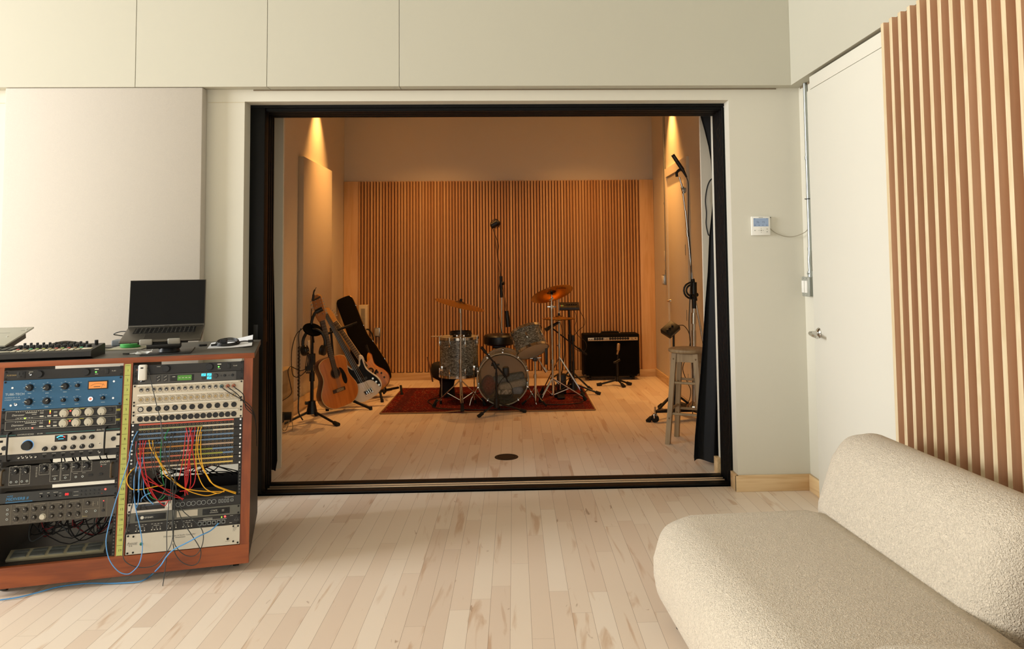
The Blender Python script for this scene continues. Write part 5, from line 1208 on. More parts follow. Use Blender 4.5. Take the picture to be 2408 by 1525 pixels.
for k in range(10):
    t = 2*math.pi*(k+.5)/10
    for z in (.075,hb-.075):
        b = MB(); b.T = T4 @ Matrix.Rotation(t,4,'Z') @ Matrix.Translation((rb,0,z)); b.box(-.002,.018,-.011,.011,-.030,.030,b=.006); b.build('lug', CHROME, bd)
    b = MB(); b.T = T4 @ Matrix.Rotation(t,4,'Z'); b.cyl((rb+.022,0,-.012),(rb+.014,0,.075),.0035,n=6); b.box(rb+.004,rb+.028,-.009,.009,-.010,.004,b=.003); b.build('claw_rod', CHROME, bd)
for s_ in (-1,1):
    b = MB(); b.tube([(s_*.245,.09,-.08),(s_*.32,.04,-.20),(s_*.335,.02,-.258)],.006,8); b.build('spur', CHROME, bd)
    q = MB(); q.box(s_*.248-.014,s_*.248+.014,.07,.11,-.10,-.04,b=.003); q.build('spur_bracket', CHROME, bd)
# soft things inside it
PL1 = fabric('dark_red_fringe', S(150,72,64), 60, .8, .01, .2); PL2 = fabric('grey_fringe', S(140,146,146), 60, .8, .01, .2)
b = MB(); b.ell((-.27,7.49,.190),.075,.11,.105,n=20,k=12); simple('cushion', b, PL1, 'dark red tasselled cushion at the left inside the bass drum', 'cushion')
b = MB(); b.T = Matrix.Translation((-.07,7.54,.255)) @ Matrix.Rotation(R(-8),4,'Y'); b.box(-.16,.17,-.08,.08,-.035,.035,b=.03,seg=4); simple('blanket', b, PL2, 'grey fringed blanket lying on top inside the bass drum', 'blanket')
b = MB(); b.T = Matrix.Translation((-.02,7.45,.200)) @ Matrix.Rotation(R(-12),4,'Y'); b.box(-.14,.15,-.07,.07,-.035,.035,b=.025,seg=4); simple('folded_cloth', b, fabric('tan_grey_cloth', S(196,182,160), 90, .5, .006, .1), 'folded grey-brown cloth in the middle of the bass drum', 'cloth')
b = MB(); b.box(-.175,-.035,7.36,7.46,.110,.165,b=.02,seg=4); simple('folded_cloth', b, fabric('patterned_cloth', S(190,176,156), 35, .5, .006, .55), 'black and cream patterned cloth at the front of the bass drum', 'cloth')
b = MB(); b.box(-.03,.085,7.36,7.46,.112,.185,b=.03,seg=4); simple('folded_cloth', b, fabric('blue_grey_cloth', S(160,164,172), 80, .5, .006, .1), 'blue-grey folded cloth at the lower right of the bass drum', 'cloth')
b = MB(); b.box(-.21,-.03,7.38,7.62,.055,.110,b=.03,seg=4); simple('folded_cloth', b, fabric('black_blanket', S(22,22,24), 60, .5, .006, .1), 'black padded blanket at the bottom of the bass drum', 'blanket')
# rack tom tilted on a stand
tq = rotxyz(-27,-20,0)
tm = thing('rack_tom', 'grey pearl rack tom tilted towards the drummer above the bass drum', 'rack tom', (.180,7.30,.560))
drum(tm, .160, .215, 6, tq, lug_two=False)
ts = thing('tom_stand', 'chrome stand with a clamp holding the tilted tom', 'drum stand', (.205,7.31,RUGZ))
cyls(ts,'upright',CHROME,((0,0,.03),(0,0,.30),.0125),((0,0,.28),(0,0,.455),.010),((0,0,.27),(0,0,.305),.017))
cyls(ts,'arm',CHROME,((0,0,.455),(.02,.02,.475),.009),((-.05,0,.462),(.06,.0,.470),.008),((.03,.01,.46),(.095,.02,.345),.008),((.085,.02,.37),(.115,.02,.325),.017))
b = MB(); b.box(-.022,.022,-.022,.022,.435,.47,b=.004); b.box(.10,.125,-.01,.01,.40,.56,b=.004); b.build('clamp', BLACKX, ts)
legs(ts,(0,0,.12),[(.10,-.075),(-.13,.02),(.06,.22)],.006,CHROME)
for fx,fy in ((.05,-.04),(-.07,.01),(.03,.12)):
    b = MB(); b.cyl((0,0,.19),(fx,fy,.06),.0045,n=8); b.build('brace', CHROME, ts)
# cymbals
def cymbal(name, lab, r, c, Q, txt=None, grp=None):
    t_ = thing(name, lab, 'cymbal', c); b = MB(); b.T = Q.to_4x4()
    b.lathe([(.0,.022),(r*.10,.021),(r*.17,.013),(r*.22,.006),(r*.6,-.003),(r*.98,-.016),(r,-.0170),(r*.98,-.0180),(r*.6,-.005),(r*.22,.004),(r*.16,.011),(r*.09,.0185),(0,.0195)],56,caps=False); b.build('bronze_disc', BRASS, t_)
    b = MB(); b.T = Q.to_4x4(); b.lathe([(r*.225,.0035),(r*.19,.0065),(r*.12,.0148),(0,.0188)],40,caps=False); b.lathe([(r*.225,.0062),(r*.17,.0136),(r*.10,.0216),(0,.0226)],40,caps=False); b.build('bell', mat('dark_bronze_bell', S(84,56,26), .4, .8), t_)
    if txt:
        b = MB(); b.T = Q.to_4x4(); b.text(txt,0,0,.052,y=0,align='CENTER',T=Matrix.Translation((r*.52,-r*.25,-.0085)) @ Matrix.Rotation(R(38),4,'Z') @ Matrix.Scale(-1,4,(0,1,0)) @ Matrix.Rotation(R(-90),4,'X')); b.build('ink_lettering', mat('black_ink', S(30,22,14), .6), t_)
    b = MB(); b.T = Q.to_4x4(); b.cyl((0,0,.02),(0,0,.045),.014,n=14); b.cyl((0,0,-.02),(0,0,.008),.012,n=14); b.build('felt', BLACKX, t_)
    return t_
cymbal('crash_cymbal','large bronze cymbal at the left above the floor tom, tilted down to the right',.255,(-.537,7.24,1.040),rotxyz(3,14.5,0))
cymbal('ride_cymbal','bronze cymbal at the right seen from below with inked letters',.225,(.388,7.50,1.125),rotxyz(-22,-15.5,0),'SABIAN')
cymbal('hi_hat_cymbal','top bronze cymbal of the hi-hat pair',.178,(.485,7.885,.842),rotxyz(0,0,0))
t_ = thing('hi_hat_cymbal','bottom bronze cymbal of the hi-hat pair','cymbal',(.485,7.885,.822)); b = MB(); b.lathe([(0,-.020),(.02,-.019),(.035,-.010),(.178,.008),(.178,.010),(.035,-.008),(.02,-.017),(0,-.018)],48,caps=False); b.build('bronze_disc', BRASS, t_)
# double braced stands
def braced_stand(root, feet, zc, zb, r=.0065, m=CHROME):
    """flat double legs from a collar to the feet with braces to the tube bottom"""
    for fx,fy in feet:
        d = Vector((fx,fy,0)); b = MB(); n = Vector((-fy,fx,0)).normalized()*.009
        for s in (-1,1): b.cyl(Vector((0,0,zc))+n*s, Vector((fx*.92,fy*.92,.035))+n*s, r*.8, n=8)
        o = b.build('leg', m, root)
        q = MB(); q.cyl((fx*.86,fy*.86,.075),(fx,fy,.004),.014,.020,12); q.build('rubber_foot', RUBBER, o)
        b = MB(); mid = Vector((0,0,zc))*.45+Vector((fx*.92,fy*.92,.035))*.55; b.cyl((0,0,zb),mid,r*.75,n=8); b.build('brace', m, root)
cs = thing('cymbal_stand', 'straight chrome cymbal stand in front of the floor tom', 'cymbal stand', (-.535,7.24,RUGZ))
cyls(cs,'lower_tube',CHROME,((0,0,.06),(0,0,.45),.0115)); cyls(cs,'upper_tube',CHROME,((0,0,.43),(.003,0,.70),.0088),((.003,0,.68),(.004,0,.955),.0068),((.004,0,.955),(.0,0,1.04),.004))
b = MB(); b.cyl((0,0,.435),(0,0,.475),.017,n=14); b.cyl((0,0,.675),(0,0,.715),.016,n=14); b.cyl((-.03,-.012,.700),(.03,-.012,.703),.006,n=8); b.box(-.045,-.025,-.016,-.006,.69,.715,b=.003); b.box(.025,.042,-.016,-.006,.69,.715,b=.003); b.cyl((0,0,.93),(0,0,.975),.012,n=12); b.cyl((-.012,-.0,.95),(.02,0,.975),.007,n=8); b.build('wing_collar', CHROME, cs)
braced_stand(cs, [(-.275,.06),(.03,-.20),(.235,.10)], .275, .07)
cr = thing('cymbal_stand', 'tall chrome cymbal stand right of the tom, legs spread towards the amp', 'cymbal stand', (.385,7.50,RUGZ))
cyls(cr,'lower_tube',CHROME,((.006,0,.05),(.004,0,.42),.0125)); cyls(cr,'upper_tube',CHROME,((.004,0,.40),(0,0,.98),.0095),((0,0,.97),(.004,0,1.07),.007),((.004,0,1.07),(.003,0,1.125),.004))
b = MB(); b.cyl((.004,0,.385),(.004,0,.425),.019,n=14); b.cyl((0,0,.945),(0,0,.985),.018,n=14); b.box(-.045,.045,-.014,.006,.955,.975,b=.004); b.cyl((-.02,0,1.03),(.022,0,1.055),.010,n=10); b.build('wing_collar', CHROME, cr)
braced_stand(cr, [(.345,.02),(-.13,-.06),(.05,.24)], .235, .06, .008)
hs = thing('hi_hat_stand', 'chrome hi-hat stand with pedal behind the tall cymbal stand', 'hi-hat stand', (.485,7.885,RUGZ))
cyls(hs,'lower_tube',CHROME,((0,0,.05),(0,0,.78),.0115)); cyls(hs,'pull_rod',CHROME,((0,0,.78),(0,0,1.10),.0035),((0,0,.845),(0,0,.885),.010))
b = MB(); b.cyl((0,0,.50),(0,0,.545),.016,n=12); b.cyl((-.03,0,.525),(.0,0,.52),.007,n=8); b.cyl((0,0,.77),(0,0,.80),.018,n=12); b.build('collar', CHROME, hs)
braced_stand(hs, [(.25,-.10),(-.20,.05),(.02,.24)], .40, .10, .0065)
b = MB(); b.box(-.04,.04,-.28,-.02,.004,.016,b=.003); b.build('pedal', BLACKM, hs)
b = MB(); b.box(.46,.56,7.93,8.03,.0,.22,b=.015); simple('equipment_case', b, BLACKX, 'black upright case standing behind the hi-hat stand', 'case')
# snare-side clutter: throne
dt = thing('drum_throne', 'round black padded drum throne behind the bass drum', 'drum throne', (-.165,7.96,.0))
b = MB(); b.lathe([(0,.550),(.155,.550),(.172,.565),(.176,.60),(.172,.642),(.155,.66),(.10,.667),(0,.667)],44); b.build('seat', mat('black_vinyl', S(18,17,16), .35, bump=.1), dt)
cyls(dt,'post',CHROME,((0,0,.10),(0,0,.55),.014)); b = MB(); b.box(-.07,.07,-.07,.07,.515,.55,b=.005); b.build('seat_bracket', BLACKM, dt)
legs(dt,(0,0,.35),[(.24,.05),(-.17,.19),(-.10,-.20)],.008,CHROME)
# goblet drum behind the floor tom and a stick leaning on it
gd = thing('goblet_drum', 'black goblet shaped hand drum standing behind the floor tom', 'hand drum', (-.735,7.95,RUGZ-.012))
b = MB(); b.lathe([(.09,.0),(.085,.05),(.075,.12),(.085,.17),(.155,.21),(.178,.28),(.165,.345),(.15,.36),(0,.36)],36); b.build('body', mat('black_drum_cover', S(12,11,10), .7), gd)
b = MB(); b.cyl((-.955,8.02,.42),(-.92,7.98,.30),.008,.010,10); b.cyl((-.92,7.98,.30),(-.89,7.95,.16),.010,.008,10); simple('wooden_beater', b, mat('walnut_stick', S(120,76,40), .5), 'brown wooden stick leaning beside the black hand drum', 'stick')

# microphones
def pencil(b, p0, p1, r, m=0): b.cyl(p0,p1,r,n=14,m=m)
# kick microphone on a low boom
ks_ = thing('microphone_stand', 'low black boom stand standing in front of the bass drum', 'microphone stand', (-.175,6.93,.0))
cyls(ks_,'pole',DP,((0,0,.10),(0,0,.40),.011),((0,0,.36),(0,0,.47),.008)); cyls(ks_,'base_hub',DP,((0,0,.07),(0,0,.16),.026))
cyls(ks_,'boom',DP,((-.125,-.02,.625),(.10,.05,.335),.0085),((-.140,-.025,.645),(-.095,-.01,.585),.014)); cyls(ks_,'clutch',DP,((0,0,.44),(-.03,0,.50),.020),((-.05,.0,.47),(.03,.0,.475),.010))
legs(ks_,(0,0,.12),[(-.165,-.09),(.02,.24),(.27,.10)],.009,DP)
km = thing('microphone', 'black bass drum microphone hanging in front of the front head', 'microphone', (-.083,7.01,.39))
b = MB(); b.T = Matrix.Rotation(R(-4),4,'Y'); b.box(-.033,.030,-.035,.035,-.045,.055,b=.022,seg=4); b.build('body', BLACKX, km)
b = MB(); b.tube([(.0,0,-.045),(.01,.0,-.085),(.03,0,-.10)],.007,8); b.build('mount', DP, km)
b = MB(); b.tube([(-.08,7.01,.33),(-.03,6.99,.25),(-.02,6.99,.17),(-.07,6.99,.13),(-.14,6.98,.16),(-.17,6.96,.24),(-.13,6.98,.32),(-.10,7.0,.345)],.003,8,sub=6); simple('microphone_cable', b, BLACKX, 'black cable looping below the bass drum microphone', 'cable')
# overhead condenser on a tall boom behind the throne
os_ = thing('microphone_stand', 'tall boom stand with wooden toned arm behind the drum throne', 'microphone stand', (-.143,8.20,.0))
cyls(os_,'pole',CHROME,((0,0,.10),(0,0,.70),.014),((0,0,.68),(.003,0,1.06),.010)); cyls(os_,'base_hub',DP,((0,0,.06),(0,0,.14),.03))
cyls(os_,'clutch',DP,((.0,0,1.05),(-.002,0,1.15),.017),((-.002,0,1.14),(-.004,0,1.29),.020),((.01,-.02,1.21),(.035,-.03,1.21),.020))
cyls(os_,'boom',mat('bronze_tube',S(150,104,62),.3,.8),((.065,0,.88),(-.002,0,1.22),.010),((-.002,0,1.20),(-.078,0,1.82),.0062))
cyls(os_,'counterweight',DP,((.075,0,.72),(.058,0,.90),.032,.022))
legs(os_,(0,0,.10),[(.30,.08),(-.21,.22),(-.11,-.27)],.010,DP)
om = thing('microphone', 'black round microphone in a shock mount high in front of the slats', 'microphone', (-.205,8.20,1.885))
b = MB(); b.T = Matrix.Rotation(R(-18),4,'Y'); b.cyl((-.045,0,-.01),(.035,0,.005),.036,.040,18); b.cyl((.03,0,0),(.048,0,.004),.03,.02,14); b.ell((-.045,0,-.01),.018,.036,.036); b.build('body', BLACKX, om)
b = MB(); b.ring((.0,0,0),.052,.0035,26,6,rot=Matrix.Rotation(R(78),3,'X')); b.ring((.028,.0,.002),.050,.003,26,6,rot=Matrix.Rotation(R(70),3,'Y'));
for a in range(0,360,60): b.cyl((.038*math.cos(R(a)),0,.038*math.sin(R(a))),(.053*math.cos(R(a+18)),0,.053*math.sin(R(a+18))),.0016,n=6)
b.build('shock_mount', DP, om)
b = MB(); b.tube([(-.24,8.19,1.855),(-.215,8.185,1.77),(-.17,8.185,1.64),(-.185,8.185,1.52),(-.15,8.185,1.40),(-.155,8.185,1.26),(-.175,8.18,1.13),(-.185,8.18,1.05),(-.18,8.18,.90),(-.155,8.18,.72),(-.135,8.17,.45),(-.11,8.10,.05)],.0034,8,sub=6); simple('microphone_cable', b, BLACKX, 'black cable wound down the tall boom stand behind the throne', 'cable')
# tom/hat microphone
hm = thing('microphone_stand', 'black boom stand between hi-hat and amp, boom sloping up to the left', 'microphone stand', (.640,7.96,.0))
cyls(hm,'pole',DP,((0,0,.10),(0,0,.36),.014),((0,0,.34),(0,0,.60),.010)); cyls(hm,'base_hub',DP,((0,0,.05),(0,0,.16),.05,.022))
cyls(hm,'boom',DP,((-.245,-.02,.735),(.145,.02,.425),.0075),((.06,.01,.50),(.15,.02,.42),.010)); cyls(hm,'clutch',DP,((0,0,.575),(0,0,.64),.020))
legs(hm,(0,0,.12),[(.28,-.06),(-.25,-.12),(.02,.27)],.010,DP)
mi = thing('microphone', 'black dynamic microphone under the hi-hat aimed at the drums', 'microphone', (.42,7.86,.735))
b = MB(); b.cyl((.055,.0,.052),(-.055,-.03,-.005),.014,.019,14); b.cyl((-.055,-.03,-.005),(-.085,-.04,-.022),.021,.021,14); b.build('body', BLACKX, mi)
b = MB(); b.tube([(.055,0,.052),(.075,.0,.050),(.09,.0,.0),(.10,.0,-.10),(.10,.05,-.40)],.003,8,sub=5); b.build('lead', BLACKX, mi)
# personal mixer on a stand behind the hi-hat
pm = thing('mixer_stand', 'black stand behind the hi-hat carrying a small headphone mixer', 'stand', (.632,8.27,.0))
cyls(pm,'pole',DP,((0,0,.05),(0,0,.60),.016),((0,0,.58),(-.008,0,.90),.012),((0,0,.56),(0,0,.62),.024)); legs(pm,(0,0,.22),[(.22,-.12),(-.22,-.10),(.0,.26)],.010,DP)
hx = thing('headphone_mixer', 'black headphone mixer with tiny lit lamps on the stand behind the hi-hat', 'mixer', (.622,8.27,.905), (0,0,-3))
b = MB(); yz(b,[(-.075,.0),(-.06,-.012),(.075,-.012),(.085,.055),(.065,.075),(-.075,.02)],-.118,.118); b.build('body', BLACKX, hx)
FX = Matrix.Translation((0,-.075,.0202)) @ Matrix.Rotation(math.atan2(.055,.14),4,'X')
b = MB(); b.T = FX
for k in range(16): b.box(-.098+k*.0105+.004*(k//4),-.091+k*.0105+.004*(k//4),.018,.024,0,.002)
for k in range(4): b.box(-.098+k*.010,-.092+k*.010,.090,.096,0,.002)
b.build('key_row', mat('dim_keys', S(150,138,96), .5), hx)
b = MB(); b.T = FX
for k in range(5): b.cyl((-.02+k*.026,.085,0),(-.02+k*.026,.085,.012),.008,n=12)
b.build('knob_row', mat('dark_grey_knob',S(44,43,41),.4), hx)
for x,cc in ((-.098,(255,60,40)),(-.086,(120,230,90)),(-.076,(210,150,60)),(-.066,(170,130,60))):
    b = MB(); b.T = FX; b.box(x,x+.006,.050,.056,0,.003); b.build('lamp', glow('led_%d_%d_%d'%cc,S(*cc),1.6), hx)
b = MB(); b.tube([(.73,8.25,.92),(.77,8.25,.84),(.80,8.25,.78),(.79,8.24,.72),(.72,8.22,.66),(.66,8.22,.58),(.655,8.22,.50),(.72,8.22,.44),(.82,8.3,.40)],.0032,8,sub=6); simple('mixer_cable', b, BLACKX, 'black cable bulging right from the headphone mixer behind the hi-hat', 'cable')
b = MB(); b.tube([(.675,8.25,.895),(.70,8.24,.85),(.705,8.24,.78),(.685,8.24,.71),(.70,8.24,.64),(.75,8.25,.58),(.82,8.4,.52),(.84,8.5,.44),(.80,8.45,.40),(.74,8.4,.42)],.0032,8,sub=6); simple('mixer_cable', b, BLACKX, 'black cable dropping straight under the headphone mixer then right to the amp', 'cable')
b = MB(); b.tube([(.56,8.2,.82),(.56,8.2,.60),(.56,8.18,.40),(.50,8.1,.10)],.006,8,sub=4); simple('mixer_cable', b, mat('coiled_black',S(24,22,20),.7), 'coiled black lead hanging beside the hi-hat stand', 'cable')

# guitar amplifier
am = thing('guitar_amplifier', 'black guitar amplifier on casters against the slatted wall', 'guitar amplifier', (1.185,8.86,.0), (0,0,1.5))
TOLEX = mat('black_tolex', S(10,9,8), .8, bump=.25, bscale=700, spec=.15)
b = MB(); yz(b,[(.02,.045),(.235,.045),(.235,.545),(.05,.555),(.0,.09)] ,-.342,.342); b = MB(); b.box(-.343,.343,.0,.24,.045,.558,b=.012); b.build('cabinet', TOLEX, am)
b = MB(); b.box(-.318,.318,-.006,.002,.065,.475,b=.002); b.build('grille_cloth', mat('black_grille_cloth', S(8,7,6), .9, bump=.3, bscale=900, spec=.1), am)
b = MB(); b.box(-.290,.322,-.010,.0,.480,.518,b=.001); b.build('control_panel', mat('brushed_silver', S(214,200,172), .35, .55), am)
for k in range(12):
    x = -.205+k*.0305 if k<4 else -.018+(k-4)*.0312
    b = MB(); b.cyl((x,-.010,.503),(x,-.030,.505),.014,.0115,14); b.cyl((x,-.010,.503),(x,-.013,.503),.0155,n=14); b.build('knob', BLACKX, am)
b = MB()
for x in (-.272,-.250,-.085,-.063): b.cyl((x,-.010,.502),(x,-.014,.502),.006,n=10)
for x in (-.233,-.046): b.box(x-.003,x+.003,-.012,-.009,.495,.510)
b.cyl((.292,-.010,.505),(.292,-.018,.505),.006,n=10); b.build('input_jacks', BLACKX, am)
b = MB(); b.box(.236,.262,-.0105,-.0098,.504,.509); b.box(.238,.272,-.0105,-.0098,.489,.493); b.build('lettering', DARKLET, am)
b = MB(); b.tube([(-.11,.12,.560),(-.10,.12,.574),(0,.12,.578),(.10,.12,.574),(.11,.12,.560)],.010,8); b.build('handle', RUBBER, am)
for x in (-.13,.12):
    b = MB(); b.ell((x,.12,.562),.014,.012,.008); b.build('handle_cap', CHROME, am)
for x in (-.325,.325):
    b = MB(); b.box(x-.02,x+.02,-.003,.03,.044,.075,b=.006); b.build('corner_guard', mat('dull_corner', S(110,88,62), .4, .6), am)
    for y in (.04,.20):
        b = MB(); b.cyl((x*.82-.012,y,.022),(x*.82+.012,y,.022),.022,n=14); b.box(x*.82-.015,x*.82+.015,y-.012,y+.012,.03,.048); b.build('caster', BLACKM, am)
ms_ = thing('microphone_stand', 'short black stand with a low tripod in front of the amp', 'microphone stand', (1.195,8.47,.0))
cyls(ms_,'pole',DP,((0,0,.06),(0,0,.27),.012),((0,0,.24),(.01,0,.36),.008)); cyls(ms_,'base_hub',DP,((0,0,.05),(0,0,.11),.025)); cyls(ms_,'clutch',DP,((-.03,-.02,.27),(.03,.0,.30),.014),((-.045,-.02,.27),(-.03,-.02,.272),.012))
legs(ms_,(0,0,.07),[(-.235,.0),(.155,.02),(.055,-.13)],.011,DP)
mm = thing('microphone', 'champagne coloured slim microphone standing in front of the amp grille', 'microphone', (1.195,8.47,.36))
b = MB(); b.T = Matrix.Rotation(R(5),4,'Y'); b.cyl((.0,0,.0),(.008,0,.045),.010,.013,14); b.box(-.010,.026,-.014,.014,.045,.130,b=.010,seg=3); b.build('body', mat('champagne_metal', S(176,146,104), .35, .6), mm)
b = MB(); b.tube([(.9,8.82,.06),(.70,8.80,.05),(.55,8.78,.10),(.42,8.7,.05)],.010,8,sub=5); simple('amp_cable', b, BLACKX, 'thick black cable lying on the floor left of the amp', 'cable')

# guitars on a stand at the left
def gbody(mb, half, y0, y1, m=0, bev=.006):
    """outline from half widths up the body"""
    L = [(-w_,z) for z,w_ in half]; Rr = [(w_,z) for z,w_ in reversed(half)]
    mb.prism(curve(L+Rr,5), y0, y1, m, bev)
def strings(root, n, x0, x1, z0, z1, y, m, r=.0007):
    b = MB()
    for k in range(n):
        t = k/(n-1)-.5; b.cyl((x0*2*t,y,z0),(x1*2*t,y,z1),r,n=5)
    b.build('strings', m, root)
STRG = mat('string_steel', S(190,184,170), .3, .9)
gs = thing('guitar_stand', 'black multi guitar stand with long rubber arms', 'guitar stand', (-1.62,7.45,.0))
for s_ in (-1,1):
    pass
cyls(gs,'upright',DP,((-.20,.10,.03),(-.30,.22,.78),.012),((.20,.55,.03),(-.02,.66,.55),.012)); cyls(gs,'padded_arm',RUBBER,((-.286,.05,.736),(-.06,.15,.815),.012),((-.262,.12,.75),(-.03,.24,.83),.010))
cyls(gs,'base_bar',DP,((-.22,-.12,.085),(.34,.62,.085),.013),((-.16,.08,.06),(.26,.66,.06),.013))
for fx,fy,gx,gy in ((-.235,-.15,-.235,-.165),(-.04,-.10,.19,-.16),(.20,.30,.23,.24),(.36,.66,.38,.60)):
    b = MB(); b.cyl((fx,fy,.10),(gx,gy,.014),.013,n=10); b.cyl((gx,gy,.03),(gx+.005,gy-.01,.003),.017,.017,10); b.build('foot', RUBBER, gs)
for x,y in ((-.10,-.05),(.06,.18),(.22,.42)):
    b = MB(); b.tube([(x,y,.085),(x+.03,y-.09,.09),(x+.035,y-.12,.14)],.011,8,sub=4); b.build('cradle', RUBBER, gs)
def gplace(loc, roll, yaw, tilt): return Matrix.Translation(loc) @ Matrix.Rotation(R(yaw),4,'Z') @ Matrix.Rotation(R(roll),4,'Y') @ Matrix.Rotation(R(tilt),4,'X')
SPR = wood('spruce_top', S(214,134,58), S(188,108,40), 'Z', 10, .3, 90); MAH = mat('dark_mahogany', S(66,22,14), .3, var=.15, scale=15, coat=.3)
NECK = mat('rosewood_board', S(58,38,26), .5); IVORY = mat('ivory_binding', S(214,194,146), .45)
ag = thing('acoustic_guitar', 'twelve string acoustic guitar with an amber top at the front of the stand', 'acoustic guitar', mtx=gplace((-1.672,7.20,.055), -11.5, 43, -8))
GH = [(.0,.03),(.012,.11),(.06,.172),(.12,.196),(.18,.192),(.25,.158),(.30,.138),(.35,.138),(.41,.150),(.46,.143),(.492,.095),(.500,.03)]
b = MB(); gbody(b, GH, .003,.115); b.build('body', MAH, ag)
b = MB(); gbody(b, [(z*1.0+.001*(1 if z<.2 else -1),w_+.002) for z,w_ in GH], -.002,.006, bev=.002); b.build('binding', IVORY, ag)
b = MB(); gbody(b, [(z*.985+.004,max(.02,w_-.004)) for z,w_ in GH], -.0045,.003, bev=.001); b.build('soundboard', SPR, ag)
b = MB(); b.cyl((0,-.0046,.335),(0,-.0052,.335),.049,n=30); b.ring((0,-.005,.335),.054,.002,30,4,rot=Matrix.Rotation(R(90),3,'X')); b.build('sound_hole', [mat('sound_hole_dark', S(20,11,7), .8)], ag)
b = MB(); b.prism(curve([(.048,.375),(.075,.36),(.098,.30),(.103,.24),(.085,.205),(.064,.22),(.055,.27),(.058,.31),(.052,.34)],5),-.0066,-.0045); b.build('pickguard', mat('black_pickguard', S(12,10,9), .5, spec=.2), ag)
b = MB(); b.box(-.075,.058,-.014,-.0045,.150,.185,b=.004); o = b.build('bridge', NECK, ag)
b = MB()
for k in range(3): b.box(-.038,.040,-.0155,-.013,.157+k*.009,.160+k*.009)
b.build('saddle', IVORY, o)
b = MB(); b.box(-.026,.026,-.010,.012,.36,.86,b=.003); b.build('neck', NECK, ag)
b = MB()
for k in range(17): b.box(-.025,.025,-.0108,-.0098,.845-.030*k*(1-.014*k),.8465-.030*k*(1-.014*k))
b.build('frets', STRG, ag)
strings(ag,8,.018,.020,.165,.87,-.013,STRG)
b = MB(); b.prism([(-.032,.86),(.032,.86),(.050,.91),(.046,1.09),(.014,1.12),(-.014,1.12),(-.046,1.09),(-.050,.91)],-.006,.010); b.build('headstock', mat('brown_headstock', S(168,108,50), .35), ag)
for s_ in (-1,1):
    for k in range(6):
        b = MB(); z = .925+k*.029; b.cyl((s_*.045,.002,z),(s_*.060,.002,z),.003,n=6); b.ell((s_*.066,.002,z),.006,.004,.008,n=10,k=6); b.cyl((s_*.024,-.006,z),(s_*.024,-.014,z),.004,n=8); b.build('tuning_peg', STEEL, ag)
cp = thing('capo', 'black capo clamped on top of the twelve string headstock', 'capo', mtx=gplace((-1.672,7.20,.055), -11.5, 43, -8) @ Matrix.Translation((-.02,-.010,1.105)))
b = MB(); b.tube([(-.03,0,-.03),(-.02,-.01,.0),(.0,-.01,.05),(.035,-.01,.085)],[.012,.012,.008,.003],8,sub=5); b.tube([(-.03,0,-.03),(.02,-.012,-.02),(.05,-.012,-.01)],.007,8,sub=4); b.build('clamp', BLACKX, cp)
# white bass guitar
WB = mat('cream_white_lacquer', S(246,238,218), .3, var=.02, coat=.2)
bg = thing('bass_guitar', 'white bass guitar with a black pickguard in the middle of the stand', 'bass guitar', mtx=gplace((-1.452,7.47,.085), -27.5, 18, -10))
PB = [(-.03,.0),(.06,.004),(.125,.035),(.158,.09),(.152,.16),(.120,.225),(.098,.29),(.100,.34),(.118,.385),(.116,.425),(.092,.440),(.068,.405),(.045,.365),(.03,.36),(-.03,.36),(-.048,.395),(-.072,.455),(-.098,.490),(-.125,.485),(-.132,.45),(-.120,.40),(-.108,.33),(-.118,.26),(-.150,.19),(-.170,.12),(-.155,.05),(-.10,.008)]
b = MB(); b.prism(curve(PB,5),0,.042,bev=.008); b.build('body', WB, bg)
b = MB(); b.prism(curve([(-.095,.215),(-.055,.195),(.0,.180),(.045,.175),(.085,.155),(.108,.105),(.126,.055),(.142,.085),(.140,.145),(.112,.210),(.085,.280),(.088,.345),(.096,.395),(.075,.385),(.05,.345),(.0,.335),(-.035,.340),(-.06,.385),(-.092,.43),(-.108,.42),(-.100,.36),(-.088,.29)],5),-.003,0); b.build('pickguard', mat('black_pickguard', S(12,10,9), .5, spec=.2), bg)
b = MB(); b.box(-.055,.01,-.010,-.003,.205,.240,b=.004); b.box(-.005,.060,-.010,-.003,.185,.220,b=.004); b.build('pickup', BLACKX, bg)
for x,z in ((.098,.165),(.112,.120),(.122,.078)):
    b = MB(); b.cyl((x,-.003,z),(x,-.018,z),.010,n=16); b.build('control_knob', CHROME, bg)
b = MB(); b.box(-.042,.042,-.012,0,.040,.095,b=.002); o = b.build('bridge', CHROME, bg)
b = MB()
for k in range(4): b.box(-.036+k*.02,-.024+k*.02,-.016,-.011,.055,.09,b=.001)
b.build('saddle', BLACKM, o)
b = MB(); b.prism([(-.031,.33),(.031,.33),(.021,.97),(-.021,.97)],-.012,.014,bev=.003); b.build('neck', mat('ebony_board', S(30,22,17), .45), bg)
strings(bg,4,.027,.015,.07,.98,-.015,STRG,.0011)
MHS = mat('maple_headstock', S(214,160,86), .35)
b = MB(); b.prism(curve([(-.022,.965),(.022,.965),(.030,1.0),(.028,1.05),(.030,1.10),(.040,1.125),(.050,1.155),(.036,1.19),(.004,1.195),(-.022,1.175),(-.035,1.13),(-.052,1.08),(-.055,1.03),(-.038,.995)],5),-.006,.010,bev=.002); b.build('headstock', MHS, bg)
for k in range(4):
    b = MB(); z = 1.005+k*.038; b.cyl((-.035,.004,z),(-.068,.004,z+.004),.004,n=8); b.ell((-.078,.004,z+.006),.013,.004,.011,n=12,k=6); b.cyl((-.014,-.006,z),(-.014,-.016,z),.007,n=10); b.build('tuning_peg', CHROME, bg)
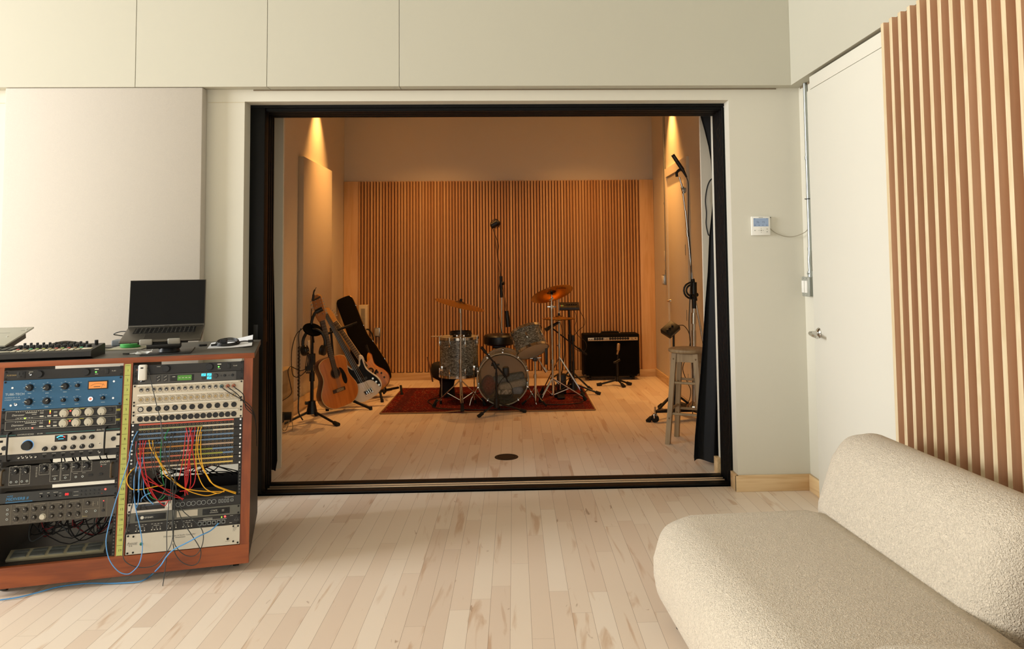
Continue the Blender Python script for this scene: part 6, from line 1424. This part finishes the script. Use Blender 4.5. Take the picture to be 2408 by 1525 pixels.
# amber semi-hollow electric
AMB = wood('amber_flame_top', S(236,160,52), S(196,116,32), 'Z', 12, .25, 60)
eg = thing('electric_guitar', 'amber electric guitar with a bound fretboard at the back of the stand', 'electric guitar', mtx=gplace((-1.435,7.93,.085), -34, 12, -12) @ Matrix.Scale(.92,4))
EB = [(-.03,.0),(.07,.005),(.135,.04),(.165,.11),(.150,.19),(.115,.255),(.102,.31),(.118,.37),(.132,.42),(.112,.455),(.078,.43),(.050,.385),(.03,.375),(-.03,.375),(-.052,.40),(-.09,.435),(-.135,.425),(-.150,.37),(-.128,.30),(-.128,.24),(-.158,.17),(-.165,.09),(-.13,.025)]
b = MB(); b.prism(curve(EB,5),.004,.060,bev=.008); b.build('body', mat('cherry_back', S(120,40,18), .3, coat=.3), eg)
b = MB(); b.prism(curve([(x*.97,z*.975+.005) for x,z in EB],5),-.002,.006,bev=.002); b.build('top', AMB, eg)
b = MB()
for x,z in ((.075,.20),(.105,.165),(.105,.105)): b.cyl((x,-.002,z),(x,-.016,z),.011,n=14)
b.box(-.055,.02,-.008,-.002,.145,.165,b=.002); b.build('control_knob', BLACKX, eg)
b = MB(); b.prism(curve([(.02,.155),(.05,.19),(.085,.22),(.075,.235),(.035,.215),(.01,.18)],4),-.004,-.002); b.ring((.02,-.002,.26),.028,.010,20,6,rot=Matrix.Rotation(R(90),3,'X')); b.build('f_hole', mat('sound_hole_dark', S(20,11,7), .8), eg)
b = MB(); b.box(-.029,.029,-.011,.012,.32,.985,b=.002); b.build('neck_binding', IVORY, eg)
b = MB(); b.box(-.0255,.0255,-.0125,-.010,.325,.980); b.build('fretboard', NECK, eg)
b = MB()
for k in range(21): b.box(-.025,.025,-.0136,-.0124,.962-.038*k*(1-.011*k),.9645-.038*k*(1-.011*k))
b.build('frets', IVORY, eg)
strings(eg,6,.020,.017,.15,.99,-.015,STRG)
b = MB(); b.prism(curve([(-.024,.98),(.024,.98),(.034,1.02),(.034,1.14),(.018,1.175),(-.018,1.175),(-.038,1.14),(-.038,1.02)],4),-.006,.010); b.build('headstock', MHS, eg)
for s_ in (-1,1):
    for k in range(3):
        b = MB(); z = 1.035+k*.038; b.cyl((s_*.034,.004,z),(s_*.050,.004,z),.004,n=8); b.ell((s_*.057,.004,z),.009,.004,.009,n=10,k=6); b.build('tuning_peg', CHROME, eg)
# black case leaning in the corner
gc = thing('guitar_case', 'black hard guitar case leaning in the corner behind the guitars', 'guitar case', mtx=gplace((-1.625,8.66,.02), -22, 6, -11))
GC = [(-.14,.0),(.14,.0),(.195,.05),(.205,.16),(.185,.28),(.165,.38),(.150,.46),(.125,.54),(.105,.66),(.100,1.02),(.085,1.10),(.05,1.12),(-.05,1.12),(-.085,1.10),(-.100,1.02),(-.105,.66),(-.125,.54),(-.150,.46),(-.165,.38),(-.185,.28),(-.205,.16),(-.195,.05)]
TOLC = mat('case_black_tolex', S(14,11,9), .85, bump=.15, bscale=600, spec=.1)
b = MB(); b.prism(curve(GC,4),-.05,.06,bev=.02); b.build('shell', TOLC, gc)
b = MB(); b.tube([(p[0]*1.004,.005,p[1]) for p in curve(GC,4)],.0045,6,closed=True); b.build('metal_rim', mat('tarnished_rim', S(150,116,70), .35, .8), gc)
for x,z in ((.100,.98),(.100,.72),(.135,.50),(.19,.25)):
    b = MB(); b.box(x-.008,x+.010,-.02,.02,z-.012,z+.012,b=.003); b.build('latch', CHROME, gc)
b = MB(); b.tube([(.115,.0,.66),(.145,.0,.64),(.160,.0,.56),(.145,.0,.50)],.009,8,sub=4); b.build('handle', RUBBER, gc)
# pale tower and grey wall box by the slats
wt = thing('tower_heater', 'slim pale tower with a vent grille behind the guitar case', 'heater', (-1.845,8.98,.0))
b = MB(); b.box(-.055,.055,-.05,.05,.0,.945,b=.008); b.build('housing', mat('cream_plastic', S(214,196,160), .5), wt)
b = MB()
for k in range(18): b.box(-.025,.025,-.052,-.049,.62+k*.016,.628+k*.016)
b.build('vent_grille', mat('grey_vent', S(140,124,98), .6), wt)
ob = thing('outlet_box', 'grey metal outlet box on the slatted wall right of the guitar case', 'outlet box', (-1.70,9.1075,.60))
b = MB(); b.box(-.035,.035,-.035,.0,-.055,.055,b=.004); b.build('box', STEEL, ob); b = MB(); b.box(-.025,.025,-.038,-.034,-.045,.045,b=.002); b.build('cover', mat('cover_grey', S(180,176,164), .4), ob)

# headphones and microphone stand at the far left
hp = thing('microphone_stand', 'black tripod stand at the left hung with headphones and a pop filter', 'microphone stand', (-1.865,6.78,.0))
cyls(hp,'pole',DP,((0,0,.10),(0,0,.42),.016),((0,0,.40),(.003,0,.80),.011),((0,0,.37),(0,0,.45),.024)); cyls(hp,'base_hub',DP,((0,0,.075),(0,0,.19),.052,.03))
cyls(hp,'clamp_knob',DP,((-.06,-.01,.49),(.0,0,.49),.020)); cyls(hp,'clamp_knob',DP,((-.055,-.02,.175),(-.02,0,.17),.016)); cyls(hp,'sleeve',DP,((0,0,.52),(.0,0,.62),.030))
legs(hp,(0,0,.105),[(.285,-.20),(-.235,-.26),(-.03,.28)],.011,DP)
b = MB(); b.tube([(.0,0,.78),(-.01,0,.86),(.0,0,.94),(.03,0,1.0),(.07,.02,1.02)],.013,10,sub=5); b.cyl((.03,0,1.0),(.085,.02,1.03),.022,n=12); b.build('hook_arm', DP, hp)
hd = thing('headphones', 'black headphones hanging on the left tripod stand', 'headphones', (-1.835,6.73,.72))
hd.scale = (1.2,1.2,1.2)
b = MB(); b.tube([(.085*math.cos(R(a)),0,.105*math.sin(R(a))) for a in range(-25,206,15)],.012,8); b.build('headband', BLACKX, hd)
for s_ in (-1,1):
    b = MB(); b.T = Matrix.Translation((s_*.075,0,-.055)) @ Matrix.Rotation(R(90+s_*12),4,'Y') ; b.lathe([(0,-.018),(.034,-.018),(.040,-.008),(.040,.010),(.030,.020),(0,.020)],22); b.build('ear_cup', BLACKX, hd)
    b = MB(); b.T = Matrix.Translation((s_*.075,0,-.055)) @ Matrix.Rotation(R(90+s_*12),4,'Y'); b.ring((0,0,-.02*s_),.028,.011,20,8); b.build('ear_pad', mat('black_vinyl', S(18,17,16), .35), hd)
pf = thing('pop_filter', 'round black pop filter disc above the headphones', 'pop filter', (-1.845,6.72,.845))
b = MB(); b.T = rotxyz(34,14,20).to_4x4(); b.lathe([(0,-.004),(.082,-.004),(.086,0),(.082,.004),(0,.004)],32); b.ring((0,0,0),.084,.006,32,8); b.build('disc', mat('matte_black_mesh', S(8,8,8), .95, spec=.05), pf)
b = MB(); b.tube([(0,.01,-.03),(.0,.02,-.07),(.0,.04,-.12)],.007,8); b.build('clip', DP, pf)
for k in range(5):
    b = MB(); x = -1.885+k*.014; b.tube([(x,6.69,.62),(x-.012,6.685,.50),(x,6.68,.455),(x+.010,6.685,.50),(x+.006,6.69,.62)],.0035,6,sub=5)
    simple('hanging_cable', b, BLACKX, ['leftmost','second','middle','fourth','rightmost'][k]+' of the five black cable loops hung on the left tripod stand', 'cable', 'cable loops on the left tripod stand')
b = MB(); b.tube([(-1.93,6.70,.86),(-1.985,6.68,.80),(-2.015,6.66,.66),(-2.005,6.64,.48),(-1.975,6.64,.43),(-1.93,6.66,.44),(-1.875,6.72,.50)],.0036,8,sub=6); simple('headphone_cable', b, BLACKX, 'thin black cable bowing out left of the tripod stand', 'cable')
b = MB(); n_ = 150; b.tube([(-1.95+.010*math.cos(k*1.9),6.66+.010*math.sin(k*1.9),.70-k*.0030) for k in range(n_)],.0035,5); b.tube([(-1.95,6.66,.26),(-1.945,6.64,.12),(-1.90,6.62,.05)],.006,8,sub=4); b.tube([(-1.95,6.66,.70),(-1.96,6.68,.80),(-1.945,6.70,.86)],.004,8,sub=4); simple('coiled_cable', b, BLACKX, 'black coiled headphone lead hanging left of the tripod stand', 'cable')
b = MB(); b.tube([(-1.90,6.74,.49),(-1.95,6.72,.475),(-2.0,6.70,.50),(-2.025,6.66,.52),(-2.035,6.62,.48),(-2.00,6.58,.37),(-1.985,6.56,.30),(-2.03,6.50,.255),(-2.075,6.36,.25)],.0036,8,sub=6); simple('extension_cord', b, BLACKX, 'black cord curving from the tripod stand to the outlet strip', 'cord')
# low raceway with outlets
rw = thing('cable_raceway', 'low wood faced raceway with black outlets along the left wall', 'raceway', (XL2,0,0))
b = MB(); b.box(0.001,.085,5.45,6.83,.0,.50,b=.003); b.build('housing', wood('pale_marked_board', S(196,176,140), S(160,136,98), 'Y', 5, .5, 60), rw)
for k,z in enumerate((.30,.235)):
    b = MB(); b.box(.085,.092,6.26,6.38,z-.055,z+.03,b=.002); o = b.build('outlet_plate', BLACKX, rw)
b = MB(); b.box(.091,.094,6.29,6.35,.27,.31); b.box(.091,.094,6.29,6.35,.20,.24); b.build('outlet_face', mat('grey_socket_face', S(150,140,120), .5), rw)
b = MB(); b.box(.092,.150,6.24,6.36,.09,.17,b=.008); b.cyl((.10,6.40,.13),(.19,6.42,.13),.038,.034,16); b.build('plug', RUBBER, rw)
b = MB(); b.tube([(.12,6.34,.09),(.14,6.34,.03),(.16,6.36,.02),(.17,6.40,.06),(.175,6.41,.10)],.003,6,sub=4); b.tube([(.19,6.42,.11),(.20,6.43,.04),(.195,6.43,.0)],.003,6); b.build('chain', mat('dull_chain', S(150,130,96), .4, .6), rw)
sw = thing('wall_plate', 'pale wall plate behind the tripod stand', 'wall plate', (XL2+.056,7.42,.62)); b = MB(); b.box(0,.008,-.05,.05,-.075,.055,b=.002); b.build('plate', WHITEP, sw)
b = MB(); b.tube([(-2.03,7.35,1.0),(-2.035,7.34,.75),(-2.03,7.33,.5)],.004,6); simple('wall_wire', b, BLACKX, 'thin black wire hanging down the panel behind the headstocks', 'wire')

# right side: stool, big stand, mixer, conduit, curtain
STW = wood('grey_brown_stool_wood', S(168,144,108), S(136,112,80), 'Z', 8, .55, 80)
st = thing('bar_stool', 'plain grey-brown wooden bar stool beside the black curtain', 'stool', (1.383,5.79,.0), (0,0,-27.5))
b = MB(); b.lathe([(0,.706),(.138,.706),(.150,.712),(.154,.722),(.150,.734),(.140,.738),(0,.735)],44); b.build('seat', STW, st)
tops = [(sx*.085,sy*.085) for sx,sy in ((-1,-1),(1,-1),(1,1),(-1,1))]; feet = [(sx*.138,sy*.138) for sx,sy in ((-1,-1),(1,-1),(1,1),(-1,1))]
def lp_(k,z): t = 1-z/.70; return Vector((tops[k][0]+(feet[k][0]-tops[k][0])*t, tops[k][1]+(feet[k][1]-tops[k][1])*t, z))
for k in range(4):
    b = MB(); p0,p1 = lp_(k,.705),lp_(k,0); h_=.0185; vs=[]
    for p in (p0,p1):
        for dx,dy in ((-h_,-h_),(h_,-h_),(h_,h_),(-h_,h_)): vs.append((p.x+dx,p.y+dy,p.z))
    b.add(vs,[(0,1,2,3),(7,6,5,4),(0,4,5,1),(1,5,6,2),(2,6,7,3),(3,7,4,0)]); o = b.build('leg', STW, st)
    q = MB()
    for z in (.662,.20): pz = lp_(k,z); q.ell((pz.x,pz.y-.019,pz.z),.007,.003,.007,n=10,k=6)
    q.build('dowel_cap', mat('dowel_tone', S(120,94,62), .5), o)
for k in range(4):
    k2 = (k+1)%4
    b = MB(); p,q_ = lp_(k,.665),lp_(k2,.665); d=(q_-p).normalized(); n_=Vector((-d.y,d.x,0))*.009; vs=[]
    for pp in (p,q_):
        for s_,dz in ((-1,-.028),(1,-.028),(1,.036),(-1,.036)): vs.append(tuple(pp+n_*s_+Vector((0,0,dz))))
    b.add(vs,[(0,1,2,3),(7,6,5,4),(0,4,5,1),(1,5,6,2),(2,6,7,3),(3,7,4,0)]); b.build('apron', STW, st)
    for z in ((.475,.235) if k%2==0 else (.455,.265)):
        b = MB(); b.cyl(lp_(k,z),lp_(k2,z),.0105,n=12); b.build('rung', STW, st)
bs = thing('boom_stand', 'tall chrome studio boom on a wheeled black base behind the stool', 'microphone stand', (1.635,6.62,.0))
cyls(bs,'pole',CHROME,((0,0,.12),(.01,0,.80),.020),((.01,0,.78),(.016,0,1.03),.015),((.008,0,.86),(.012,0,.96),.024))
b = MB(); b.lathe([(.075,.10),(.07,.125),(.04,.145),(.025,.16),(0,.16)],28); b.build('base_dome', CHROME, bs)
b = MB()
for a in (196,280,108):
    c,s_ = math.cos(R(a)),math.sin(R(a)); n_ = Vector((-s_,c,0))*.035; d = Vector((c,s_,0)); b.add([tuple(-n_+Vector((0,0,.07))),tuple(n_+Vector((0,0,.07))),tuple(d*.40+n_*.6+Vector((0,0,.085))),tuple(d*.40-n_*.6+Vector((0,0,.085))),tuple(-n_+Vector((0,0,.105))),tuple(n_+Vector((0,0,.105))),tuple(d*.40+n_*.6+Vector((0,0,.105))),tuple(d*.40-n_*.6+Vector((0,0,.105)))],[(0,3,2,1),(4,5,6,7),(0,1,5,4),(1,2,6,5),(2,3,7,6),(3,0,4,7)])
b.build('base', BLACKM, bs)
for a in (196,280,108):
    c,s_ = math.cos(R(a))*.40,math.sin(R(a))*.40
    b = MB(); b.cyl((c-.012,s_-.01,.032),(c+.012,s_+.01,.032),.032,n=18); o = b.build('caster', RUBBER, bs)
    q = MB(); q.box(c-.018,c+.018,s_-.016,s_+.016,.035,.075,b=.004); q.cyl((c,s_,.07),(c,s_,.135),.008,n=10); q.build('caster_fork', CHROME, o)
cyls(bs,'clutch',DP,((.016,0,1.00),(.016,0,1.11),.020),((-.02,-.03,1.115),(.05,.01,1.125),.018),((.016,0,1.10),(.018,0,1.24),.028))
b = MB(); b.T = Matrix.Translation((-.005,-.02,1.165)) @ Matrix.Rotation(R(90),4,'X')
for rr in (.075,.052): b.tube([(rr*math.cos(R(a)),rr*math.sin(R(a)),0) for a in range(80,281,20)],.009,8)
b.build('quadrant', DP, bs)
cyls(bs,'boom',CHROME,((.105,.0,.62),(.015,.0,1.16),.010),((.015,0,1.14),(-.045,.0,1.90),.0105),((-.043,0,1.86),(-.075,.0,2.15),.008),((-.030,0,1.66),(-.034,0,1.72),.0115)); cyls(bs,'collar',DP,((.03,0,1.07),(.008,0,1.27),.018),)
b = MB(); b.cyl((-.055,0,2.06),(-.07,0,2.12),.016,n=12); b.box(-.075,-.04,-.03,-.01,2.07,2.11,b=.004); b.build('boom_clamp', STEEL, bs)
cyls(bs,'tip',CHROME,((-.070,0,2.12),(-.095,0,2.21),.008))
bm_ = thing('microphone', 'long black microphone tilted on top of the tall chrome boom', 'microphone', (1.540,6.62,2.30))
b = MB(); b.cyl((-.058,0,.120),(.035,0,-.025),.0175,.019,16); b.cyl((.035,0,-.025),(.068,0,-.090),.015,.008,14); b.build('body', BLACKX, bm_)
b = MB(); b.T = Matrix.Identity(4); b.cyl((-.050,-.012,.105),(-.022,-.012,.062),.0085,n=10); b.build('grille', mat('olive_grille', S(80,76,58), .5), bm_)
b = MB(); b.tube([(.02,0,-.01),(-.01,0,-.03),(-.025,0,-.05),(-.022,0,-.085)],.013,10); b.build('swivel_mount', BLACKX, bm_)
b = MB(); b.tube([(1.607,6.62,2.21),(1.622,6.62,2.15),(1.622,6.62,2.0),(1.615,6.61,1.75),(1.625,6.60,1.5),(1.625,6.60,1.3),(1.605,6.58,1.10),(1.590,6.58,.85),(1.605,6.58,.60),(1.615,6.58,.35),(1.60,6.56,.05)],.0042,8,sub=6); simple('microphone_cable', b, BLACKX, 'black cable hanging down along the tall chrome boom', 'cable')
px_ = thing('mixer_stand', 'slim black stand behind the stool carrying a small mixer', 'stand', (1.50,6.84,.0))
cyls(px_,'pole',DP,((0,0,.08),(0,0,.45),.016),((0,0,.43),(.005,0,.74),.010),((0,0,.42),(0,0,.48),.020)); legs(px_,(0,0,.20),[(-.31,-.32),(.24,-.06),(-.08,.30)],.011,DP)
hm2 = thing('headphone_mixer', 'small black mixer tilted on the slim stand behind the stool', 'mixer', mtx=Matrix.Translation((1.475,6.84,.79)) @ Matrix.Rotation(R(25),4,'Z') @ Matrix.Rotation(R(-33),4,'Y') @ Matrix.Rotation(R(30),4,'X'))
b = MB(); b.box(-.075,.075,-.06,.06,-.028,.028,b=.008); b.build('body', BLACKX, hm2)
b = MB(); b.box(-.06,.06,-.062,-.059,-.012,.002); b.build('front_strip', mat('grey_strip', S(110,104,96), .4), hm2)
b = MB()
for k in range(3): b.cyl((-.04+k*.035,.0,.028),(-.04+k*.035,.0,.040),.011,n=12)
b.build('knob_row', mat('dark_grey_knob',S(44,43,41),.4), hm2)
b = MB(); b.tube([(1.55,6.83,.83),(1.60,6.82,.825),(1.645,6.82,.76),(1.655,6.82,.66),(1.61,6.82,.52),(1.58,6.82,.42),(1.62,6.82,.30),(1.65,6.82,.22),(1.63,6.82,.12),(1.56,6.8,.06)],.0036,8,sub=6); simple('mixer_cable', b, BLACKX, 'black cable arching right from the small mixer behind the stool', 'cable')
c2 = thing('electrical_conduit', 'metal conduit on the far room right wall beside the door', 'conduit', (XR2,8.36,1.28))
b = MB(); b.cyl((-.015,0,0),(-.015,0,2.2),.011,n=10); b.cyl((-.015,0,.82),(-.015,0,.845),.016,n=10); b.cyl((-.017,0,.0),(-.017,0,.06),.016,n=10); b.build('pipe', STEEL, c2)
s2 = thing('light_switch', 'pale switch box on the far room right wall', 'light switch', (XR2,8.38,1.225)); b = MB(); b.box(-.05,0,-.055,.055,-.06,.06,b=.003); b.build('back_box', STEEL, s2); b = MB(); b.box(-.062,-.05,-.045,.045,-.045,.045,b=.003); b.build('rocker', WHITEP, s2)
s3 = thing('light_switch', 'slim white control plate above the pale switch box', 'light switch', (XR2,8.42,1.50)); b = MB(); b.box(-.02,0,-.035,.035,-.06,.06,b=.003); b.build('plate', WHITEP, s3)
def drape(name, lab, prof, mt):
    """prof: z -> (x left, x right, y centre, fold depth)"""
    b = MB(); n = 40; vs = []
    for z,xa,xb_,yc,fd in prof:
        for i in range(n):
            t = i/(n-1); vs.append((xa+(xb_-xa)*t, yc+fd*math.sin(t*math.pi*5+z*.6)+fd*.4*math.sin(t*17), z))
    k = len(prof); m0 = len(vs); vs += [(x,y+.006,z) for x,y,z in vs]; fs = []
    for j in range(k-1):
        for i in range(n-1): a=j*n+i; fs.append((a,a+1,a+n+1,a+n)); fs.append((m0+a,m0+a+n,m0+a+n+1,m0+a+1))
    for j in range(k-1): fs += [(j*n,(j+1)*n,m0+(j+1)*n,m0+j*n),(j*n+n-1,m0+j*n+n-1,m0+(j+1)*n+n-1,(j+1)*n+n-1)]
    for i in range(n-1): fs += [(i,m0+i,m0+i+1,i+1),((k-1)*n+i,(k-1)*n+i+1,m0+(k-1)*n+i+1,m0+(k-1)*n+i)]
    b.add(vs,fs); return simple(name, b, mt, lab, 'curtain')
CURT = mat('black_curtain', S(13,13,15), .9, var=.2, scale=6)
pr = [(2.60,1.335,1.62,5.08,.02),(2.46,1.352,1.62,5.08,.02),(2.36,1.378,1.60,5.08,.02),(2.25,1.402,1.58,5.08,.02),(2.15,1.416,1.56,5.08,.018),(1.9,1.428,1.54,5.08,.015),(1.6,1.394,1.55,5.09,.02),(1.35,1.378,1.58,5.09,.025),(1.1,1.352,1.62,5.09,.03),(.8,1.325,1.64,5.09,.035),(.5,1.292,1.66,5.09,.04),(.2,1.258,1.68,5.095,.042),(.06,1.247,1.68,5.095,.042),(.035,1.25,1.68,5.095,.042)]
drape('curtain','black curtain bunched at the right side of the sliding door opening', pr, CURT)
pr2 = [(z,-xb_-.25,-xa-.235,yc,fd) for z,xa,xb_,yc,fd in pr]
pr2 = [(2.6,-1.9,-1.66,5.08,.02),(1.8,-1.9,-1.67,5.08,.02),(.9,-1.9,-1.645,5.08,.02),(.3,-1.9,-1.632,5.08,.02),(.1,-1.9,-1.628,5.08,.02),(.03,-1.9,-1.640,5.08,.02)]
drape('curtain','narrow edge of a black curtain at the left side of the sliding door opening', pr2, CURT)
b = MB(); b.tube([(1.47,5.24,2.02),(1.435,5.24,2.03),(1.405,5.24,1.98),(1.385,5.235,1.88),(1.390,5.235,1.78),(1.386,5.235,1.70),(1.398,5.235,1.63),(1.408,5.235,1.615)],.0048,8,sub=6); o = simple('hanging_cable', b, BLACKX, 'black cable end curling on the pale wall by the right curtain', 'cable'); o.location = (.022,0,0)
# floor socket
fsk = thing('floor_socket', 'round dark floor socket cover in the plank floor', 'floor socket', (-.067,5.435,0)); b = MB(); b.lathe([(0,.003),(.080,.003),(.086,.0025),(.088,.0)],40,caps=False); b.build('cover', mat('bronze_cover', S(38,30,24), .45, .4), fsk)
b = MB(); b.ring((0,0,.0028),.062,.0015,36,5); b.build('groove_ring', DARK, fsk)
# rug cables
b = MB(); b.tube([(-.70,7.9,.02),(-.86,7.72,.02),(-.90,7.58,.02),(-.84,7.42,.02),(-.80,7.26,.02),(-.70,7.18,.02),(-.45,7.12,.02),(-.25,7.10,.02),(-.05,7.13,.02)],.0045,8,sub=6); simple('floor_cable', b, BLACKX, 'black cable looping over the left half of the rug', 'cable')
b = MB(); b.tube([(-.62,7.95,.02),(-.5,7.9,.02),(-.42,8.0,.02),(-.35,8.12,.02),(-.2,8.15,.02)],.0045,8,sub=6); simple('floor_cable', b, BLACKX, 'black cable on the rug behind the floor tom', 'cable')
b = MB(); b.tube([(.25,7.35,.02),(.40,7.30,.02),(.62,7.34,.02),(.70,7.5,.02),(.62,7.7,.02),(.72,7.85,.02),(.85,8.3,.01)],.0045,8,sub=6); simple('floor_cable', b, BLACKX, 'black cable snaking between the stands on the right of the rug', 'cable')
